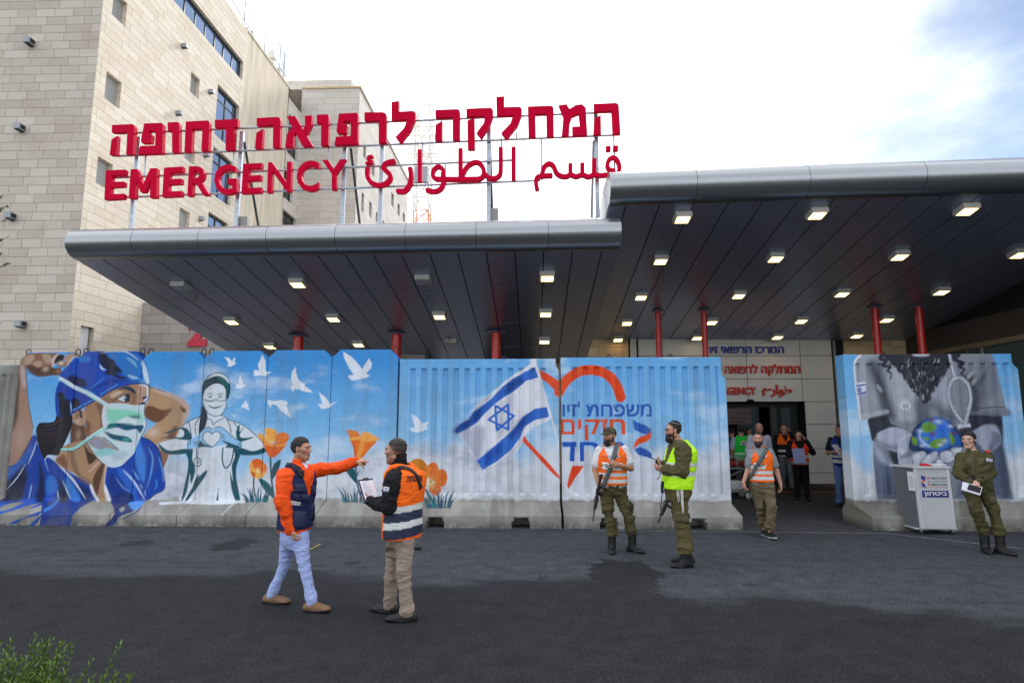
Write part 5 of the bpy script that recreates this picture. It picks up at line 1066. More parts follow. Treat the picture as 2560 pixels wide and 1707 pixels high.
def paint_flowers(p):
    F, K = p.fill, p.stroke; O, OL, OD = (236, 122, 38), (247, 176, 84), (208, 78, 26); r = random.Random(4)
    for T, q in DOVES: F(T(q), (230, 238, 247), .008, 1, False)
    def grass(T, x0, x1, yb, n, h):
        for i in range(n):
            x = x0 + (x1 - x0) * (i + r.random()) / n; t = (x - (x0 + x1) / 2) / (x1 - x0); hh = h * r.uniform(.5, 1)
            K(T([(x, yb), (x + t * 40, yb - hh * .6), (x + t * 110 + r.uniform(-12, 12), yb - hh)]), (px(T, 16), px(T, 3)), r.choice([(14, 96, 108), (20, 70, 96), (40, 120, 130)]), .008)
    def petal(T, q, c, vein):
        F(T(q), c, .01); m = np.mean(q, 0)
        for a in q[::2]: K(T([tuple(m * .9 + np.array(a) * .1), tuple(m * .25 + np.array(a) * .75)]), px(T, 10), vein, .02, .6, False, True)
    # big poppy by the nurse
    K(M2([(1065, 915), (1072, 1080), (1100, 1300)]), px(M2, 15), TEAL); F(M2([(1148, 942), (1132, 1025), (1080, 1105), (1075, 1060), (1090, 985)]), TEAL); F(M2([(968, 1098), (1030, 1118), (1080, 1180), (1100, 1260), (1020, 1195)]), (16, 98, 104))
    petal(M2, [(960, 742), (1000, 733), (1040, 790), (1055, 860), (1015, 815)], OL, O); petal(M2, [(1018, 700), (1050, 684), (1112, 705), (1122, 770), (1070, 805), (1035, 780)], OL, O); petal(M2, [(1115, 745), (1170, 718), (1218, 752), (1190, 805), (1105, 815)], O, OL)
    F(M2([(1012, 800), (1100, 815), (1194, 812), (1155, 870), (1090, 925), (1045, 905)]), (232, 100, 28)); K(M2([(1018, 808), (1100, 830), (1190, 818)]), px(M2, 18), OL, .02, .8); p.blob(M2([(1072, 795)])[0], .05, .04, (250, 200, 110), .9); K(M2([(1100, 830), (1085, 905)]), px(M2, 20), OD, .03, .7)
    K(M2([(930, 1085), (928, 1150), (940, 1240)]), px(M2, 12), (16, 60, 78)); petal(M2, [(892, 975), (930, 960), (960, 1020), (950, 1060), (905, 1040)], OL, O); petal(M2, [(915, 950), (960, 934), (1005, 955), (1010, 1010), (960, 1030), (930, 1000)], (230, 104, 34), OD); petal(M2, [(1000, 965), (1036, 1000), (1020, 1060), (975, 1040)], O, OL)
    F(M2([(900, 1030), (960, 1050), (1030, 1040), (1000, 1085), (950, 1098), (912, 1075)]), OL); F(M2([(905, 1040), (940, 1055), (930, 1090)]), OD, .02); p.blob(M2([(962, 1028)])[0], .03, .05, (250, 215, 140), .9)
    grass(M2, 868, 1045, 1282, 13, 125)
    K(M3([(292, 920), (296, 1090), (345, 1285)]), px(M3, 13), (18, 66, 84)); F(M3([(214, 1034), (268, 1008), (300, 1092), (292, 1135)]), TEAL); F(M3([(318, 1035), (300, 1090), (298, 1060)]), TEAL)
    petal(M3, [(218, 700), (262, 705), (310, 715), (320, 770), (262, 800), (240, 750)], O, OL); petal(M3, [(330, 735), (378, 714), (430, 740), (476, 772), (400, 800), (340, 790)], OL, O); F(M3([(245, 770), (330, 765), (460, 785), (400, 860), (345, 925), (290, 928), (270, 840)]), (236, 118, 34)); K(M3([(250, 775), (330, 765), (380, 785), (470, 772)]), px(M3, 24), OL, .02, .9); K(M3([(345, 790), (335, 860), (305, 925)]), px(M3, 36), (246, 168, 78), .03, .8); K(M3([(275, 800), (285, 870), (292, 920)]), px(M3, 18), OD, .03, .6)
    grass(M3, 185, 400, 1285, 13, 120)
    petal(M3, [(735, 962), (800, 934), (862, 970), (892, 1040), (872, 1120), (845, 1200), (790, 1260), (700, 1240), (690, 1050)], (214, 132, 30), (188, 96, 24)); petal(M3, [(882, 990), (930, 965), (968, 1010), (950, 1090), (905, 1120), (880, 1060)], O, OL); petal(M3, [(970, 1025), (1015, 1030), (1040, 1090), (1005, 1165), (940, 1140), (930, 1090)], O, OD); petal(M3, [(900, 1150), (960, 1140), (990, 1190), (945, 1238), (890, 1195)], (228, 104, 30), OL); p.blob(M3([(900, 1140)])[0], .07, .09, (248, 226, 160), 1)
    for i in range(14): p.blob(M3([(900 + r.uniform(-26, 26), 1140 + r.uniform(-34, 34))])[0], .008, .008, (60, 44, 20), .9)
    K(M3([(868, 1190), (900, 1260), (960, 1330)]), px(M3, 18), (24, 92, 96)); grass(M3, 872, 1072, 1332, 15, 140)

def paint_flag(p):
    F, K = p.fill, p.stroke; T = Z5; BL = (52, 112, 206); BD = (12, 58, 138)
    F(T([(1012, 122), (900, 170), (760, 258), (640, 348), (500, 468), (340, 588), (280, 680), (250, 750), (120, 830), (66, 900), (120, 952), (190, 1040), (250, 1152), (330, 1262), (400, 1357), (450, 1392), (600, 1312), (720, 1222), (830, 1100), (880, 990), (985, 862), (1172, 782), (1162, 640), (1062, 300)]), (230, 232, 240))
    F(T([(130, 940), (330, 850), (430, 900), (400, 1140), (330, 1250), (200, 1040)]), (178, 182, 200), .10, .9); F(T([(640, 560), (760, 480), (740, 640), (660, 760), (800, 800), (620, 980), (560, 900)]), (196, 198, 212), .12, .8); F(T([(290, 690), (340, 590), (500, 480), (480, 540), (380, 620)]), (186, 190, 204), .05, .8); F(T([(420, 1350), (560, 1290), (820, 1040), (880, 980), (720, 1220), (560, 1330)]), (190, 196, 212), .06, .7)
    up = [(1002, 172), (880, 230), (760, 300), (630, 395), (500, 535), (430, 590), (290, 690), (240, 770), (130, 830), (65, 900), (102, 942), (220, 882), (330, 812), (440, 690), (580, 562), (760, 450), (900, 332), (1042, 290)]; F(T(up), BL, sm=False)
    for q in ([(65, 900), (130, 830), (240, 770), (300, 690), (420, 620), (360, 760), (220, 880), (100, 942)], [(700, 350), (800, 290), (860, 320), (800, 400), (700, 470), (640, 470)]): F(T(q), BD, .09, .85)
    lo = [(1142, 632), (1000, 652), (860, 750), (800, 830), (720, 920), (640, 990), (480, 1130), (325, 1255), (400, 1357), (560, 1262), (720, 1132), (830, 990), (880, 862), (1000, 782), (1167, 746)]; F(T(lo), BL, sm=False); F(T([(860, 750), (940, 720), (900, 820), (840, 900), (740, 1000), (720, 940)]), BD, .09, .8); F(T([(430, 1180), (560, 1080), (640, 1060), (560, 1200), (440, 1290)]), (16, 72, 170), .09, .7)
    st = [(545, 618), (693, 605), (760, 735), (695, 890), (562, 900), (468, 778)]
    for a in ((0, 2, 4), (1, 3, 5)): K(T([st[a[0]], st[a[1]], st[a[2]], st[a[0]]]), px(T, 26), (48, 110, 208), .008, 1, False)
    OR = (236, 78, 30)
    F(T([(1040, 198), (1130, 238), (1240, 308), (1312, 352), (1312, 505), (1285, 500), (1200, 410), (1130, 342), (1050, 282)]), OR, sm=False)
    K(M4([(318, 392), (360, 318), (420, 262), (490, 222), (570, 211), (650, 220), (730, 262), (785, 330), (822, 432)]), (px(M4, 78), px(M4, 80)), OR); F(T([(890, 962), (910, 1010), (1020, 1130), (1180, 1300), (1300, 1450), (1312, 1478), (1200, 1392), (1080, 1262), (960, 1132), (872, 1042), (862, 1010)]), OR); F(M4([(425, 995), (523, 991), (490, 1040), (440, 1110), (397, 1184), (384, 1150), (405, 1060)]), (232, 72, 26), sm=False)
    K(T([(1008, 130), (1062, 295), (1162, 640), (1232, 900), (1302, 1190)]), (px(T, 26), px(T, 14)), (226, 233, 242)); p.blob(T([(985, 98)])[0], .06, .05, (232, 238, 246), 1.2); K(T([(990, 80), (985, 130)]), px(T, 60), (232, 238, 246))
    b = lambda x, y: M4([(x, y)])[0]
    def line(s, x0, x1, y0, y1, c): a, d = b(x0, y1), b(x1, y0); p.glyphs(rtl(s), a[0], d[0], a[1], d[1], c, .02)
    line("משפחת 'זיו", 346, 1075, 468, 592, (46, 96, 184)); K(M4([(330, 482), (322, 520)]), px(M4, 14), (46, 96, 184)); line('חזקים', 330, 858, 612, 786, (238, 84, 30)); line('ביח', 488, 880, 798, 956, (24, 88, 190)); F(M4([(345 + 118 * u, 956 - 158 * v_) for u, v_ in [(0, .74), (0, 1), (1, 1), (1, .74), (.88, .74), (.86, 0), (.52, 0), (.54, .74)]]), (24, 88, 190), .006, 1, False)
    F(M4([(922, 618), (965, 640), (1025, 662), (1066, 690), (1072, 716), (1040, 742), (990, 722), (934, 698)]), (48, 96, 184), sm=False); F(M4([(1074, 714), (1070, 768), (1030, 798), (972, 816), (932, 856), (934, 808), (960, 770), (1022, 744)]), (238, 84, 30), sm=False); F(M4([(934, 856), (982, 838), (1042, 864), (1077, 890), (1076, 936), (1030, 920), (962, 900)]), (48, 96, 184), sm=False)

def paint_figure(p):
    F, K = p.fill, p.stroke; T = Z6; r = random.Random(9); x, z = p.P[:, 0], p.P[:, 1]
    F(T([(230, 60), (1690, 60), (1740, 200), (1790, 400), (1830, 560), (1870, 735), (1785, 742), (1810, 900), (1815, 1050), (1850, 1250), (1930, 1640), (450, 1640), (410, 1250), (400, 1020), (370, 900), (350, 770), (265, 790), (240, 600), (225, 400), (200, 200)]), (138, 143, 155), sm=False)
    F(T([(1500, 1000), (1815, 1050), (1850, 1250), (1920, 1640), (1300, 1640)]), (92, 102, 130), .12, .9, False); F(T([(430, 1150), (700, 1300), (900, 1640), (460, 1640)]), (104, 116, 146), .12, .9, False); F(T([(1700, 1050), (1815, 1050), (1900, 1400), (1915, 1640), (1800, 1640)]), (70, 80, 104), .08, .8, False)
    F(T([(600, 180), (720, 300), (880, 480), (905, 600), (880, 780), (640, 760), (570, 560), (560, 430)]), (178, 182, 194), .10, .95); F(T([(1240, 160), (1050, 460), (960, 600), (1000, 720), (1230, 650), (1220, 400)]), (170, 175, 188), .10, .95); F(T([(250, 90), (420, 90), (440, 300), (430, 640), (300, 690), (240, 400)]), (166, 170, 182), .10, .9); F(T([(1560, 120), (1690, 120), (1780, 420), (1640, 560), (1540, 300)]), (120, 126, 142), .10, .8)
    K(T([(400, 180), (450, 340), (520, 500), (590, 720)]), px(T, 110), (56, 60, 72), .14, .85); K(T([(1460, 330), (1530, 500), (1490, 720)]), px(T, 110), (54, 58, 72), .14, .85); K(T([(930, 620), (950, 780)]), px(T, 150), (78, 84, 100), .16, .8); K(T([(1060, 620), (1250, 760)]), px(T, 120), (84, 90, 106), .16, .7)
    for q in ([(1660, 200), (1580, 330), (1500, 440)], [(1640, 280), (1560, 420)], [(400, 220), (480, 330)], [(440, 380), (500, 500)]): K(T(q), px(T, 28), (66, 72, 86), .05, .7, True, True)
    for q in ([(1490, 260), (1430, 330)], [(1520, 330), (1480, 400)], [(450, 400), (500, 480)]): K(T(q), px(T, 28), (206, 208, 216), .05, .8, True, True)
    F(T([(355, 760), (545, 715), (600, 820), (720, 880), (500, 900), (440, 950), (402, 1015), (370, 900)]), (54, 57, 70), .03); F(T([(1480, 715), (1785, 720), (1815, 900), (1812, 1040), (1760, 850), (1620, 830), (1500, 905), (1450, 850)]), (50, 54, 68), .03); K(T([(300, 705), (420, 690), (545, 680)]), px(T, 10), (60, 62, 74)); K(T([(1490, 690), (1600, 650), (1830, 640)]), px(T, 10), (60, 62, 74)); F(T([(265, 790), (350, 765), (560, 710), (540, 670), (300, 700), (260, 740)]), (184, 188, 198), .04, .8); F(T([(1480, 720), (1870, 735), (1850, 660), (1500, 690)]), (122, 126, 142), .04, .8)
    F(T([(560, 1040), (700, 1080), (760, 1290), (640, 1300)]), (36, 40, 54), .06, .95); K(T([(420, 1040), (480, 1180), (620, 1280)]), px(T, 70), (176, 184, 202), .08, .8, True, True)
    K(T([(262, 85), (215, 130), (203, 220), (218, 400), (245, 600), (262, 785)]), px(T, 26), (226, 232, 240)); K(T([(400, 1015), (396, 1200), (440, 1600)]), px(T, 14), (200, 208, 220))
    # beard with ragged edge
    bd = [(545, 60), (1300, 60), (1240, 170), (1160, 280), (1060, 450), (1000, 560), (970, 600), (930, 570), (860, 460), (780, 380), (720, 280), (640, 190)]; F(T(bd), (46, 48, 60), .02)
    for i in range(150):
        a = r.uniform(0, 1); side = r.random() < .5; e = ((600 + 370 * a, 100 + 480 * a) if side else (1260 - 290 * a, 100 + 480 * a)); K(T([e, (e[0] + (-22 if side else 22) * r.random(), e[1] + r.uniform(15, 45))]), px(T, 12), (46, 48, 60), .008, .9, False)
    for i in range(60):
        a = r.random(); xx = 940 + (r.uniform(-1, 1)) * 320 * (1 - a); yy = 90 + 440 * a; K(T([(xx, yy), (xx + r.uniform(-14, 14), yy + 25), (xx + r.uniform(-20, 20), yy + 55)]), px(T, 9), (112, 114, 128) if r.random() < .7 else (190, 194, 206), .01, .8, True, True)
    F(T([(840, 60), (1010, 60), (990, 88), (860, 88)]), (190, 194, 204), .03)
    for q in ([(510, 70), (482, 112), (545, 142), (510, 190), (592, 204), (562, 246), (604, 282), (590, 342)], [(1335, 70), (1300, 128), (1388, 162), (1342, 202), (1398, 230), (1362, 276), (1402, 302), (1428, 335)]): K(T(q), (px(T, 44), px(T, 10)), (44, 46, 60), .01)
    # pendant, stethoscope
    K(T([(714, 285), (735, 560)]), px(T, 14), (206, 210, 220)); p.blob(T([(745, 580)])[0], .05, .05, (220, 224, 232), 1.2); K(T([(757 + 52 * math.cos(t), 625 + 42 * math.sin(t)) for t in np.linspace(0, 2 * math.pi, 15)]), px(T, 16), (214, 218, 228), .01)
    LT = (190, 196, 210); K(T([(1235, 60), (1262, 180), (1305, 318)]), px(T, 34), (150, 156, 172)); K(T([(1228, 60), (1256, 180), (1296, 318)]), px(T, 14), (206, 210, 222)); lp = [(1405, 815), (1440, 690), (1468, 550), (1440, 400), (1380, 340), (1330, 322), (1270, 345), (1232, 430), (1236, 560), (1290, 690), (1375, 800)]; K(T(lp), px(T, 44), (96, 102, 118), .03, .7); K(T(lp), px(T, 30), LT, .012); F(T([(1325, 830), (1460, 822), (1468, 862), (1335, 878)]), (204, 208, 220), .012, 1, False); F(T([(1340, 880), (1465, 865), (1460, 960), (1360, 960)]), (40, 44, 58), .04, .9)
    F(T([(233, 376), (322, 368), (326, 488), (242, 516)]), (228, 232, 240), .01, 1, False); K(T([(230, 412), (316, 396)]), px(T, 16), (34, 70, 168)); K(T([(240, 500), (322, 480)]), px(T, 16), (34, 70, 168))
    for a in ((0, 2, 4), (1, 3, 5)): h = [(256 + 24 * math.cos(math.pi / 6 + t * math.pi / 3), 455 + 26 * math.sin(math.pi / 6 + t * math.pi / 3)) for t in range(6)]; K(T([h[a[0]], h[a[1]], h[a[2]], h[a[0]]]), px(T, 9), (34, 70, 168), .007, 1, False)
    # globe
    F(T([(800, 980), (860, 860), (960, 780), (1085, 752), (1210, 780), (1310, 860), (1375, 980), (1380, 1090), (1240, 1150), (1085, 1170), (930, 1150), (810, 1110)]), (20, 52, 98), .02); F(T([(880, 960), (930, 840), (1010, 775), (1110, 760), (1220, 800), (1270, 900), (1250, 1040), (1150, 1120), (1010, 1100), (910, 1050)]), (56, 120, 216), .08); F(T([(1260, 880), (1340, 960), (1350, 1060), (1270, 1080)]), (40, 100, 190), .05, .9)
    for q in ([(930, 845), (1000, 798), (1095, 850), (1060, 905), (950, 915)], [(965, 965), (1012, 975), (1000, 1012), (958, 992)], [(1050, 1005), (1110, 985), (1210, 985), (1160, 1062), (1080, 1095), (1010, 1062)], [(1230, 910), (1300, 1000), (1262, 1056), (1236, 980)], [(830, 960), (890, 1000), (870, 1060), (830, 1020)]): F(T(q), (112, 160, 40), .03, .95)
    for c in ((1040, 782), (1056, 934), (1285, 925)): p.blob(T([c])[0], .045, .035, (130, 70, 50), .9)
    K(T([(920, 880), (912, 980), (980, 1050), (1040, 1080)]), px(T, 30), (214, 226, 240), .04, .7, True, True)
    for c, a_ in (((1120, 800), .07), ((1250, 850), .05), ((910, 900), .05), ((1180, 1010), .05), ((940, 1060), .05), ((1140, 1050), .05)): p.blob(T([c])[0], a_, a_ * .6, (216, 228, 242), .75)
    # gloved arms and fingers
    GL, GD = (178, 184, 202), (88, 94, 112)
    F(T([(440, 962), (500, 900), (620, 858), (720, 880), (812, 930), (720, 1000), (690, 1110), (640, 1125), (500, 1062)]), GL, .02); F(T([(460, 1000), (560, 1040), (680, 1060), (660, 1125), (520, 1075)]), (118, 124, 142), .08, .8); F(T([(690, 1010), (760, 950), (812, 935), (782, 1100), (800, 1180), (860, 1150), (960, 1200), (1000, 1290), (720, 1290), (678, 1200)]), (176, 182, 200), .015); K(T([(810, 940), (740, 970), (690, 1030), (678, 1180), (720, 1285)]), px(T, 9), (210, 216, 228)); p.blob(T([(716, 1120)])[0], .05, .06, (214, 220, 232), .9); F(T([(700, 1180), (790, 1130), (800, 1190), (740, 1200)]), (120, 126, 144), .04, .8)
    for q in ([(820, 1160), (940, 1118), (978, 1160), (910, 1262), (840, 1258)], [(960, 1190), (1070, 1120), (1112, 1150), (1050, 1245), (915, 1270)], [(1128, 1145), (1200, 1112), (1262, 1130), (1300, 1210), (1170, 1250)], [(1250, 1092), (1375, 1080), (1350, 1140), (1290, 1180)], [(1080, 1230), (1120, 1205), (1180, 1240), (1150, 1280), (1090, 1275)]):
        F(T(q), (196, 202, 216), .02); K(T(q + q[:1]), px(T, 9), GD, .012, .8); m = np.mean(q, 0); p.blob(T([tuple(m - [0, 12])])[0], .05, .035, (222, 226, 236), .8)
    F(T([(1490, 925), (1560, 862), (1650, 840), (1742, 870), (1795, 955), (1765, 1065), (1660, 1130), (1560, 1052)]), (164, 171, 190), .03); F(T([(1700, 900), (1790, 960), (1760, 1060), (1660, 1130), (1690, 1000)]), (96, 104, 126), .06, .8)

m_paint = mat('painted_concrete', (0, 0, 0), 0.62, attr=True, bump=0.25, bs=55, spec=0.3)
m_bare = mat('bare_concrete', (0.24, 0.235, 0.22), 0.85, var=0.3, vs=3, bump=0.3, bs=50)
m_loop = mat('rusty_blue_loop', (0.05, 0.055, 0.07), 0.6, 0.5)
DX = 0.0125
def barrier(x0, x1, H, prof, painters, kind, label, chamfer=(0.16, 0.16), rib=None, slots=(), thick=0.20, y_off=0.0, loops=(0.2, 0.8), seed=0, notch=None, bare=False, dx=DX, bfoot=1.0, group='painted concrete barriers along the forecourt'):
    rows = [(YF, 0.0), (YF, 0.09), (YF, prof[0])]
    n = 14
    for t in np.linspace(0, 1, n + 1)[1:]: rows.append((YF + (YW - YF) * t, prof[0] + (prof[1] - prof[0]) * t))
    rows += [(YW, z) for z in np.linspace(prof[1], H, int((H - prof[1]) / dx) + 1)[1:]]
    R0 = []
    for a, b in zip(rows[:-1], rows[1:]):                 # refine the foot
        k = max(1, int(np.hypot(b[0] - a[0], b[1] - a[1]) / (dx * 1.6)))
        R0 += [(a[0] + (b[0] - a[0]) * i / k, a[1] + (b[1] - a[1]) * i / k) for i in range(k)]
    rows = np.array(R0 + [rows[-1]]); nr = len(rows); nc = int((x1 - x0) / dx) + 1; u = np.linspace(0, 1, nc)
    cl = np.clip(rows[:, 1] - (H - chamfer[0]), 0, None) * (1 if chamfer[0] else 0); cr_ = np.clip(rows[:, 1] - (H - chamfer[1]), 0, None) * (1 if chamfer[1] else 0)
    if notch: cr_ = np.interp(rows[:, 1], [0, notch[0] - .10, notch[0], H], [0, 0, notch[1], notch[1] + .005])
    XL = x0 + cl; XR = x1 - cr_
    X = XL[:, None] + (XR - XL)[:, None] * u[None]; Yg = np.repeat(rows[:, :1], nc, 1) + y_off; Zg = np.repeat(rows[:, 1:], nc, 1)
    wav = (fbm(X * 3 + seed, Zg * 3, 4) - .5) * 0.010; Yg = Yg + wav
    if rib:
        zl, zh, pitch = rib; ph = ((X - x0) / pitch) % 1.0
        g = sstep(0.0, 0.07, ph) * sstep(0.50, 0.43, ph) * sstep(zl, zl + .03, Zg) * sstep(zh, zh - .03, Zg) * sstep(.12, .16, X - x0) * sstep(.12, .16, x1 - X)
        Yg = Yg + g * 0.046
    for (a, b, h) in slots:
        k = (X > a + .03 * (Zg > h - .06)) & (X < b - .03 * (Zg > h - .06)) & (Zg < h); Yg = np.where(k, Yg + 0.42, Yg)
    if chamfer[0] > .3: pass
    V_ = np.stack([X, Yg, Zg], -1).reshape(-1, 3)
    P = np.stack([X * (YW + 0 * Yg) / (Yg - y_off), EYE + (Zg - EYE) * YW / (Yg - y_off)], -1).reshape(-1, 2)
    # smooth mapping: the slots keep the paint of the face they are cut from
    if slots: yy = np.repeat(rows[:, :1], nc, 1); P = np.stack([X * YW / yy, EYE + (Zg - EYE) * YW / yy], -1).reshape(-1, 2)
    p = Paint(P)
    if bare: p.C = concrete(P) * 0.8
    else:
        sky_paint(p, kind); edge_to_concrete(p)
        for f in painters: f(p)
    grit(p)
    back = [(YW + thick + (YW - rows[i, 0]) * bfoot + y_off, rows[i, 1]) for i in range(nr)]
    bl = np.array([[XL[i], back[i][0], back[i][1]] for i in range(nr)]); br = np.array([[XR[i], back[i][0], back[i][1]] for i in range(nr)])
    allv = np.vstack([V_, bl, br]); NB = nr * nc; f = []
    ii, jj = np.meshgrid(np.arange(nr - 1), np.arange(nc - 1), indexing='ij'); a = (ii * nc + jj).ravel()
    quads = np.stack([a, a + 1, a + nc + 1, a + nc], 1)
    k = np.arange(nr - 1)
    q2 = np.stack([NB + k, k * nc, (k + 1) * nc, NB + k + 1], 1); q3 = np.stack([k * nc + nc - 1, NB + nr + k, NB + nr + k + 1, (k + 1) * nc + nc - 1], 1); q4 = np.stack([NB + nr + k, NB + k, NB + k + 1, NB + nr + k + 1], 1)
    q = np.vstack([quads, q2, q3, q4]).astype(np.int32)
    top = [int(t) for t in (nr - 1) * nc + np.arange(nc)] + [NB + 2 * nr - 1, NB + nr - 1]
    me = bpy.data.meshes.new('slab'); me.from_pydata(allv.tolist(), [], q.tolist() + [top])
    col = me.color_attributes.new('Col', 'FLOAT_COLOR', 'POINT'); C = np.ones((len(allv), 4)); C[:NB, :3] = np.clip(p.C, 0, 1)
    side = np.array([[.16, .25, .40]]) if not bare else np.array([[.22, .22, .2]]); ed = C[:NB, :3].reshape(nr, nc, 3); C[NB:NB + nr, :3] = ed[:, 0] ; C[NB + nr:, :3] = ed[:, -1]; col.data.foreach_set('color', C.ravel())
    me.polygons.foreach_set('use_smooth', np.r_[np.ones(len(quads), bool), np.zeros(len(q) - len(quads) + 1, bool)])
    o = empty('concrete_barrier', ((x0 + x1) / 2, YW, 0), label, 'barrier', group)
    link_mesh('slab', me, m_paint, o)
    for t in loops:
        xx = x0 + (x1 - x0) * t; c = Vector((xx, YW + thick / 2 + y_off, H - .015)); lp = [c + Vector((.045 * math.cos(a_) , 0.01 * math.sin(a_ * 2), .085 * math.sin(a_))) for a_ in np.linspace(0, math.pi, 9)]
        m = MB(); m.tube([c + Vector((.04, 0, -.06))] + lp + [c + Vector((-.04, 0, -.06))], .010, 6); m.build('lifting_loop', m_loop, o)
    return o
wx = lambda px_, py=1100: float(atY(px_, py, YW)[0])
PT = (0.20, 0.40)
TX = [wx(21), wx(179, 1100), wx(354, 1000), wx(509, 1100), wx(668, 1100), wx(828, 1100), wx(995, 1100)]
TX[0] = wx(50, 900); TX[1] = wx(193, 900); TX[2] = wx(357, 905); TX[3] = wx(511, 905); TX[4] = wx(670, 905); TX[5] = wx(830, 905); TX[6] = wx(996, 905)
HT = float(atY(600, 878, YW)[2])
TL = ['concrete barrier painted with the raised arm and hand of the masked nurse', 'concrete barrier painted with the blue cap and masked face of a nurse', 'concrete barrier painted with the bent elbow and half of a white nurse',
      'concrete barrier painted with a white nurse making a heart with gloved hands', 'concrete barrier painted with an orange poppy and white doves behind the pointing man', 'concrete barrier painted with one big dove and a trumpet shaped poppy']
for i in range(6):
    barrier(TX[i] + .006, TX[i + 1] - .006, HT + (0, .01, 0, .005, .015, .02)[i], PT, [paint_woman, paint_nurse, paint_flowers][0:3], 'T', TL[i], seed=i * 5.1, loops=(.06, .94), chamfer=(.15, .15))
RX = [wx(1000, 905), wx(1396, 905), wx(1402, 905), wx(1812, 905)]
HR = float(atY(1300, 897, YW)[2])
sl = lambda x, a: float(atY(x, 1300, YF)[0])
barrier(RX[0], RX[1], HR, (0.22, 0.36), [paint_flowers, paint_flag], 'R', 'wide ribbed barrier painted with a big blue and white flag', (0, 0), rib=(.50, HR - .17, .205), slots=[(sl(1066, 0), sl(1110, 0), .16), (sl(1280, 0), sl(1325, 0), .16)], loops=(.3, .66), notch=(HR - .12, .05), thick=.26)
barrier(RX[2], RX[3], HR + .02, (0.22, 0.36), [paint_flag], 'R', 'wide ribbed barrier painted with an orange heart outline and Hebrew words', (0, 0), rib=(.50, HR - .15, .205), slots=[(sl(1500, 0), sl(1546, 0), .16), (sl(1725, 0), sl(1768, 0), .16)], loops=(.3, .68), notch=(HR - .30, .07), thick=.26)
barrier(wx(2109, 905), wx(2543, 905), HR + .06, (0.22, 0.36), [paint_figure], 'R', 'wide ribbed barrier painted with a grey bearded figure holding the globe', (0, 0), rib=(.50, HR - .10, .205), loops=(.26, .76), notch=(HR - .12, .09), thick=.30, bfoot=.25)
barrier(-12.2, TX[0] - .09, float(atY(20, 912, YW + .12)[2]), (0.20, 0.40), [], 'R', 'bare grey ribbed barrier at the far left end of the painted row', (0, 0), rib=(.5, 2.75, .2), loops=(), bare=True, y_off=.12, dx=.03)
# ================================================================== people: fields meshed into smooth continuous surfaces
_n3 = np.random.default_rng(11).random((64, 64, 64)).astype(np.float32)
def noise3(p):
    i = np.floor(p).astype(int); f = p - i; f = f * f * (3 - 2 * f); g = lambda a, b, c: _n3[(i[:, 0] + a) & 63, (i[:, 1] + b) & 63, (i[:, 2] + c) & 63]
    x, y, z = f.T
    return ((g(0, 0, 0) * (1 - x) + g(1, 0, 0) * x) * (1 - y) + (g(0, 1, 0) * (1 - x) + g(1, 1, 0) * x) * y) * (1 - z) + ((g(0, 0, 1) * (1 - x) + g(1, 0, 1) * x) * (1 - y) + (g(0, 1, 1) * (1 - x) + g(1, 1, 1) * x) * y) * z
def axis(lo, hi, h, fine=()):
    x = lo; out = [lo]
    while x < hi:
        s = h
        for a, b, hf in fine:
            if a - hf <= x < b: s = min(s, hf)
            elif x < a and x + s > a: s = max(a - x, hf)
        x += s; out.append(x)
    return np.array(out)
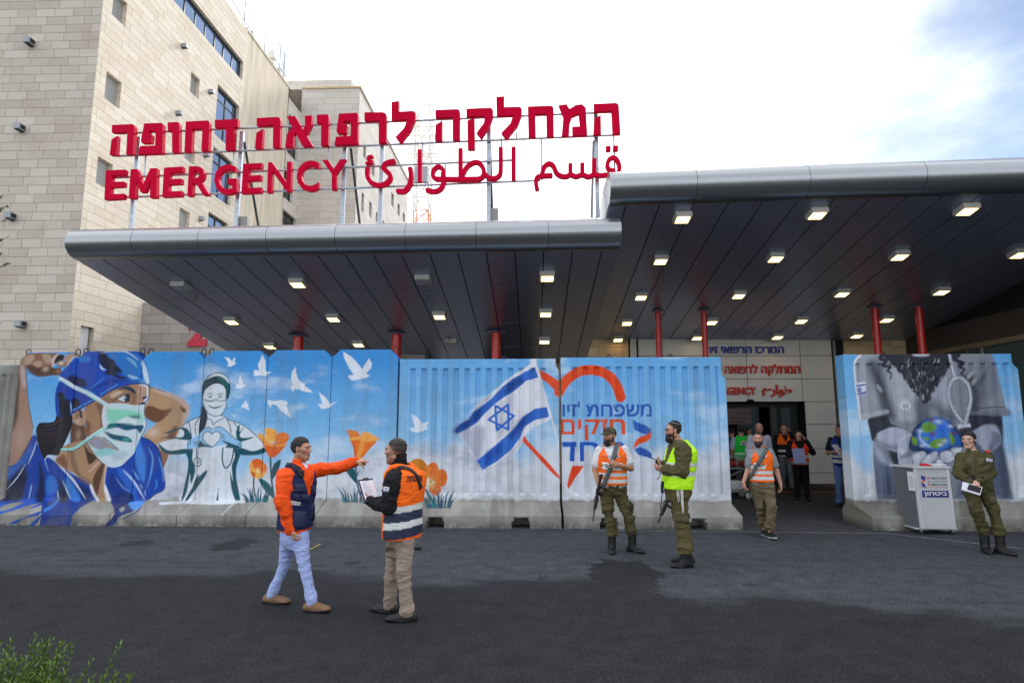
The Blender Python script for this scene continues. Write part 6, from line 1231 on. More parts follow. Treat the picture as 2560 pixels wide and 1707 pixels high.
class Field:
    def __init__(s, lo, hi, h, fine=()):
        s.ax = [axis(lo[i] - .03, hi[i] + .03, h, [(f[0][i], f[1][i], f[2]) for f in fine]) for i in range(3)]
        s.F = np.full([len(a) for a in s.ax], 1.0, np.float32)
    def sub(s, lo, hi, m=0.06):
        sl = []
        for i in range(3):
            a = np.searchsorted(s.ax[i], lo[i] - m); b = np.searchsorted(s.ax[i], hi[i] + m); sl.append(slice(max(a - 1, 0), b + 1))
        g = np.meshgrid(*[s.ax[i][sl[i]].astype(np.float32) for i in range(3)], indexing='ij', sparse=True)
        return tuple(sl), g
    def put(s, sl, d, k, mode='u'):
        f = s.F[sl]
        if mode == 'u':
            if k > 0: h = np.clip(0.5 + 0.5 * (f - d) / k, 0, 1); s.F[sl] = f * (1 - h) + d * h - k * h * (1 - h)
            else: s.F[sl] = np.minimum(f, d)
        elif mode == 's':
            h = np.clip(0.5 - 0.5 * (f + d) / max(k, 1e-5), 0, 1); s.F[sl] = f * (1 - h) - d * h + k * h * (1 - h)
    def cone(s, a, b, ra, rb, k=0.02, mode='u'):
        a, b = np.asarray(a, np.float32), np.asarray(b, np.float32); r = max(ra, rb)
        sl, (X, Y, Z) = s.sub(np.minimum(a, b) - r, np.maximum(a, b) + r); e = b - a; L2 = max(float(e @ e), 1e-9)
        t = np.clip(((X - a[0]) * e[0] + (Y - a[1]) * e[1] + (Z - a[2]) * e[2]) / L2, 0, 1)
        d = np.sqrt((X - a[0] - t * e[0]) ** 2 + (Y - a[1] - t * e[1]) ** 2 + (Z - a[2] - t * e[2]) ** 2) - (ra + (rb - ra) * t); s.put(sl, d, k, mode)
    def ell(s, c, r, R=None, k=0.02, mode='u'):
        c = np.asarray(c, np.float32); r = np.asarray(r, np.float32); m = float(r.max()); sl, (X, Y, Z) = s.sub(c - m, c + m); X, Y, Z = X - c[0], Y - c[1], Z - c[2]
        if R is not None: X, Y, Z = [R[i][0] * X + R[i][1] * Y + R[i][2] * Z for i in range(3)]
        k0 = np.sqrt((X / r[0]) ** 2 + (Y / r[1]) ** 2 + (Z / r[2]) ** 2); k1 = np.sqrt((X / r[0] ** 2) ** 2 + (Y / r[1] ** 2) ** 2 + (Z / r[2] ** 2) ** 2)
        s.put(sl, k0 * (k0 - 1) / np.maximum(k1, 1e-5), k, mode)
    def loft(s, st, k=0.02, n=2.4):               # st: (z, cx, cy, rx, ry, yaw) ascending z
        st = np.array(st, float); z = st[:, 0]; R = max(st[:, 3].max(), st[:, 4].max())
        lo = np.array([st[:, 1].min() - R, st[:, 2].min() - R, z[0]]); hi = np.array([st[:, 1].max() + R, st[:, 2].max() + R, z[-1]])
        sl, (X, Y, Z) = s.sub(lo, hi); zz = np.ravel(Z)
        # smooth interpolation of the stations
        def ip(c):
            q = np.interp(zz, z, st[:, c]); q2 = (np.interp(zz - .02, z, st[:, c]) + np.interp(zz + .02, z, st[:, c]) + q) / 3; return q2.reshape(1, 1, -1).astype(np.float32)
        cx, cy, rx, ry, yw = [ip(c) for c in range(1, 6)]
        X, Y = X - cx, Y - cy; c_, s_ = np.cos(yw), np.sin(yw); u = X * c_ + Y * s_; v = -X * s_ + Y * c_
        rho = ((np.abs(u) / rx) ** n + (np.abs(v) / ry) ** n) ** (1 / n); d = (rho - 1) * np.minimum(rx, ry)
        s.put(sl, np.maximum(d, np.maximum(z[0] - Z, Z - z[-1])), k)
    def cut(s, fn):                               # intersect with fn(X, Y, Z) <= 0
        X, Y, Z = np.meshgrid(*[a.astype(np.float32) for a in s.ax], indexing='ij', sparse=True); s.F = np.maximum(s.F, fn(X, Y, Z))
    def mesh(s, it=1):
        F, ax = s.F, s.ax; S_ = F < 0
        n = sum(S_[i:S_.shape[0] - 1 + i, j:S_.shape[1] - 1 + j, k:S_.shape[2] - 1 + k].astype(np.int8) for i in (0, 1) for j in (0, 1) for k in (0, 1))
        I, J, K = np.where((n > 0) & (n < 8)); idx = np.full(n.shape, -1, np.int32); idx[I, J, K] = np.arange(len(I))
        acc = np.zeros((len(I), 3)); cnt = np.zeros(len(I))
        C = [(i, j, k) for i in (0, 1) for j in (0, 1) for k in (0, 1)]
        for a in C:
            for d in range(3):
                if a[d]: continue
                b = list(a); b[d] = 1
                fa = F[I + a[0], J + a[1], K + a[2]]; fb = F[I + b[0], J + b[1], K + b[2]]; m = (fa < 0) != (fb < 0)
                t = np.where(m, fa / np.where(m, fa - fb, 1), 0)
                p = np.array(a, float)[None] + t[:, None] * np.eye(3)[d]; acc += p * m[:, None]; cnt += m
        q = acc / cnt[:, None]; P = np.stack([ax[d][[I, J, K][d]] + q[:, d] * np.diff(ax[d])[[I, J, K][d]] for d in range(3)], 1)
        fs = []
        A = np.where(S_[:-1, 1:-1, 1:-1] != S_[1:, 1:-1, 1:-1]); i, j, k = A[0], A[1] + 1, A[2] + 1; fs.append((np.stack([idx[i, j - 1, k - 1], idx[i, j, k - 1], idx[i, j, k], idx[i, j - 1, k]], 1), S_[i, j, k]))
        A = np.where(S_[1:-1, :-1, 1:-1] != S_[1:-1, 1:, 1:-1]); i, j, k = A[0] + 1, A[1], A[2] + 1; fs.append((np.stack([idx[i - 1, j, k - 1], idx[i - 1, j, k], idx[i, j, k], idx[i, j, k - 1]], 1), S_[i, j, k]))
        A = np.where(S_[1:-1, 1:-1, :-1] != S_[1:-1, 1:-1, 1:]); i, j, k = A[0] + 1, A[1] + 1, A[2]; fs.append((np.stack([idx[i - 1, j - 1, k], idx[i, j - 1, k], idx[i, j, k], idx[i - 1, j, k]], 1), S_[i, j, k]))
        Q = np.vstack([np.where(s_[:, None], f, f[:, ::-1]) for f, s_ in fs])
        for _ in range(it):
            a = np.zeros_like(P); c = np.zeros(len(P))
            for e in range(4): np.add.at(a, Q[:, e], P[Q[:, (e + 1) % 4]] + P[Q[:, e - 1]]); np.add.at(c, Q[:, e], 2)
            P = P * 0.4 + 0.6 * a / np.maximum(c, 1)[:, None]
        return P, Q
def vnormals(P, Q):
    n = np.cross(P[Q[:, 2]] - P[Q[:, 0]], P[Q[:, 3]] - P[Q[:, 1]]); N = np.zeros_like(P)
    for e in range(4): np.add.at(N, Q[:, e], n)
    return N / np.maximum(np.linalg.norm(N, axis=1), 1e-9)[:, None]
def emit(name, fld, col, m, parent, wr=None, label=None, it=1):
    P, Q = fld.mesh(it)
    if not len(P): return None, None
    if wr:
        N_ = vnormals(P, Q); P = P + N_ * wr(P)[:, None]
    N_ = vnormals(P, Q); C = np.ones((len(P), 4)); C[:, :3] = col(P, N_) if callable(col) else lin(col)
    me = bpy.data.meshes.new(name); me.from_pydata(P.tolist(), [], Q.tolist()); me.polygons.foreach_set('use_smooth', np.ones(len(Q), bool))
    me.color_attributes.new('Col', 'FLOAT_COLOR', 'POINT').data.foreach_set('color', np.clip(C, 0, 1).ravel())
    bv = BVHTree.FromPolygons(P.tolist(), Q.tolist())
    return link_mesh(name, me, m, parent, label=label), bv
def folds(A, sx=9, sz=20, ph=0.0, big=0.0):
    def f(P):
        n = noise3(P * [sx, sx, sz] + ph + 5 * noise3(P * 4 + ph)[:, None] * [.25, .25, .6]); n2 = noise3(P * [sx * 2.3, sx * 2.3, sz * 1.6] + 9 + ph)
        r = (1 - np.abs(2 * n - 1)) ** 3 * 1.6 - .3; r2 = (1 - np.abs(2 * n2 - 1)) ** 2 * 1.4 - .3
        return A * (r * .75 + r2 * .35 - .35) + big * (noise3(P * 3 + ph) - .5)
    return f
m_skin = mat('skin', (0, 0, 0), 0.5, attr=True, var=0.06, vs=60, spec=0.35, sss=0.08)
m_cloth = mat('woven_cloth', (0, 0, 0), 0.85, attr=True, var=0.14, vs=9, bump=0.25, bs=420, spec=0.2, crease=.55)
m_hivis = mat('hi_vis_fabric', (0, 0, 0), 0.65, attr=True, var=0.08, vs=9, bump=0.2, bs=300, spec=0.25, crease=.45)
m_hair = mat('hair', (0, 0, 0), 0.5, attr=True, var=0.35, vs=90, bump=0.5, bs=160, spec=0.4)
m_leather = mat('leather', (0, 0, 0), 0.5, attr=True, var=0.2, vs=25, bump=0.2, bs=90, spec=0.4)
def U(v): v = np.asarray(v, float); return v / np.linalg.norm(v)
def frame(fwd, tilt=0.0):                          # rows: right, forward, up of a head or torso that faces fwd
    f = U(fwd); r = U(np.cross(f, [0, 0, 1])); u = np.cross(r, f)
    if tilt: r, u = r * math.cos(tilt) + u * math.sin(tilt), u * math.cos(tilt) - r * math.sin(tilt)
    return np.array([r, f, u])

class Person:
    """points come from T (a zoom of the photograph) at depth Y; every garment is its own mesh"""
    def __init__(s, label, T, Y, group=None, vox=0.010, hvox=0.0048):
        s.T, s.Y, s.vox, s.hvox = T, Y, vox, hvox; s.label = label; s.group = group
        s.k = Y / FPX                                # metres per photo pixel, near enough
    def at(s, x, y, dy=0.0): px_, py_ = s.T(x, y); return atY(px_, py_, s.Y + dy)
    def root(s, x, y):
        p = s.at(x, y); s.base = np.array([p[0], s.Y, 0.0]); s.o = empty('person', s.base, s.label, 'person', s.group)
    def pose(s, head, hface, neck, arms, legs, pelvis, chest, tface, pface=None, hs=1.0, tilt=0.0, build=1.0):
        s.hc, s.hR, s.hs = np.asarray(head), frame(hface, tilt), hs; s.nb = np.asarray(neck); s.arms, s.legs = arms, legs; s.pc, s.cc = np.asarray(pelvis), np.asarray(chest); s.tf = U([tface[0], tface[1], 0]); s.pf = U([*(pface or tface)[:2], 0]); s.b = build
        s.side = np.array([s.tf[1], -s.tf[0], 0.0])
    def stations(s, infl=0.0, zlo=None, zhi=None, belly=0.0, chestw=1.0):
        yw = math.atan2(-s.tf[0], s.tf[1]); yp = math.atan2(-s.pf[0], s.pf[1])
        if yp - yw > math.pi: yp -= 2 * math.pi
        if yw - yp > math.pi: yp += 2 * math.pi
        pz, cz, nz = s.pc[2], s.cc[2], s.nb[2]; L_ = lambda t: s.pc[:2] * (1 - t) + s.cc[:2] * t; b = s.b; o = []
        for t, rx, ry, f in ((-.34, .105, .075, 0), (-.22, .150, .104, 0), (-.08, .168, .116, 0), (.15, .168, .118, .1), (.45, .155, .112 + belly, .3), (.75, .168, .120 + belly * .8, .6), (1.0, .182 * chestw, .125, .9), (1.22, .178 * chestw, .112, 1)):
            c = L_(t); fo = s.tf * belly * .6 * (1 if 0.1 < t < .9 else 0); o.append((pz + (cz - pz) * t, c[0] + fo[0], c[1] + fo[1], rx * b + infl, ry * b + infl, yp + (yw - yp) * f))
        zs = o[-1][0]; zt = max(nz, zs + .05)
        for g, rx, ry in ((.35, .150, .092), (.62, .105, .078), (.9, .070, .066), (1.0, .062, .062)):
            q = s.cc[:2] * (1 - g) + s.nb[:2] * g; o.append((zs + (zt - zs) * g, q[0], q[1], rx * b + infl, ry * b + infl, yw))
        return o
    def bounds(s, pts, m=0.16): p = np.array(pts); return p.min(0) - m, p.max(0) + m
    def skin(s, tone, brow=(30, 22, 18), stubble=0.0, lips=(150, 90, 80), hands=True, hand_k=1.0, eyes=True, ear=True, female=False):
        fine = [(s.hc - .14 * s.hs, s.hc + .15 * s.hs, s.hvox)]
        if hands:
            for a in s.arms: w = np.asarray(a['w']); fine.append((np.minimum(w, w + U(a['d']) * .2) - .07, np.maximum(w, w + U(a['d']) * .2) + .07, max(s.hvox * 1.1, .0052)))
        pts = [s.hc + [0, 0, .1], s.hc - [0, 0, .1]] + [a[k] for a in s.arms for k in ('s', 'e', 'w')] + [a['w'] + U(a['d']) * .15 for a in s.arms] + [l[k] for l in s.legs for k in ('h', 'k', 'a')] + [s.pc]
        lo, hi = s.bounds(pts, .12); lo[2] = 0.02
        f = Field(lo, hi, s.vox * 1.25, fine)
        f.loft([(z, x, y, rx * .86, ry * .84, w) for z, x, y, rx, ry, w in s.stations()], .02)
        for a in s.arms: f.cone(a['s'], a['e'], .050 * a.get('r', 1), .040 * a.get('r', 1), .03); f.cone(a['e'], a['w'], .041 * a.get('r', 1), .027 * a.get('r', 1), .02)
        for l in s.legs:
            f.cone(l['h'], l['k'], .070, .048, .03); f.cone(l['k'], l['a'], .047, .035, .02); g_ = np.array([l['a'][0], l['a'][1], .065]); f.cone(l['a'], g_, .034, .034, .02); f.cone(g_, g_ + U([*l['t'][:2], 0]) * .10 - [0, 0, .025], .032, .022, .02)
        # head
        h = s.hs; H = lambda x, y, z: s.hc + h * (s.hR[0] * x + s.hR[1] * y + s.hR[2] * z); R = s.hR; w_ = .86 if female else 1.0
        f.cone(s.nb - [0, 0, .03], H(0, -.022, -.05), .060 * (.78 if female else 1), .052 * h * (.78 if female else 1), .03)
        f.ell(H(0, -.015, .032), np.array([.075, .094, .086]) * h, R, .01); f.ell(H(0, .028, -.036), np.array([.059 * w_, .064, .084]) * h * (.95 if female else 1), R, .03)
        f.cone(H(-.012, .068, -.100), H(.012, .068, -.100), .020 * h, .020 * h, .028)
        for sx in (-1, 1):
            f.cone(H(sx * .050 * w_, -.002, -.055), H(sx * .026 * w_, .058, -.096), (.014 if female else .020) * h, .016 * h, .03); f.ell(H(sx * .043, .056, -.014), np.array([.024, .026, .02]) * h, R, .025)
        f.cone(H(-.042, .078, .030), H(.042, .078, .030), .013 * h, .013 * h, .018)
        f.cone(H(0, .084, .020), H(0, .106, -.018), .009 * h * w_, .013 * h * w_, .012)
        for sx in (-1, 1): f.ell(H(sx * .013, .097, -.024), np.array([.010, .012, .009]) * h, R, .008); f.ell(H(sx * .031, .099, .012), np.array([.017, .014, .011]) * h, R, .010, 's'); f.ell(H(sx * .031, .078, .011), np.array([.015, .013, .011]) * h, R, .003)
        f.cone(H(-.018, .085, -.054), H(.018, .085, -.054), .0085 * h, .0085 * h, .008); f.cone(H(-.016, .085, -.067), H(.016, .085, -.067), .0085 * h, .0085 * h, .008)
        f.cone(H(-.022, .097, -.0605), H(.022, .097, -.0605), .004 * h, .004 * h, .004, 's')
        if ear:
            for sx in (-1, 1): f.ell(H(sx * .079, -.006, .002), np.array([.011, .020, .032]) * h, R, .008); f.ell(H(sx * .088, -.001, .004), np.array([.008, .010, .017]) * h, R, .006, 's')
        if hands:
            for a in s.arms: s.hand(f, a, hand_k)
        T_ = lin(tone); B_ = lin(brow); Lp = lin(lips)
        def col(P, N_):
            q = (P - s.hc) @ s.hR.T / h; C = np.repeat(T_[None], len(P), 0) * (0.94 + 0.12 * noise3(P * 40))[:, None]
            hd = (np.abs(q) < .14).all(1) & (q[:, 2] > -.125)
            x, y, z = np.abs(q[:, 0]), q[:, 1], q[:, 2]; mixc = lambda m, c, a=1.0: C.__setitem__(m, C[m] * (1 - a) + c * a)
            red = lin((190, 96, 80)); mixc(hd & (y > .04) & (z < .0) & (z > -.04) & (x > .02), red, .18); mixc(hd & (y > .095) & (x < .02) & (z < -.01) & (z > -.035), red, .2); mixc(hd & (x > .078), red, .15)
            if stubble:
                a = stubble * sstep(-.02, -.05, z - .03 * (x > .05)) * sstep(-.02, .02, y) * (hd); a = a * np.where((y > .075) & (x < .022) & (z > -.072) & (z < -.05), .3, 1); C[:] = C * (1 - a[:, None]) + lin((52, 44, 42)) * a[:, None]
            mixc(hd & (y > .05) & (x < (.020 if female else .024) - .25 * np.abs(z + .0605)) & (np.abs(z + .0605) < .013), Lp, .65); mixc(hd & (y > .05) & (x < .021) & (np.abs(z + .0605) < .0028), lin((60, 30, 28)), .8)
            mixc(hd & (y > .05) & (np.abs(x - .031) < .020) & (np.abs(z - .012) < .012), lin((104, 68, 54)), .35)
            if eyes:
                ex = (x - .031) / .0135; ez = (z - .0115) / .0062; mixc(hd & (y > .05) & (ex ** 2 + ez ** 2 < 1), lin((214, 208, 204))); mixc(hd & (y > .05) & (np.hypot(x - .031, z - .0115) < .0058), lin((34, 22, 16))); mixc(hd & (y > .05) & (np.abs(ex) < 1.15) & (np.abs(z - .0185 + .1 * (x - .031) ** 2 * 60) < .0024), B_, .85)
            bz = .036 - 4.0 * (x - .030) ** 2 * 6; mixc(hd & (y > .03) & (x > .012) & (x < .054) & (np.abs(z - bz) < (.0046 if not female else .003)), B_, .88)
            if s.scalp is not None:
                a = s.scalp[1] * sstep(-.012, .05, z - np.interp(y, [-.12, -.02, .03, .06, .09], [-.06, -.03, .02, .062, .085])) * hd; C[:] = C * (1 - a[:, None]) + lin(s.scalp[0]) * a[:, None]
            return C
        s.body, s.body_bv = emit('body', f, col, m_skin, s.o)
    scalp = None
    def hand(s, f, a, k=1.0):
        w = np.asarray(a['w'], float); d = U(a['d']); n = np.asarray(a['n'], float); n = U(n - d * (n @ d)); t = np.cross(d, n) * a.get('m', 1); cu = a.get('curl', [.35] * 4); k = k * 1.0
        kn = [w + d * .088 * k + t * (.030 - .0205 * i) * k - d * .006 * abs(i - 1.3) * k for i in range(4)]
        for i in range(4): f.cone(w + d * .012 + t * (.014 - .010 * i) * k, kn[i], .016 * k, .0115 * k, .012)
        f.ell(w + d * .05 * k + n * .004, np.array([.036, .046, .015]) * k, np.array([t, d, n]), .012)
        for i, L_ in enumerate((.070, .078, .073, .057)):
            p = kn[i]; ang = 0.0; sp = (1.5 - i) * .05
            for j, (fr, r0, r1) in enumerate(((.46, .0098, .0088), (.30, .0088, .0080), (.24, .0080, .0070))):
                ang += cu[i] * (1.0, 1.15, .7)[j]; dd = U((d + t * sp) * math.cos(ang) + n * math.sin(ang)); q = p + dd * L_ * fr * k; f.cone(p, q, r0 * k, r1 * k, .004); p = q
        th = a.get('thumb', (.72, .62, .30)); p = w + d * .022 * k + t * .026 * k; dd = U(d * th[0] + t * th[1] + n * th[2]); q = p + dd * .045 * k; f.cone(p, q, .0145 * k, .011 * k, .010); d2 = U(dd + n * a.get('tc', .35) + d * .25); f.cone(q, q + d2 * .030 * k, .0105 * k, .0082 * k, .004); f.cone(q + d2 * .030 * k, q + U(d2 + n * .2) * .052 * k, .0088 * k, .0068 * k, .004)
    # ---- garments
    def top(s, name, color, infl=.016, sleeve='long', sr=1.0, hem=None, m=None, wr=.006, belly=0.0, colf=None, collar=0.0, cuff=None, label=None):
        pts = [a[k] for a in s.arms for k in ('s', 'e', 'w')] + [s.pc, s.nb]; lo, hi = s.bounds(pts, .26); f = Field(lo, hi, s.vox); st = s.stations(infl, belly=belly); f.loft(st, .02)
        for a in s.arms:
            r = sr * a.get('r', 1); e = np.asarray(a['e']); w = np.asarray(a['w']); sh = np.asarray(a['s'])
            if sleeve == 'long': f.cone(sh, e, .069 * r, .057 * r, .040); f.cone(e, w - U(w - e) * .015, .058 * r, .042 * r, .02)
            elif sleeve == 'roll': f.cone(sh, e, .072 * r, .060 * r, .045); f.cone(e, e + (w - e) * .35, .060 * r, .056 * r, .02)
            elif sleeve == 'short':
                q = sh + (e - sh) * .66; f.cone(sh, q, .060 * r, .063 * r, .035)
        if collar: f.cone(s.nb - [0, 0, .03], s.nb + (s.hc - s.nb) * .32 + [0, 0, collar], .078, .074, .02)
        zh = hem if hem is not None else s.pc[2] - .10
        f.cut(lambda X, Y, Z: zh - Z + .012 * np.sin(X * 30))
        s.top_o, s.top_bv = emit(name, f, colf or color, m or m_cloth, s.o, folds(wr * 1.5, 7, 13, 1.7), label=label); return s.top_o
    def trousers(s, color, bag=1.0, wr=.010, low=None, infl=.012, colf=None, name='trousers'):
        pts = [l[k] for l in s.legs for k in ('h', 'k', 'a')] + [s.pc]; lo, hi = s.bounds(pts, .22); lo[2] = 0.0; hi[2] = s.pc[2] + .2; f = Field(lo, hi, s.vox)
        f.loft([t for t in s.stations(infl) if t[0] < s.cc[2] * .55 + s.pc[2] * .45], .02)
        for l in s.legs:
            h_, k_, a_ = [np.asarray(l[q], float) for q in ('h', 'k', 'a')]; f.cone(h_, k_, .094 * (.6 + .4 * bag), .068 * bag, .035); f.cone(k_, a_, .067 * bag, (.056 if low is None else low) * bag, .02)
            f.cone(k_ + (a_ - k_) * .78, a_, .060 * bag, .062 * bag, .03)
        zl = min(l['a'][2] for l in s.legs) - .035; f.cut(lambda X, Y, Z: zl - Z)
        base = folds(wr * 1.5, 6, 15, 3.3)
        kz = [l['k'][2] for l in s.legs]; az = min(l['a'][2] for l in s.legs)
        def wrf(P): z = P[:, 2]; g = .55 + .9 * np.exp(-((z - np.mean(kz)) / .12) ** 2) + 1.1 * np.exp(-((z - az) / .10) ** 2) + .5 * np.exp(-((z - s.pc[2] + .1) / .09) ** 2); return base(P) * g
        s.tr_o, s.tr_bv = emit(name, f, colf or color, m_cloth, s.o, wrf); return s.tr_o
    def vest(s, colf, infl=.030, zlo=None, vneck=.22, m=None, wr=.003, belly=0.0, arm=.098, name='vest', collar=False):
        pts = [a['s'] for a in s.arms] + [s.pc, s.nb]; lo, hi = s.bounds(pts, .26); f = Field(lo, hi, s.vox * .9); st = s.stations(infl, belly=belly); f.loft(st, .02)
        for a in s.arms: f.cone(np.asarray(a['s']), np.asarray(a['s']) * .5 + s.nb * .5, .07, .07, .05)
        for a in s.arms:
            o = U([*(np.asarray(a['s']) - s.cc)[:2], 0]); c = np.asarray(a['s']) + o * .035; f.cone(c + [0, 0, .07], c + (np.asarray(a['e']) - c) * .35 + o * .03, arm, arm * .95, .012, 's')
        zl = zlo if zlo is not None else s.pc[2]
        zc = s.nb[2]
        def cutf(X, Y, Z):
            su = (X - s.nb[0]) * s.side[0] + (Y - s.nb[1]) * s.side[1]; fu = (X - s.cc[0]) * s.tf[0] + (Y - s.cc[1]) * s.tf[1]
            neck = np.sqrt((X - s.nb[0]) ** 2 + (Y - s.nb[1]) ** 2 + ((Z - zc - .02) * .8) ** 2) - .085
            v = np.maximum(np.abs(su) - np.clip((Z - (zc - vneck)) * .42, -.2, .2), -fu)
            return np.maximum(np.maximum(zl - Z, -neck), -v if vneck else -9.0)
        f.cut(cutf)
        def loc(P): q = P - s.cc; return q @ s.side, q @ s.tf, P[:, 2]
        s.vest_o, s.vest_bv = emit(name, f, lambda P, N_: colf(*loc(P), P), m or m_hivis, s.o, folds(wr, 6, 9, 2)); return s.vest_o
    def shoes(s, color, sole=(30, 28, 26), shaft=0.0, L=.27, name='shoe', h=.075):
        for l in s.legs:
            a = np.asarray(l['a'], float); t = U([*l['t'][:2], 0]); lift = l.get('lift', 0.0); g = np.array([a[0], a[1], lift]); sd = np.array([t[1], -t[0], 0]); R = np.array([sd, t, [0, 0, 1]])
            f = Field(np.minimum(g, g + t * .22) - [.1, .1, .02] - np.abs(t) * .08, np.maximum(g, g + t * .22) + [.1, .1, .16 + shaft] + np.abs(t) * .08, min(s.vox * .8, .009)); pit = l.get('pitch', 0.0)
            up = lambda d: np.array([0, 0, pit * d])
            f.ell(g - t * .045 + [0, 0, .040] + up(-.045), [.040, .052, .046], R, .02); f.ell(g + t * .045 + [0, 0, .036] + up(.045), [.044, .085, .048], R, .03); f.ell(g + t * .135 + [0, 0, .026] + up(.135), [.048, .068, .036], R, .03); f.cone(g + [0, 0, .05], g + t * .01 + [0, 0, h + .0], .040, .036, .03)
            if shaft: f.cone(g + [0, 0, .06], a + [0, 0, shaft * .2], .046, .054, .03); f.cone(g + [0, 0, .06], g * .5 + a * .5 + [0, 0, shaft], .050, .056, .03)
            f.ell(g + t * .05 + [0, 0, .010] + up(.05), [.050, .158, .016], R, .006)
            X0 = g; 
            def fl(X, Y, Z): dd = (X - g[0]) * t[0] + (Y - g[1]) * t[1]; return (lift + pit * dd + .002) - Z
            f.cut(fl); Cs, Cc = lin(sole), lin(color)
            def col(P, N_): dd = (P - g) @ t; z = P[:, 2] - lift - pit * dd; return np.where((z < .024)[:, None], Cs, Cc * (0.85 + .3 * noise3(P * 22))[:, None])
            emit(name, f, col, m_leather, s.o, folds(.002, 12, 25))
    def hair(s, color, top=.010, line=None, name='hair', grey=None, nz=.004, back=-.06, fade=0.0, inner=None):
        h = s.hs; H = lambda x, y, z: s.hc + h * (s.hR[0] * x + s.hR[1] * y + s.hR[2] * z); f = Field(s.hc - .16 * h, s.hc + .17 * h, s.hvox)
        f.ell(H(0, -.016, .034), (np.array([.0755, .0945, .0865]) + top * np.array([.6, .7, 1.0])) * h, s.hR, .01)
        ln = line or ([-.13, -.06, -.03, -.012, .010, .020, .045, .065, .085, .10], [back, back + .005, -.03, .018, -.012, .030, .062, .076, .088, .10])
        hc, R = s.hc, s.hR
        def fc(X, Y, Z):
            x, y, z = [((X - hc[0]) * R[i][0] + (Y - hc[1]) * R[i][1] + (Z - hc[2]) * R[i][2]) / h for i in range(3)]
            zz = np.interp(np.ravel(y), ln[0], ln[1]).reshape(y.shape); return (zz - z + .005 * np.sin(x * 160) + .004 * np.sin(x * 73 + y * 210)) * h * .8
        f.cut(fc)
        C = lin(color)
        def col(P, N_):
            c = np.repeat(C[None], len(P), 0) * (.7 + .7 * noise3(P * [70, 70, 30]))[:, None]
            if grey is not None: q = (P - hc) @ R.T / h; a = grey * sstep(.03, -.02, q[:, 2])[:, None]; c = c * (1 - a) + lin((120, 112, 108)) * a
            return c
        emit(name, f, col, m_hair, s.o, lambda P: nz * (noise3(P * 60) * 2 - 1) + nz * (noise3(P * [110, 110, 40]) - .5))
    def beard(s, color, full=1.0):
        h = s.hs; H = lambda x, y, z: s.hc + h * (s.hR[0] * x + s.hR[1] * y + s.hR[2] * z); f = Field(s.hc - [.14 * h, .14 * h, .2 * h], s.hc + .15 * h, s.hvox)
        f.ell(H(0, .030, -.050), np.array([.062, .068, .078]) * h, s.hR, .01); f.cone(H(-.014, .068, -.104 - .01 * full), H(.014, .068, -.104 - .01 * full), (.024 + .006 * full) * h, (.024 + .006 * full) * h, .03); f.cone(H(-.02, .088, -.045), H(.02, .088, -.045), .0095 * h, .0095 * h, .012); f.cone(H(-.020, .070, -.08), H(.020, .070, -.08), .026 * h, .026 * h, .02)
        if full > 1: f.ell(H(0, .062, -.115), np.array([.044, .042, .045]) * h, s.hR, .03)
        for sx in (-1, 1): f.cone(H(sx * .060, .004, -.01), H(sx * .050, .012, -.07), .012 * h, .018 * h, .02)
        hc, R = s.hc, s.hR
        def fc(X, Y, Z):
            x, y, z = [((X - hc[0]) * R[i][0] + (Y - hc[1]) * R[i][1] + (Z - hc[2]) * R[i][2]) / h for i in range(3)]
            zz = np.interp(np.ravel(y), [-.03, .0, .02, .05, .075, .10], [-.04, .01, -.012, -.036, -.040, -.040]).reshape(y.shape); mouth = np.sqrt((x / .019) ** 2 + ((z + .0605) / .0075) ** 2 + np.where(y > .05, 0, 9)) - 1
            return np.maximum((z - zz) * h * .8, np.maximum(-mouth * .006, (-.02 - y) * h))
        f.cut(fc); C = lin(color); emit('beard', f, lambda P, N_: C * (.7 + .6 * noise3(P * 80))[:, None], m_hair, s.o, lambda P: .005 * (noise3(P * 75) * 2 - 1))

def drape(bv, T, pts, off=.006, n=4, eye=None):
    """points laid on a garment as seen from the road, lifted off along the surface normal"""
    out = []; last = None
    bvs = bv if isinstance(bv, (list, tuple)) else [bv]
    for x, y in (smooth_pts(pts, False, n) if n else pts):
        px_, py_ = T(x, y); d = V(U(sight(px_, py_))); h = min((b_.ray_cast(Vector((0, 0, EYE)), d, 40) for b_ in bvs if b_), key=lambda k_: k_[3] if k_[0] is not None else 1e9)
        if h[0] is None: out.append((None, d)); continue
        out.append((h[0], h[1] if h[1].dot(d) < 0 else -h[1]))
    good = [i for i, o in enumerate(out) if o[0] is not None]
    res = []
    for i, o in enumerate(out):
        if o[0] is None:
            if not good: return []
            j = min(good, key=lambda q: abs(q - i)); dist = out[j][0].length if False else (out[j][0] - Vector((0, 0, EYE))).length; p = Vector((0, 0, EYE)) + o[1] * (dist - off); res.append((p, -o[1]))
        else: res.append((o[0] + o[1] * off, o[1]))
    return res
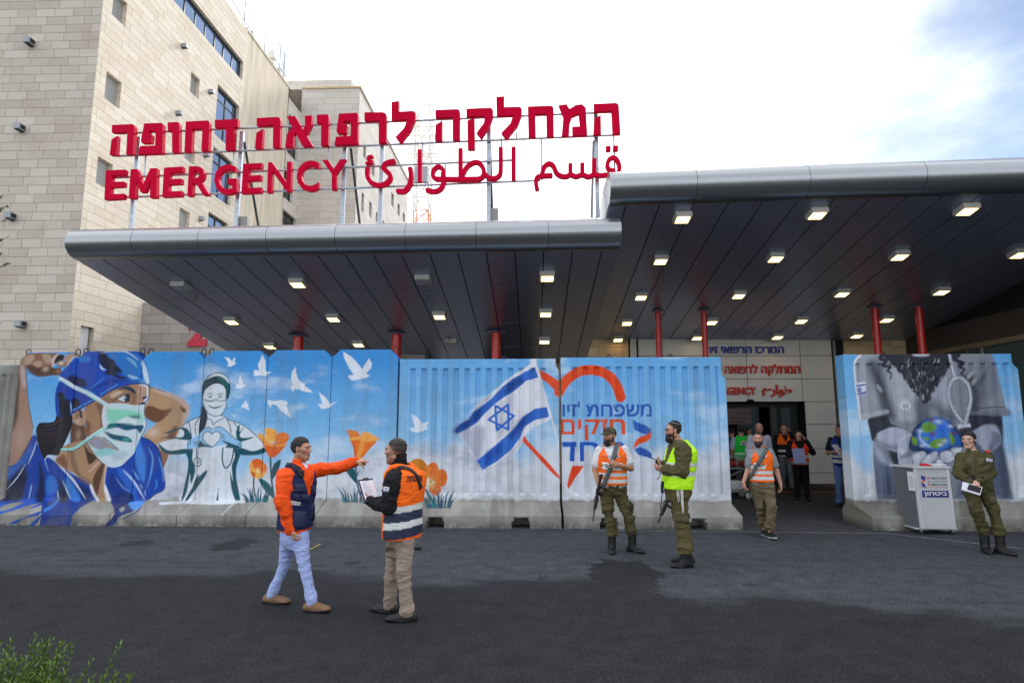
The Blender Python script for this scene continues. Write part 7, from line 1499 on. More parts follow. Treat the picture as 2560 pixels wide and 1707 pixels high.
def strap(name, parent, bv, T, pts, wd, m, off=.010, th=.004, n=5):
    r = drape(bv, T, pts, off, n)
    if len(r) < 2: return None
    P = [q[0] for q in r]; N_ = [q[1] for q in r]
    for _ in range(3): P = [P[0]] + [(P[i - 1] + P[i] * 2 + P[i + 1]) / 4 for i in range(1, len(P) - 1)] + [P[-1]]; N_ = [N_[0]] + [((N_[i - 1] + N_[i] * 2 + N_[i + 1]) / 4).normalized() for i in range(1, len(N_) - 1)] + [N_[-1]]
    vs = []; fs = []
    for i, p in enumerate(P):
        t = (P[min(i + 1, len(P) - 1)] - P[max(i - 1, 0)]).normalized(); s_ = t.cross(N_[i]).normalized() * wd / 2; k = N_[i] * th; vs += [p - s_, p + s_, p + s_ + k, p - s_ + k]
    for i in range(len(P) - 1):
        a, b = i * 4, i * 4 + 4
        for j in range(4): fs.append((a + j, a + (j + 1) % 4, b + (j + 1) % 4, b + j))
    fs += [(0, 1, 2, 3), tuple(len(vs) - 4 + j for j in range(4))]
    q = MB(); q.add(vs, fs, 0, True); return q.build(name, m, parent)
def patch(name, parent, bv, T, c, th, m, n=7, puff=0.5, label=None):
    """a raised pocket or label following the cloth, c = four zoom corners TL TR BR BL"""
    c = [np.array(t, float) for t in c]; pts = [tuple((c[0] * (1 - u) + c[1] * u) * (1 - v) + (c[3] * (1 - u) + c[2] * u) * v) for v in np.linspace(0, 1, n) for u in np.linspace(0, 1, n)]
    r = drape(bv, T, pts, 0.0, 0)
    if not r: return None
    vs = []; rim = []
    for i, (p, nn) in enumerate(r):
        u, v = (i % n) / (n - 1), (i // n) / (n - 1); e = min(u, v, 1 - u, 1 - v) * 2; vs.append(p + nn * (th * (1 - puff + puff * min(1, e * 2.2) ** .5)))
    loop = [i for i in range(n)] + [n * k + n - 1 for k in range(1, n)] + [n * (n - 1) + i for i in range(n - 2, -1, -1)] + [n * k for k in range(n - 2, 0, -1)]
    b = len(vs); vs += [r[i][0] - r[i][1] * .004 for i in loop]
    fs = [(y * n + x, y * n + x + 1, y * n + n + x + 1, y * n + n + x) for y in range(n - 1) for x in range(n - 1)] + [(loop[k], loop[(k + 1) % len(loop)], b + (k + 1) % len(loop), b + k) for k in range(len(loop))]
    q = MB(); q.add(vs, fs, 0, True); return q.build(name, m, parent, label=label)
def text_on(name, parent, bv, T, txt, c, m, off=.006, bold=.02):
    v, f = glyph(txt, bold)
    if not len(v): return None
    lo, hi = v.min(0), v.max(0); v = (v - lo) / (hi - lo); c = [np.array(t, float) for t in c]
    pts = [tuple((c[3] * (1 - u) + c[2] * u) * (1 - w_) + (c[0] * (1 - u) + c[1] * u) * w_) for u, w_ in v]; r = drape(bv, T, pts, off, 0)
    if not r: return None
    q = MB(); q.add([p for p, _ in r], [tuple(t) for t in f]); return q.build(name, m, parent)
def flat(name, rgb, **k): return mat(name, tuple(lin(rgb)), k.pop('rough', .7), **k)
m_wpatch = flat('white_patch', (226, 226, 222)); m_kink = flat('black_ink', (22, 22, 24)); m_navy = flat('navy_cloth', (34, 42, 78), var=.12, vs=20, bump=.2, bs=300); m_bluef = flat('flag_blue', (40, 70, 170)); m_greystrap = flat('grey_webbing', (84, 92, 92), var=.15, vs=60, bump=.3, bs=400); m_olive = flat('olive_cloth', (78, 74, 48), var=.12, vs=16, bump=.25, bs=350); m_blackc = flat('black_webbing', (20, 20, 22), var=.2, vs=50); m_khaki = flat('khaki_cloth', (150, 134, 118), var=.1, vs=16, bump=.2, bs=300); m_gun = mat('gunmetal', (0.018, 0.019, 0.021), 0.45, 0.3, var=.2, vs=30); m_paper = flat('white_paper', (224, 226, 234)); m_glassf = mat('spectacle_frame', (0.01, 0.01, 0.011), 0.35); m_redp = flat('red_patch', (196, 58, 52))
def flag_patch(parent, bv, T, c):
    c = [np.array(t, float) for t in c]; B = lambda u, v: tuple((c[0] * (1 - u) + c[1] * u) * (1 - v) + (c[3] * (1 - u) + c[2] * u) * v)
    o = patch('flag_patch', parent, bv, T, c, .004, m_wpatch, 4, 0)
    if o is None: return
    for v in (.12, .72): patch('flag_stripe', parent, bv, T, [B(0.02, v), B(.98, v), B(.98, v + .15), B(0.02, v + .15)], .0065, m_bluef, 3, 0)
    patch('flag_star', parent, bv, T, [B(.42, .36), B(.58, .36), B(.58, .62), B(.42, .62)], .0065, m_bluef, 3, 0)
ZA = lambda x, y: (600 + x / 2.904, 1060 + y / 2.904)
ZC = lambda x, y: (1440 + x / 3.825, 1030 + y / 3.825)
ZE = lambda x, y: (1760 + x / 3.135, 840 + y / 3.135)
ZF = lambda x, y: (2060 + x / 2.904, 860 + y / 2.904)
ORANGE, LIME, REFL = (255, 108, 20), (190, 250, 30), (214, 216, 214)

# ------------------------------------------------------------------ pointing man
A = Person('man in an orange jacket and navy vest, pointing at the man with the clipboard', ZA, 6.14, vox=.0095); A.root(420, 1340); a = A.at
A.pose(a(446, 180), (1, -.10, -.02), a(430, 290, .02), [
    dict(s=a(332, 372, -.17), e=a(306, 560, -.22), w=a(372, 768, -.16), d=(.35, -.05, -.9), n=(.7, .55, .2), m=1, curl=[.75, .85, .9, .9], r=1.06),
    dict(s=a(500, 345, .17), e=a(676, 322, .20), w=a(842, 270, .20), d=(1, 0, .10), n=(0, .35, -1), m=-1, curl=[.04, 1.15, 1.25, 1.25], thumb=(.75, .35, .5), r=1.0)],
    [dict(h=a(352, 830, .10), k=a(326, 1010, .12), a=a(232, 1238, .13), t=(1, -.15)), dict(h=a(436, 830, -.07), k=a(470, 1035, -.10), a=a(524, 1290, -.12), t=(1, -.22), lift=0.0, pitch=.05)],
    a(400, 780), a(412, 440), (1, -.38), (1, -.2), hs=.93)
A.scalp = None; A.skin((188, 140, 112), stubble=.28, brow=(26, 20, 18)); A.hair((18, 14, 14), .014, grey=.10, back=-.085, line=([-.13, -.07, -.035, -.014, .004, .016, .045, .065, .085, .10], [-.09, -.08, -.05, .01, -.03, .03, .060, .074, .09, .10]))
A.top('jacket', (252, 86, 20), .020, sr=1.12, hem=a(400, 772)[2], wr=.010, collar=.0, m=m_hivis)
f = Field(*A.bounds([A.nb], .14), .006); f.cone(A.nb - [0, 0, .03], A.nb + (A.hc - A.nb) * .30, .074, .072, .01); f.cone(A.nb - [0, 0, .06], A.nb + (A.hc - A.nb) * .6 + [0, 0, .03], .058, .058, .008, 's'); f.cut(lambda X, Y, Z: np.maximum(0 * X + Z - A.nb[2] - .055, (X - A.nb[0]) * 1 - .05)); emit('collar', f, (252, 86, 20), m_hivis, A.o)
def cA(su, fu, z, P):
    C = np.repeat(lin((36, 46, 86))[None], len(P), 0); C[(z < a(0, 700)[2]) & (fu < -.08)] = lin((190, 230, 40)); return C
A.vest(cA, .034, zlo=a(400, 752)[2], vneck=.34, m=m_cloth, wr=.005, arm=.092)
A.trousers((168, 184, 232), .80, .004, infl=.002); A.shoes((122, 92, 62), (38, 32, 28))
f = Field(*A.bounds([A.nb], .16), .0065); st = a(462, 290, -.02); f.cone(a(436, 292), a(470, 312, -.01), .040, .034, .02); emit('shirt_collar', f, (206, 214, 232), m_cloth, A.o)
for c in ([(396, 428), (470, 436), (468, 500), (390, 495)], [(388, 502), (436, 506), (432, 556), (384, 550)], [(442, 506), (506, 512), (500, 556), (438, 556)], [(384, 628), (486, 632), (470, 758), (376, 752)]): patch('pocket', A.vest_o, A.vest_bv, ZA, c, .022, m_navy, 7, .7)
for c in ([(516, 440), (546, 450), (546, 520), (520, 515)], [(516, 575), (545, 580), (540, 700), (512, 690)]): patch('pocket', A.vest_o, A.vest_bv, ZA, c, .022, m_navy, 5, .7)
patch('name_label', A.vest_o, A.vest_bv, ZA, [(360, 553), (438, 566), (436, 592), (358, 580)], .010, m_wpatch, 5, .2); text_on('lettering', A.vest_o, A.vest_bv, ZA, rtl('ביטחון'), [(364, 559), (434, 571), (433, 586), (363, 575)], m_kink, .0135)
for pts in ([(352, 300), (392, 312), (425, 345), (440, 380)],): strap('shoulder_strap', A.vest_o, A.top_bv, ZA, pts, .05, m_blackc, .024, .006)
mic = MB(); c = V(a(456, 358, -.13)); mic.bbox((c.x - .035, c.y - .02, c.z - .04), (c.x + .012, c.y + .02, c.z + .035), .01); mic.tube([c + Vector((-.015, 0, .03)), c + Vector((-.025, .01, .06))], .006); tag(mic.build('handheld_radio', m_black), "small black radio clipped to the pointing man's chest", 'radio')

# ------------------------------------------------------------------ man with the clipboard
B = Person('man seen from behind in an orange and navy vest, holding a clipboard', ZA, 5.88, vox=.0095); B.root(1140, 1400); b = B.at
B.pose(b(1132, 195), (-1, .22, -.03), b(1168, 292), [
    dict(s=b(1112, 412, -.18), e=b(1072, 600, -.20), w=b(944, 562, -.04), d=(-.75, .25, .55), n=(.3, .75, .3), m=1, curl=[.55, .6, .65, .7], r=1.12),
    dict(s=b(1262, 380, .14), e=b(1180, 560, .26), w=b(1012, 560, .20), d=(-1, -.05, .25), n=(0, -.5, .8), m=1, curl=[.6, .65, .7, .7], r=1.1)],
    [dict(h=b(1200, 848, -.06), k=b(1188, 1080, -.10), a=b(1216, 1372, -.11), t=(-1, -.12)), dict(h=b(1136, 848, .08), k=b(1100, 1090, .10), a=b(1088, 1312, .13), t=(-1, .25))],
    b(1178, 760), b(1195, 430), (-.86, .52), (-.9, .45), hs=1.03, build=1.06)
B.scalp = ((40, 34, 33), .92); B.skin((186, 140, 116), stubble=.45, brow=(26, 20, 18)); B.hair((38, 33, 32), .003, nz=.0015, line=([-.13, -.06, 0, .045, .065, .08, .10], [.045, .045, .05, .06, .074, .085, .10]))
B.top('jacket', (30, 30, 33), .018, sr=1.12, hem=b(1180, 780)[2], wr=.008, collar=.02)
def cB(su, fu, z, P):
    C = np.repeat(lin(ORANGE)[None], len(P), 0); Z = lambda y: b(1180, y)[2] + (P[:, 0] - b(1180, y)[0]) * .10 + .012
    C[z < Z(612)] = lin((48, 54, 76)); C[(z < Z(590)) & (z > Z(634))] = lin(REFL); C[(z < Z(700)) & (z > Z(748))] = lin(REFL); C[z < Z(818)] = lin(ORANGE); C[(su < -.05) & (fu > .06) & (z < Z(600))] = lin(ORANGE); return C
B.vest(cB, .036, zlo=b(1180, 822)[2], vneck=.10, arm=.098, wr=.006)
B.trousers((152, 136, 122), .96, .006); B.shoes((30, 32, 34), (18, 18, 19), h=.09)
text_on('lettering', B.vest_o, B.vest_bv, ZA, rtl('אבטחה'), [(1208, 376), (1318, 370), (1322, 410), (1212, 424)], m_kink, .006, .03)
strap('bag_strap', B.o, [B.vest_bv, B.top_bv], ZA, [(1150, 322), (1195, 316), (1255, 345), (1292, 400), (1312, 468)], .045, m_blackc, .004, .003)
patch('collar_label', B.o, B.vest_bv, ZA, [(1165, 262), (1225, 240), (1232, 262), (1180, 284)], .008, flat('blue_lanyard', (70, 80, 170)), 4, .2); flag_patch(B.o, B.top_bv, ZA, [(1044, 452), (1084, 458), (1078, 494), (1038, 488)])
patch('cargo_pocket', B.tr_o, B.tr_bv, ZA, [(1062, 880), (1140, 890), (1138, 980), (1058, 960)], .012, m_khaki, 6, .6)
w_ = MB(); c = V(b(925, 560, -.07)); w_.tube([c + Vector((.030 * math.cos(t), .034 * math.sin(t), .018 * math.cos(t))) for t in np.linspace(0, 2 * math.pi, 13)[:-1]], .007, 6, closed=True); w_.build('wristwatch', m_black, B.o)
tq = MB(); c = V(b(1225, 902, .12)); tq.tube([c, c + Vector((.12, .02, .0))], .018, 10); tag(tq.build('torch', m_black), 'black torch sticking out behind the khaki trousers of the clipboard man', 'torch')
# clipboard
cl = empty('clipboard', b(935, 480, -.03), 'dark clipboard with a printed white list, held by the man seen from behind', 'clipboard')
TL_, TR_, BR_, BL_ = [V(b(*t)) for t in [(862, 412, .02), (962, 402, .10), (1004, 545, .0), (905, 552, -.08)]]
def cb(q, u0, v0, u1, v1, off, th):
    n_ = (TR_ - TL_).cross(BL_ - TL_).normalized(); n_ = n_ if n_.y < 0 else -n_
    f_ = lambda u, v, t: TL_ + (TR_ - TL_) * u + (BL_ - TL_) * v + n_ * (off + t)
    k = [f_(u0, v0, 0), f_(u1, v0, 0), f_(u1, v1, 0), f_(u0, v1, 0)]; k2 = [f_(u0, v0, th), f_(u1, v0, th), f_(u1, v1, th), f_(u0, v1, th)]; q.add(k + k2, [(0, 1, 2, 3), (4, 5, 6, 7), (0, 1, 5, 4), (1, 2, 6, 5), (2, 3, 7, 6), (3, 0, 4, 7)])
q = MB(); cb(q, -.06, -.06, 1.02, 1.03, 0, .004); q.build('board', m_navy, cl); q = MB(); cb(q, .04, .03, 1.0, 1.0, .0045, .002); q.build('paper', m_paper, cl); q = MB(); cb(q, .3, -.09, .7, .03, .007, .008); q.build('clip', m_gun, cl)
pt = MB()
for i in range(16): cb(pt, .15, .16 + i * .05, .15 + random.uniform(.4, .72) * (1 if i > 2 else .5), .17 + i * .05, .007, .0006)
pt.build('printed_list', flat('grey_ink', (120, 124, 150)), cl)
# ------------------------------------------------------------------ rifle
def rifle(butt, muzzle, up, label, sling=None):
    a, b = V(butt), V(muzzle); L_ = (b - a).length; x = (b - a).normalized(); u = V(up); u = (u - x * u.dot(x)).normalized(); y = u.cross(x); o = empty('rifle', a, label, 'rifle', 'slung rifles'); k = L_ / 0.98
    Mx = Matrix(((x.x * k, y.x * k, u.x * k, a.x), (x.y * k, y.y * k, u.y * k, a.y), (x.z * k, y.z * k, u.z * k, a.z), (0, 0, 0, 1))); P = lambda p: Mx @ Vector(p)
    def part(n, f, m=m_gun): q = MB(); f(q); return q.build(n, m, o)
    part('stock', lambda q: (q.prism([(0, -.075), (.012, .035), (.20, .025), (.20, -.02)], lambda s, t, w_: P((s, w_, t)), -.017, .017), q.tube([P((.18, 0, .005)), P((.27, 0, .005))], .018, 8)))
    part('receiver', lambda q: (q.box((.26, -.018, -.03), (.47, .018, .035), M=Mx, bev=.004), q.prism([(.30, .035), (.31, .075), (.43, .075), (.44, .035), (.42, .035), (.41, .06), (.33, .06), (.32, .035)], lambda s, t, w_: P((s, w_, t)), -.008, .008)))
    part('pistol_grip', lambda q: q.prism([(.275, -.028), (.315, -.028), (.285, -.115), (.25, -.105)], lambda s, t, w_: P((s, w_, t)), -.014, .014)); part('magazine', lambda q: q.prism([(.375, -.028), (.445, -.028), (.462, -.10), (.475, -.16), (.41, -.175), (.392, -.10)], lambda s, t, w_: P((s, w_, t)), -.012, .012)); part('trigger_guard', lambda q: q.tube([P((.315, 0, -.03)), P((.32, 0, -.06)), P((.37, 0, -.06)), P((.375, 0, -.03))], .004, 5))
    part('handguard', lambda q: q.tube([P((.47, 0, .005)), P((.56, 0, .005)), P((.73, 0, .005))], [.030, .029, .024], 12)); part('barrel', lambda q: q.tube([P((.73, 0, .008)), P((.95, 0, .008)), P((.951, 0, .008)), P((.98, 0, .008))], [.009, .008, .012, .012], 8)); part('front_sight', lambda q: q.prism([(.735, .008), (.775, .008), (.765, .065), (.75, .065)], lambda s, t, w_: P((s, w_, t)), -.006, .006))
    return o
HF = 'Hebrew'
def stripes(base, bands, extra=None):
    def f(su, fu, z, P):
        C = np.repeat(lin(base)[None], len(P), 0)
        for lo, hi, c in bands: C[(z > lo) & (z < hi)] = lin(c)
        if extra: extra(su, fu, z, C)
        return C
    return f
OLIVE, OLIVED = (88, 82, 56), (74, 72, 48)
# ------------------------------------------------------------------ bearded soldier with cap
c_ = Person('bearded man in olive cap, white shirt and orange vest, hand on rifle strap', ZC, 8.82, vox=.011); c_.root(360, 1330); c = c_.at
c_.pose(c(322, 228, -.02), (-.72, -.68, -.06), c(340, 318, .02), [
    dict(s=c(228, 372, 0), e=c(182, 548, .02), w=c(208, 672, -.10), d=(.05, -.25, -.95), n=(.9, -.2, .0), m=-1, curl=[.5, .55, .6, .6], r=1.02),
    dict(s=c(462, 366, 0), e=c(524, 536, -.06), w=c(398, 505, -.20), d=(-.85, -.15, .45), n=(-.25, .9, -.2), m=1, curl=[.85, .9, .95, .95], r=1.05)],
    [dict(h=c(292, 760), k=c(305, 940, -.03), a=c(340, 1142, .0), t=(-.12, -1)), dict(h=c(408, 760), k=c(490, 950, -.02), a=c(535, 1150, .02), t=(.75, -.66))],
    c(352, 700), c(342, 450), (-.10, -1), hs=1.03, build=1.10)
c_.skin((176, 128, 100), brow=(22, 17, 15)); c_.hair((26, 20, 18), .006, back=-.05, nz=.002); c_.beard((24, 19, 18), .8)
c_.top('t_shirt', (222, 224, 230), .016, 'short', sr=1.18, hem=c(350, 712)[2], wr=.005)
bz = [(c(0, 668)[2], c(0, 632)[2], REFL), (c(0, 606)[2], c(0, 570)[2], REFL)]
c_.vest(stripes(ORANGE, bz), .032, zlo=c(350, 692)[2], vneck=.30, arm=.098, wr=.004)
c_.trousers((90, 84, 54), 1.10, .011, low=.062); c_.shoes((24, 25, 27), (16, 16, 17), shaft=.20, name='boot')
patch('print_panel', c_.vest_o, c_.vest_bv, ZC, [(252, 478), (448, 486), (440, 560), (250, 548)], .006, m_wpatch, 6, .1); text_on('lettering', c_.vest_o, c_.vest_bv, ZC, rtl('פיקוד העורף'), [(250, 492), (446, 498), (440, 545), (252, 540)], m_kink, .010, .03); patch('round_emblem', c_.vest_o, c_.vest_bv, ZC, [(256, 396), (300, 396), (300, 425), (256, 425)], .005, flat('pink_emblem', (244, 120, 80)), 4, .1); flag_patch(c_.vest_o, c_.vest_bv, ZC, [(372, 412), (416, 410), (416, 436), (374, 440)])
for q in ([(490, 828), (556, 880), (548, 968), (476, 900)], [(508, 1000), (570, 985), (560, 1040), (520, 1050)]): patch('cargo_pocket', c_.tr_o, c_.tr_bv, ZC, q, .016, m_olive, 6, .6)
def cap(per, colr):
    h = per.hs; H = lambda x, y, z: per.hc + h * (per.hR[0] * x + per.hR[1] * y + per.hR[2] * z); f = Field(per.hc - .2, per.hc + .24, .006)
    f.ell(H(0, -.012, .040), np.array([.090, .106, .088]) * h, per.hR, .01); R = per.hR; hc = per.hc
    f.cut(lambda X, Y, Z: (0.045 - ((X - hc[0]) * R[2][0] + (Y - hc[1]) * R[2][1] + (Z - hc[2]) * R[2][2]) - .12 * ((X - hc[0]) * R[1][0] + (Y - hc[1]) * R[1][1])))
    for t in np.linspace(-1, 1, 7): f.cone(H(.045 * t, .070, .052), H(.060 * t, .165 - .045 * t * t, .036 - .014 * t * t), .008, .006, .012)
    o, bv = emit('cap', f, colr, m_cloth, per.o, folds(.002, 14, 14)); return o, bv
cpo, cpb = cap(c_, (84, 82, 54)); patch('cap_badge', cpo, cpb, ZC, [(262, 156), (322, 150), (324, 184), (270, 190)], .006, flat('dark_badge', (48, 50, 36)), 4, .2)
c_.body and None
rf = rifle(c(238, 590, -.20), c(162, 1038, -.22), (-.55, -.7, -.1), 'black rifle slung muzzle down beside the man in the olive cap')
strap('sling', rf, [c_.vest_bv, c_.top_bv, c_.tr_bv], ZC, [(392, 318), (370, 400), (345, 480), (318, 560), (290, 640), (262, 720), (240, 790)], .062, m_greystrap, .022, .006)

# ------------------------------------------------------------------ man in the yellow vest
d_ = Person('bearded man in glasses, skullcap and lime yellow vest, holding a radio', ZC, 8.05, vox=.0105); d_.root(1010, 1470); d = d_.at
d_.pose(d(928, 178, 0), (-1, -.06, -.02), d(975, 268, .03), [
    dict(s=d(1018, 352, -.18), e=d(1020, 560, -.22), w=d(836, 548, -.12), d=(-1, .05, .25), n=(0, .75, .5), m=-1, curl=[.6, .7, .75, .8], r=1.22),
    dict(s=d(952, 340, .18), e=d(930, 520, .22), w=d(832, 500, .08), d=(-.9, -.3, .25), n=(0, -.75, .6), m=1, curl=[.6, .65, .7, .75], r=1.15)],
    [dict(h=d(985, 770, -.09), k=d(1008, 1010, -.10), a=d(1048, 1308, -.11), t=(-1, -.12)), dict(h=d(960, 770, .09), k=d(990, 1010, .12), a=d(1060, 1290, .17), t=(-1, .12))],
    d(975, 740), d(1002, 430), (-1, -.16), hs=.97, build=1.14)
d_.skin((190, 142, 118), brow=(34, 24, 20)); d_.hair((38, 27, 23), .010, back=-.07, line=([-.13, -.06, -.03, -.012, .012, .02, .045, .07, .10], [-.08, -.07, -.05, .01, -.02, .05, .085, .095, .11])); d_.beard((32, 24, 22), 1.4)
d_.top('jacket', OLIVE, .022, sr=1.22, hem=d(0, 700)[2], wr=.010, belly=.02)
zz = lambda y: d(1000, y)[2]
d_.vest(stripes(LIME, [(zz(512), zz(478), REFL), (zz(602), zz(562), REFL)]), .046, zlo=zz(728), vneck=.42, belly=.02, arm=.115, wr=.006)
d_.trousers((92, 84, 54), 1.26, .012, low=.075, infl=.02); d_.shoes((24, 24, 26), (16, 16, 17), shaft=.14, name='boot')
f = Field(d_.hc - .16, d_.hc + .17, .005); H = lambda x, y, z: d_.hc + d_.hs * (d_.hR[0] * x + d_.hR[1] * y + d_.hR[2] * z); f.ell(H(0, -.022, .046), np.array([.090, .104, .094]) * d_.hs, d_.hR, .01); kc, kn = H(0, -.02, .04), U(d_.hR[2] - .28 * d_.hR[1]); f.cut(lambda X, Y, Z: .048 - ((X - kc[0]) * kn[0] + (Y - kc[1]) * kn[1] + (Z - kc[2]) * kn[2])); emit('skullcap', f, lambda P, N_: np.where((np.abs(((P - kc) @ kn) - .058) < .003)[:, None], lin((150, 150, 160)), lin((28, 26, 30))), m_cloth, d_.o)
q = MB()
for sx in (-1, 1):
    q.tube([H(sx * .032 + .021 * math.cos(t), .097, .010 + .017 * math.sin(t)) for t in np.linspace(0, 2 * math.pi, 15)[:-1]], .0025, 5, closed=True); q.tube([H(sx * .053, .094, .014), H(sx * .078, .06, .016), H(sx * .084, .0, .016)], .0024, 5)
q.tube([H(-.011, .100, .012), H(.011, .100, .012)], .0024, 5); q.build('spectacles', m_glassf, d_.o)
for i, (x0, y1) in enumerate([(968, 860), (982, 850), (1000, 900), (1008, 965), (1016, 960)]): strap('tassel', d_.o, d_.tr_bv, ZC, [(x0, 735), (x0 + 4, 790), (x0 + 10, y1)], .009, m_wpatch, .010, .004)
patch('cargo_pocket', d_.tr_o, d_.tr_bv, ZC, [(920, 940), (1085, 965), (1082, 1060), (925, 1040)], .016, m_olive, 7, .6)
rd = empty('handheld_radio', d(800, 490, -.05), 'black two way radio with a long antenna held by the lime vest man', 'radio'); p = V(d(800, 488, -.06)); q = MB(); Mr = Matrix.Translation(p) @ Matrix.Rotation(R_(-62), 4, 'Y'); q.box((-.025, -.018, -.06), (.025, .018, .06), M=Mr, bev=.006); q.build('radio_body', m_black, rd); q = MB(); q.tube([Mr @ Vector((.012, 0, .06)), Mr @ Vector((.02, 0, .17)), Mr @ Vector((.012, 0, .22))], [.006, .005, .004], 6); q.build('antenna', m_black, rd); q = MB(); q.tube([V(d(797, 560, -.06)), V(d(806, 600, -.06)), V(d(792, 625, -.06)), V(d(782, 645, -.06))], .006, 5); q.build('wrist_cord', m_blackc, rd)
rf2 = rifle(d(905, 760, .20), d(788, 1058, .02), (-.8, -.1, -.5), 'black rifle hanging muzzle down in front of the lime vest man'); q = MB(); q.tube([V(d(830, 660, -.02)), V(d(822, 700, -.02)), V(d(826, 775, -.02))], .018, 6); q.tube([V(d(824, 780, -.02)), V(d(816, 840, 0)), V(d(808, 925, .02)), V(d(835, 940, .04))], .006, 5); q.build('sling', m_blackc, rf2)

# ------------------------------------------------------------------ walking man
e_ = Person('bearded man in a grey t-shirt and orange vest walking out of the entrance', ZE, 9.95, vox=.012); e_.root(490, 1540); e = e_.at
e_.pose(e(424, 806), (-.42, -.90, -.05), e(432, 872, .02), [
    dict(s=e(374, 920), e=e(344, 1050, .03), w=e(308, 1148, -.03), d=(.12, -.1, -.95), n=(.9, .2, 0), m=-1, curl=[.5, .55, .6, .6], r=1.0), dict(s=e(512, 916), e=e(568, 1052, .03), w=e(600, 1160, -.02), d=(.05, -.1, -.95), n=(-.9, .2, 0), m=1, curl=[.5, .55, .6, .6], r=1.02)],
    [dict(h=e(412, 1190, .03), k=e(438, 1330, .06), a=e(472, 1482, .22), t=(.0, -1)), dict(h=e(500, 1190, -.02), k=e(528, 1345, -.10), a=e(516, 1498, -.04), t=(.05, -1), pitch=.12, lift=.005)],
    e(456, 1160), e(440, 975), (-.12, -1), hs=.97, build=.93)
e_.scalp = ((44, 36, 33), .9); e_.skin((186, 140, 118), brow=(22, 18, 16)); e_.hair((40, 32, 29), .003, nz=.0015, line=([-.13, -.06, 0, .045, .065, .085, .10], [.03, .03, .045, .070, .084, .094, .10])); e_.beard((26, 21, 20), .5)
e_.top('t_shirt', (136, 142, 146), .014, 'short', sr=1.16, hem=e(0, 1158)[2], wr=.005); Ze = lambda y: e(450, y)[2]
e_.vest(stripes(ORANGE, [(Ze(1122), Ze(1092), REFL), (Ze(1080), Ze(1050), REFL)]), .030, zlo=Ze(1142), vneck=.26, arm=.095, wr=.003)
e_.trousers((112, 100, 76), 1.10, .010, low=.060); e_.shoes((20, 20, 22), (200, 200, 198))
patch('print_panel', e_.vest_o, e_.vest_bv, ZE, [(362, 992), (486, 996), (482, 1046), (364, 1042)], .006, m_wpatch, 5, .1); text_on('lettering', e_.vest_o, e_.vest_bv, ZE, rtl('פיקוד העורף'), [(366, 1000), (480, 1004), (476, 1034), (368, 1030)], m_kink, .010, .03); flag_patch(e_.vest_o, e_.vest_bv, ZE, [(462, 932), (492, 930), (492, 950), (464, 952)]); patch('round_emblem', e_.vest_o, e_.vest_bv, ZE, [(362, 930), (396, 930), (396, 952), (362, 952)], .005, flat('pink_emblem_light', (246, 124, 84)), 4, .1)
strap('shoulder_strap', e_.o, [e_.vest_bv, e_.top_bv], ZE, [(500, 880), (470, 920), (435, 975), (405, 1030), (380, 1085), (366, 1110)], .055, m_greystrap, .020, .006); patch('cargo_pocket', e_.tr_o, e_.tr_bv, ZE, [(528, 1270), (566, 1280), (560, 1345), (530, 1340)], .014, flat('brown_olive', (104, 94, 70)), 5, .6)
rifle(e(352, 1180, .28), e(382, 1362, .30), (.3, .9, 0), 'black rifle hanging behind the walking man, muzzle down')

# ------------------------------------------------------------------ soldier woman by the desk
f_ = Person('woman in olive uniform with tied dark hair, standing beside the security desk', ZF, 8.95, vox=.011); f_.root(1190, 1440); g = f_.at
f_.pose(g(1050, 694), (-.80, -.60, -.08), g(1082, 772, .02), [
    dict(s=g(1002, 822), e=g(968, 940, -.02), w=g(1064, 1000, -.17), d=(.85, -.25, -.3), n=(.2, .75, -.6), m=-1, curl=[.45, .5, .5, .5], r=.98), dict(s=g(1186, 818), e=g(1214, 940, -.02), w=g(1118, 1000, -.18), d=(-.88, -.1, -.35), n=(-.1, .6, -.7), m=1, curl=[.4, .45, .5, .5], r=.98)],
    [dict(h=g(1068, 1080), k=g(1108, 1210, -.04), a=g(1158, 1352, .05), t=(-.35, -1)), dict(h=g(1180, 1080), k=g(1232, 1215, -.04), a=g(1272, 1366, -.06), t=(.35, -1))],
    g(1120, 1030), g(1092, 870), (-.15, -1), hs=.97, build=.92)
f_.skin((206, 162, 142), female=True, brow=(30, 22, 20), lips=(176, 96, 92)); f_.hair((24, 19, 19), .020, back=-.06, line=([-.13, -.06, -.03, -.005, .012, .03, .055, .075, .10], [-.07, -.06, -.05, -.045, .0, .04, .066, .08, .09]))
f = Field(f_.hc - .2, f_.hc + .2, .007); Hf = lambda x, y, z: f_.hc + f_.hs * (f_.hR[0] * x + f_.hR[1] * y + f_.hR[2] * z); f.cone(Hf(0, -.10, .0), Hf(0, -.125, -.06), .03, .036, .02); f.cone(Hf(0, -.125, -.06), Hf(0, -.10, -.13), .036, .014, .02); emit('ponytail', f, (24, 19, 19), m_hair, f_.o, lambda P: .004 * (noise3(P * 60) - .5)); q = MB(); cc_ = V(Hf(0, -.098, .004)); q.lathe([(.022, -.01), (.03, 0), (.022, .01)], cc_, 12); q.build('hair_tie', m_redp, f_.o)
f_.top('uniform_shirt', (80, 76, 48), .018, sr=1.12, hem=g(0, 1045)[2], wr=.008, collar=.0, belly=.01); f_.trousers((80, 76, 48), 1.06, .010, low=.06, infl=.014); f_.shoes((24, 23, 23), (15, 15, 15), shaft=.22, name='boot')
f = Field(*f_.bounds([f_.nb], .12), .006)
for sx in (-1, 1): f.cone(f_.nb + f_.side * sx * .05 + [0, 0, .015], f_.nb + f_.side * sx * .03 + f_.tf * .10 - [0, 0, .06], .020, .014, .01)
emit('collar', f, (84, 80, 52), m_cloth, f_.o)
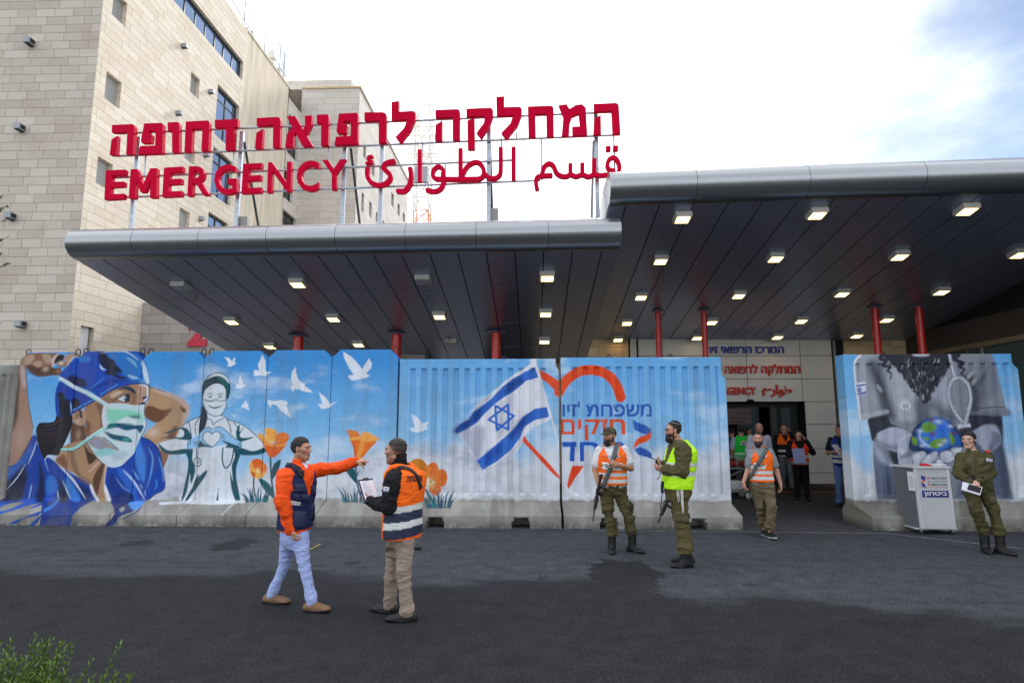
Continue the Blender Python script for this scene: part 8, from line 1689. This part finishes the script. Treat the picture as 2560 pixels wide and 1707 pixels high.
for cq in ([(1025, 830), (1075, 828), (1076, 880), (1028, 880)], [(1120, 826), (1170, 826), (1170, 878), (1122, 880)]): patch('breast_pocket', f_.top_o, f_.top_bv, ZF, cq, .010, m_olive, 5, .6)
flag_patch(f_.top_o, f_.top_bv, ZF, [(1180, 826), (1224, 834), (1222, 858), (1180, 850)]); patch('shoulder_tab', f_.top_o, f_.top_bv, ZF, [(1162, 766), (1195, 766), (1218, 790), (1190, 792)], .010, flat('orange_tab', (214, 96, 40)), 4, .3); strap('placket', f_.top_o, f_.top_bv, ZF, [(1075, 800), (1078, 860), (1082, 960)], .03, m_olive, .004, .004); strap('belt', f_.o, f_.top_bv, ZF, [(1035, 968), (1085, 976), (1160, 966)], .035, m_blackc, .006, .005)
for cq in ([(1040, 1140), (1090, 1150), (1090, 1200), (1044, 1190)], [(1195, 1115), (1250, 1100), (1262, 1150), (1206, 1165)]): patch('cargo_pocket', f_.tr_o, f_.tr_bv, ZF, cq, .012, m_olive, 5, .6)
nb = empty('notebook', g(1070, 1045, -.2), 'white notebook with a black phone on it, held by the uniformed woman', 'notebook'); K4 = [V(g(*t)) for t in [(1006, 1000, -.20), (1146, 1040, -.20), (1130, 1098, -.25), (996, 1058, -.25)]]
def slabq(q, pts, n_, th): k = [p + n_ * th for p in pts]; q.add(pts + k, [(0, 1, 2, 3), (4, 5, 6, 7), (0, 1, 5, 4), (1, 2, 6, 5), (2, 3, 7, 6), (3, 0, 4, 7)])
n_ = (K4[1] - K4[0]).cross(K4[3] - K4[0]).normalized(); n_ = n_ if n_.y < 0 else -n_; q = MB(); slabq(q, K4, n_, .012); q.build('cover', m_paper, nb); mid_ = lambda u, v: K4[0] + (K4[1] - K4[0]) * u + (K4[3] - K4[0]) * v + n_ * .0125; q = MB(); slabq(q, [mid_(.3, .1), mid_(.93, .12), mid_(.9, .8), mid_(.25, .78)], n_, .009); q.build('phone', m_black, nb)

# ------------------------------------------------------------------ people at the door
def crowd(label, Y, head, hf, tf_, H, clothes, arms=None, grp='people at the entrance door', ponytail=False):
    """a standing person of height H whose head centre sits at the zoom point"""
    p = Person(label, ZE, Y, grp, vox=.016, hvox=.0085); p.root(*head); X = p.base[0]; k = H / 1.75; t = U([*tf_, 0]); sd = np.array([t[1], -t[0], 0]); b0 = np.array([X, Y, 0.0]); pt = lambda s_, f__, z: b0 + sd * s_ * k + t * f__ * k + [0, 0, z * k]
    ar = arms or [{}, {}]; A_ = []
    for sx, a in zip((1, -1), ar): A_.append(dict(s=pt(sx * .19, -.01, 1.42), e=pt(*(a.get('e') or (sx * .25, -.03, 1.13))), w=pt(*(a.get('w') or (sx * .26, .06, .90))), d=tuple(sd * (a.get('d', (0, .1, -1))[0]) + t * a.get('d', (0, .1, -1))[1] + np.array([0, 0, a.get('d', (0, .1, -1))[2]])), n=tuple(-sd * sx), m=-sx, curl=a.get('curl', [.4, .45, .5, .5]), r=1.05))
    p.pose(pt(0, .03, 1.635), (*hf, -.05), pt(0, .0, 1.49), A_, [dict(h=pt(.09, 0, .88), k=pt(.10, .03, .50), a=pt(.11, -.01, .10), t=t), dict(h=pt(-.09, 0, .88), k=pt(-.10, .01, .50), a=pt(-.12, .06, .10), t=t)], pt(0, 0, .98), pt(0, 0, 1.30), tf_, hs=1.0 * k)
    cl = clothes; p.scalp = cl.get('scalp'); p.skin(cl.get('skin', (180, 132, 108)), female=ponytail, eyes=True)
    if cl.get('hair'): p.hair(cl['hair'], .012, back=-.07)
    if ponytail: f = Field(p.hc - .25, p.hc + .2, .01); Hh = lambda x, y, z: p.hc + p.hR.T @ np.array([x, y, z]); f.cone(Hh(.05, -.06, .0), Hh(.06, -.05, -.17), .045, .03, .03); f.cone(Hh(-.05, -.06, .0), Hh(-.06, -.05, -.17), .045, .03, .03); f.ell(Hh(0, -.07, -.04), [.08, .05, .1], p.hR, .03); emit('long_hair', f, cl['hair'], m_hair, p.o)
    p.top('shirt', cl['top'], .016, cl.get('sleeve', 'long'), hem=.80 * k, wr=.006, sr=1.1)
    if cl.get('vest'): p.vest(cl['vest'](k), .036, zlo=.86 * k, vneck=cl.get('vn', .2), wr=.004, arm=.10)
    p.trousers(cl['pants'], 1.0, .008); p.shoes((30, 26, 24)); return p
vb = lambda base, b=REFL: (lambda k: stripes(base, [(.92 * k, .97 * k, b), (1.03 * k, 1.08 * k, b)]))
gm = crowd('man from behind in a bright green vest beside the trolley in the doorway', 15.6, (290, 742), (.2, .98), (.15, .99), 1.72, dict(top=(170, 180, 200), sleeve='short', vest=vb((30, 214, 70)), vn=0, hair=(30, 26, 26), pants=(110, 108, 104)))
patch('print_panel', gm.vest_o, gm.vest_bv, ZE, [(288, 824), (346, 818), (346, 850), (288, 856)], .006, m_wpatch, 4, .1); text_on('lettering', gm.vest_o, gm.vest_bv, ZE, rtl('רפואי'), [(292, 829), (342, 824), (342, 845), (292, 850)], m_kink, .011, .03)
crowd('bald man in a white shirt close behind the walking man', 14.2, (428, 735), (-.45, -.89), (.1, -1), 1.80, dict(top=(196, 200, 212), skin=(196, 146, 124), pants=(60, 62, 70)))
crowd('man in a purple shirt standing at the back of the doorway', 19.6, (594, 668), (-.7, -.7), (-.3, -.95), 1.86, dict(top=(84, 30, 66), hair=(24, 20, 20), pants=(46, 46, 52)))
jm = crowd('older man in a black and orange jacket talking on a phone by the door', 16.8, (624, 716), (-.25, -.97), (-.15, -1), 1.74, dict(top=(26, 26, 28), skin=(190, 146, 126), vest=lambda k: stripes((28, 28, 30), [(.90 * k, .95 * k, REFL), (1.04 * k, 1.09 * k, REFL), (1.24 * k, 1.6 * k, ORANGE), (.80 * k, .88 * k, ORANGE)]), pants=(112, 114, 122)), arms=[dict(), dict(e=(-.27, .10, 1.22), w=(-.13, .12, 1.56), d=(.3, 0, .9))])
q = MB(); w_ = V(jm.arms[1]['w']) + Vector((.0, -.02, .08)); q.bbox((w_.x - .02, w_.y - .01, w_.z - .07), (w_.x + .02, w_.y + .01, w_.z + .07), .005); tag(q.build('mobile_phone', m_black), "dark phone held to the older man's ear in the doorway", 'phone')
km = crowd('woman in a dark jacket and red vest holding a blue folder by the entrance', 14.8, (738, 762), (-.25, -.97), (-.2, -1), 1.62, dict(top=(24, 24, 28), hair=(20, 16, 17), skin=(206, 160, 140), vest=lambda k: stripes((244, 70, 24), [(.90 * k, .96 * k, REFL), (1.06 * k, 1.13 * k, REFL)]), pants=(20, 20, 24), vn=.3), arms=[dict(e=(.27, .05, 1.14), w=(.10, .26, 1.12), d=(-.9, .2, .1)), dict(e=(-.32, .0, 1.20), w=(-.14, .12, 1.52), d=(.4, 0, .85))], ponytail=True)
fo = MB(); p0 = V(km.cc + km.tf * .27 + km.side * .07 - [0, 0, .16]); Mf = Matrix.Translation(p0) @ Matrix.Rotation(R_(-12), 4, 'X'); fo.box((-.14, -.006, -.17), (.14, .006, .17), M=Mf, bev=.003); tag(fo.build('folder', flat('pale_blue_folder', (150, 160, 206))), 'pale blue folder held against the red vest by the entrance woman', 'folder')
lm = crowd('man in a dark shirt and blue vest reading papers beside the bearded mural', 13.6, (1066, 745), (-.85, -.5), (-.6, -.8), 1.76, dict(top=(28, 30, 40), sleeve='short', hair=(24, 20, 20), vest=lambda k: stripes((24, 50, 130), [(.93 * k, 1.0 * k, REFL), (1.05 * k, 1.10 * k, REFL)]), pants=(92, 120, 170), vn=.2), arms=[dict(e=(.26, .06, 1.14), w=(.10, .30, 1.18), d=(-.5, .8, .2)), dict(e=(-.26, .06, 1.14), w=(-.10, .30, 1.18), d=(.5, .8, .2))])
q = MB(); p0 = V(lm.cc + lm.tf * .36 - [0, 0, .07]); q.box((-.11, -.003, -.13), (.11, .003, .13), M=Matrix.Translation(p0) @ Matrix.Rotation(R_(35), 4, 'Z') @ Matrix.Rotation(R_(-35), 4, 'X')); tag(q.build('paper_sheet', m_paper), 'white paper sheet held by the blue vest man', 'paper')
crowd('dark haired woman in a black top deep in the hall behind the green vest', 18.9, (348, 735), (.3, -.95), (.2, -1), 1.66, dict(top=(24, 22, 26), hair=(18, 14, 14), pants=(30, 30, 34)), ponytail=True)
crowd('person in a teal shirt at the far left of the doorway, half hidden', 17.6, (215, 742), (.6, .8), (.5, .8), 1.66, dict(top=(40, 92, 104), hair=(26, 20, 18), pants=(40, 44, 60)))
# ================================================================== security desk on castors
m_desk = mat('light_grey_laminate', (0.56, 0.57, 0.60), 0.42, var=.04, vs=3); m_deskd = mat('dark_grey_laminate', (0.13, 0.135, 0.15), 0.45, var=.05, vs=3); m_dtrim = mat('pale_desk_trim', (0.66, 0.67, 0.68), 0.35, 0.2)
DY = 9.05
fl_, fr_, bl_ = atZ(*ZF(705, 1382), .0), atZ(*ZF(965, 1385), .0), atZ(*ZF(598, 1345), .0)
fx = U([*(fr_ - fl_)[:2], 0]); fy = np.array([-fx[1], fx[0], 0]); W_ = float(np.hypot(*(fr_ - fl_)[:2])); O_ = np.array([fl_[0], fl_[1], 0]); Dd = 0.46
DK = empty('security_desk', O_ + fx * W_ / 2, 'tall grey wheeled security desk with a blue Hebrew sign on its front', 'desk')
Md = Matrix(((fx[0], fy[0], 0, O_[0]), (fx[1], fy[1], 0, O_[1]), (0, 0, 1, 0), (0, 0, 0, 1)))
ztop = atY(*ZF(780, 886), float(O_[1]))[2]; zb = .10; sl = .0; FL = .06                      # the front leans out toward the top
def dq(q, pts, th, mi=0): q.prism(pts, lambda u, v, t: Md @ Vector((u, t, v)), 0, th, mi)
q = MB(); dq(q, [(.0, zb), (W_, zb), (W_ - .03, ztop - .03), (-.03, ztop - .03)], .025); q.build('front_panel', m_desk, DK)
q = MB(); q.add([Md @ Vector(p) for p in [(.0, .026, zb), (-.03, .026, ztop - .03), (-.12, Dd, ztop - .03), (-.07, Dd, zb)]] + [Md @ Vector(p) for p in [(.02, .026, zb), (-.01, .026, ztop - .03), (-.10, Dd, ztop - .03), (-.05, Dd, zb)]], [(0, 1, 2, 3), (4, 5, 6, 7), (0, 1, 5, 4), (1, 2, 6, 5), (2, 3, 7, 6), (3, 0, 4, 7)]); q.build('side_panel', m_deskd, DK)
q = MB(); q.add([Md @ Vector(p) for p in [(W_ - .02, .026, zb), (W_ - .05, .026, ztop - .03), (W_ + .02, Dd, ztop - .03), (W_ + .05, Dd, zb)]] + [Md @ Vector(p) for p in [(W_, .026, zb), (W_ - .03, .026, ztop - .03), (W_ + .04, Dd, ztop - .03), (W_ + .07, Dd, zb)]], [(0, 1, 2, 3), (4, 5, 6, 7), (0, 1, 5, 4), (1, 2, 6, 5), (2, 3, 7, 6), (3, 0, 4, 7)]); q.build('side_panel', m_deskd, DK)
q = MB(); q.prism([(-.05, -.03), (W_ - .01, -.03), (W_ + .06, Dd + .03), (-.15, Dd + .02)], lambda u, v, t: Md @ Vector((u, v, t)), ztop - .029, ztop); q.build('desk_top', m_dtrim, DK)
for u0, u1 in ((.0, .045), (W_ - .05, W_ - .005)):
    q = MB(); dq(q, [(u0, zb + .001), (u1, zb + .001), (u1 - .03, ztop - .032), (u0 - .03, ztop - .032)], -.012); q.build('corner_post', m_dtrim, DK)
q = MB(); q.box((-.06, 0.03, zb - .02), (W_ + .04, Dd - .01, zb - .001), M=Md); q.build('base_plate', m_dtrim, DK)
for (u, v) in ((.03, .06), (W_ - .03, .06), (-.06, Dd - .05), (W_ + .02, Dd - .05)):
    q = MB(); c0 = Md @ Vector((u, v, .045)); q.tube([Md @ Vector((u, v - .018, .045)), Md @ Vector((u, v + .018, .045))], .042, 14); cs = q.build('castor', m_black, DK)
    q = MB(); q.box((u - .012, v - .028, .04), (u + .012, v - .022, .082), M=Md); q.box((u - .03, v - .03, .0715), (u + .03, v + .03, .0795), M=Md); fk = q.build('castor_fork', m_galv, None); fk.parent = cs; fk.data.transform(Matrix.Translation(-(DK.location)))
def DT(x, y):                                               # zoom point on the front panel
    d = sight(*ZF(x, y)); n_ = np.array([-fy[0], -fy[1], 0]); t = ((O_ - _o) @ n_) / (d @ n_); p = _o + d * t - O_; return float(p @ fx), float(p[2])
def dtext(txt, c0, c1, m, name, bold=.02, off=.002):
    u0, z1 = DT(*c0); u1, z0 = DT(*c1); v, f = glyph(txt, bold); lo, hi = v.min(0), v.max(0); v = (v - lo) / (hi - lo) * [u1 - u0, z1 - z0] + [u0, z0]; q = MB(); q.add([Md @ Vector((p[0], -off - .0015, p[1])) for p in v], [tuple(t) for t in f]); return q.build(name, m, DK)
m_ob = flat('sign_blue', (24, 40, 128), rough=.5); m_gr = flat('grey_lettering', (92, 96, 110)); m_orr = flat('orange_lettering', (224, 84, 44)); m_bl2 = flat('logo_blue', (44, 70, 150))
q = MB(); u0, z1 = DT(710, 1062); u1, z0 = DT(905, 1112); q.box((u0, -.005, z0), (u1, -.001, z1), M=Md); q.build('blue_sign', m_ob, DK); dtext(rtl('ביטחון'), (724, 1070), (894, 1108), m_wpatch, 'lettering', .03, .005)
dtext(rtl('המרכז הרפואי'), (776, 964), (888, 982), m_gr, 'lettering', .02); dtext(rtl('זיו'), (750, 964), (772, 982), m_orr, 'lettering', .03); dtext('\ufea6\ufef3\ufeaf  \ufef2\ufe92\ufec4\ufedf\ufe8d \ufeb0\ufedb\ufeae\ufee4\ufedf\ufe8d', (752, 988), (890, 1006), m_gr, 'lettering', .015); dtext('ZIV', (752, 1012), (774, 1026), m_orr, 'lettering', .04); dtext('MEDICAL CENTER', (779, 1012), (895, 1026), m_gr, 'lettering', .04); dtext(rtl('מיסודה של האוניברסיטה בגליל'), (708, 1034), (898, 1044), m_orr, 'lettering', .01)
for poly, m in (([(702, 950), (734, 962), (736, 978), (722, 988), (704, 976)], m_bl2), ([(736, 974), (734, 994), (718, 1000), (704, 1014), (703, 1000), (720, 988)], m_orr), ([(704, 1014), (722, 1008), (735, 1022), (737, 1042), (716, 1032)], m_bl2)):
    q = MB(); q.prism([DT(*p) for p in poly], lambda u, v, t: Md @ Vector((u, t, v)), -.0042, -.0012); q.build('logo_ribbon', m, DK)
# notice on the side panel
sp_ = [(602, 922), (656, 930), (668, 1066), (616, 1060)]; sn_ = V(np.cross(np.array(Md @ Vector((-.12, Dd, ztop))) - np.array(Md @ Vector((-.03, .026, ztop))), [0, 0, 1])).normalized(); s0 = np.array(Md @ Vector((-.03, .026, 0.9))) + np.array(sn_ if sn_.x < 0 else -sn_) * .02
q = MB(); nn = np.array(sn_); k = [V(hit(*ZF(*p), nn, float(nn @ s0))) for p in sp_]; q.add(k, [(0, 1, 2, 3)]); q.build('side_notice', m_paper, DK)
q = MB()
for i in range(9):
    t0, t1 = .22 + i * .07, .235 + i * .07; e0 = lambda u, t: k[0] + (k[1] - k[0]) * u + (k[3] - k[0]) * t + Vector((-.0015, -.0015, 0)); w1 = random.uniform(.6, .85); q.add([e0(.2, t0), e0(w1, t0), e0(w1, t1), e0(.2, t1)], [(0, 1, 2, 3)])
q.build('notice_print', m_gr, DK)
pl = empty('paper_stack', Md @ Vector((W_ * .78, .2, ztop)), 'small stack of white papers on top of the security desk', 'papers')
for i in range(4): q = MB(); q.box((-.16, -.1, .001 + i * .006), (.14, .11, .0065 + i * .006), M=Md @ Matrix.Translation((W_ * .78, .22, ztop)) @ Matrix.Rotation(R_(random.uniform(-9, 9)), 4, 'Z')); q.build('sheet', m_paper, pl)
q = MB(); bm = bmesh.new(); bmesh.ops.create_icosphere(bm, subdivisions=3, radius=.07)
for v in bm.verts: n3 = noise3(np.array([[v.co.x * 30 + 3, v.co.y * 30, v.co.z * 30]]))[0]; v.co = Vector((v.co.x * (1 + .6 * n3), v.co.y * (.7 + .5 * n3), abs(v.co.z) * (.25 + .6 * n3)))
bm.verts.index_update(); q.add([Md @ (v.co + Vector((W_ * .43, .12, ztop + .001))) for v in bm.verts], [[v.index for v in f.verts] for f in bm.faces], 0, True); bm.free(); tag(q.build('red_cloth', flat('red_fabric', (200, 24, 50))), 'crumpled red cloth lying on the security desk', 'cloth')

# ================================================================== stretcher trolley in the doorway
gx = atY(1842, 1150, 15.2)[0]; gu = empty('stretcher_trolley', (gx, 15.2, 0), 'hospital stretcher trolley with red mattress at the left of the doorway', 'stretcher')
m_rm = flat('dark_red_mattress', (150, 44, 38), rough=.5)
q = MB(); q.bbox((gx - 1.0, 14.9, .78), (gx + .22, 15.5, .88), .03); q.build('mattress', m_rm, gu); q = MB()
for y in (14.88, 15.52): q.tube([(gx - 1.0, y, .72), (gx + .24, y, .72)], .02); q.tube([(gx - .9, y, .98), (gx + .2, y, .98)], .014); [q.tube([(gx + t, y, .72), (gx + t, y, .98)], .012) for t in (-.9, -.5, -.1, .2)]
q.tube([(gx - .8, 14.95, .7), (gx + .1, 15.45, .2)], .025); q.tube([(gx + .1, 14.95, .7), (gx - .8, 15.45, .2)], .025); q.box((gx - .9, 15.0, .16), (gx + .18, 15.4, .2)); q.build('frame', m_galv, gu)
q = MB(); q.bbox((gx - .7, 15.0, .205), (gx + .05, 15.4, .42), .04); q.build('storage_bin', m_white, gu)
for sx in (-.85, .16):
    for y in (14.95, 15.45): q = MB(); q.tube([(gx + sx, y - .025, .075), (gx + sx, y + .025, .075)], .075, 16); q.build('wheel', m_white if sx > 0 else m_black, gu)

# ================================================================== planting
def leaf_mat(name, c, c2): 
    m, n, l, b = new_mat(name); oi = n.new('ShaderNodeTexCoord'); z = n.new('ShaderNodeTexNoise'); z.inputs['Scale'].default_value = 7; l.new(oi.outputs['Object'], z.inputs['Vector']); mx = n.new('ShaderNodeMix'); mx.data_type = 'RGBA'; l.new(z.outputs[0], mx.inputs['Factor']); mx.inputs['A'].default_value = (*c, 1); mx.inputs['B'].default_value = (*c2, 1); l.new(mx.outputs['Result'], b.inputs['Base Color']); b.inputs['Roughness'].default_value = .5; b.inputs['Transmission Weight'].default_value = 0.0; return m
m_leaf = leaf_mat('shrub_leaf', (0.036, 0.085, 0.008), (0.13, 0.225, 0.018)); m_stem = mat('green_stem', (0.07, 0.09, 0.03), .7); m_oleaf = leaf_mat('olive_leaf', (0.06, 0.085, 0.04), (0.13, 0.16, 0.08)); m_bark = mat('olive_bark', (0.10, 0.085, 0.065), .9, var=.3, vs=12, bump=.6, bs=30)
def leaf(q, p, d, L, w_, rnd):
    d = d.normalized(); s_ = d.cross(Vector((rnd.uniform(-1, 1), rnd.uniform(-1, 1), rnd.uniform(-.3, 1)))); s_ = s_.normalized() * w_ / 2 if s_.length > 1e-4 else Vector((w_ / 2, 0, 0)); n_ = s_.cross(d).normalized() * L * .08
    q.add([p, p + d * L * .45 + s_ + n_, p + d * L, p + d * L * .45 - s_ + n_], [(0, 1, 2, 3)])
rnd = random.Random(5); sb = empty('shrub', (-2.0, 2.15, 0), 'bright green feathery shrub in the near left corner', 'shrub'); lf, sm = MB(), MB()
for i in range(950):
    bx, by = rnd.uniform(-2.5, -1.55), rnd.uniform(1.7, 2.5); h = .92 - .60 * max(0, bx + 2.0) + rnd.uniform(-.20, .03)
    top = Vector((bx + rnd.uniform(.02, .26), by + rnd.uniform(-.08, .1), h)); b0 = Vector((bx, by, 0)); mid = (b0 + top) / 2 + Vector((rnd.uniform(-.05, .03), 0, .05)); sm.tube([b0, mid, top], [.006, .004, .0015], 4)
    for k in range(46):
        t = 0.55 + .45 * k / 45; p = b0 * (1 - t) ** 2 + mid * 2 * t * (1 - t) + top * t * t; an = k * 2.4 + i; dr = (Vector((math.cos(an), math.sin(an), .75)) + (top - mid).normalized() * .5); leaf(lf, p, dr, rnd.uniform(.026, .046) * (1.2 - .55 * t), .009, rnd)
lf.build('foliage', m_leaf, sb, fix=False); sm.build('stems', m_stem, sb)
ot = empty('olive_tree', (-7.4, 6.4, 0), 'olive tree at the left edge with only narrow leafy twigs in view', 'tree'); q = MB(); q.tube([(-7.4, 6.4, 0), (-7.35, 6.4, 1.0), (-7.5, 6.45, 2.0)], [.16, .12, .09], 10)
lf = MB()
def twig(a, b_, n, q, L=.085):
    a, b_ = Vector(a), Vector(b_); q.tube([a, (a + b_) / 2 + Vector((0, 0, .05)), b_], [.02, .01, .003], 5)
    for k in range(n):
        t = .25 + .75 * k / n; p = a * (1 - t) + b_ * t + Vector((rnd.uniform(-.03, .03), rnd.uniform(-.03, .03), .1 * t * (1 - t) * 2 + rnd.uniform(-.03, .03))); sd_ = Vector((rnd.uniform(-1, 1), rnd.uniform(-1, 1), rnd.uniform(-.6, .8))); leaf(lf, p, (b_ - a).normalized() * .7 + sd_ * .8, L * rnd.uniform(.7, 1.2), .026, rnd)
ends = [atY(32, 512, 6.4), atY(26, 594, 6.4), atY(36, 655, 6.4), atY(12, 545, 6.2)]
for e_p in ends:
    e2 = V(e_p); st_ = Vector((-7.5, 6.45, 2.0)).lerp(e2, .25) + Vector((-.2, 0, .3)); twig((-7.5, 6.45, 1.95), st_, 10, q); twig(st_, e2 + Vector((-.06, 0, 0)), 34, q); twig(st_ + Vector((0, .1, 0)), e2 + Vector((-.25, .1, .12)), 30, q)
for i in range(60):
    st_ = Vector((-7.5, 6.45, 2.0)); e2 = st_ + Vector((rnd.uniform(-1.5, .55), rnd.uniform(-1, 1), rnd.uniform(.3, 2.0))); e2.x = min(e2.x, -6.75); twig(st_, e2, 70, q)
q.build('trunk', m_bark, ot); lf.build('crown', m_oleaf, ot, fix=False)
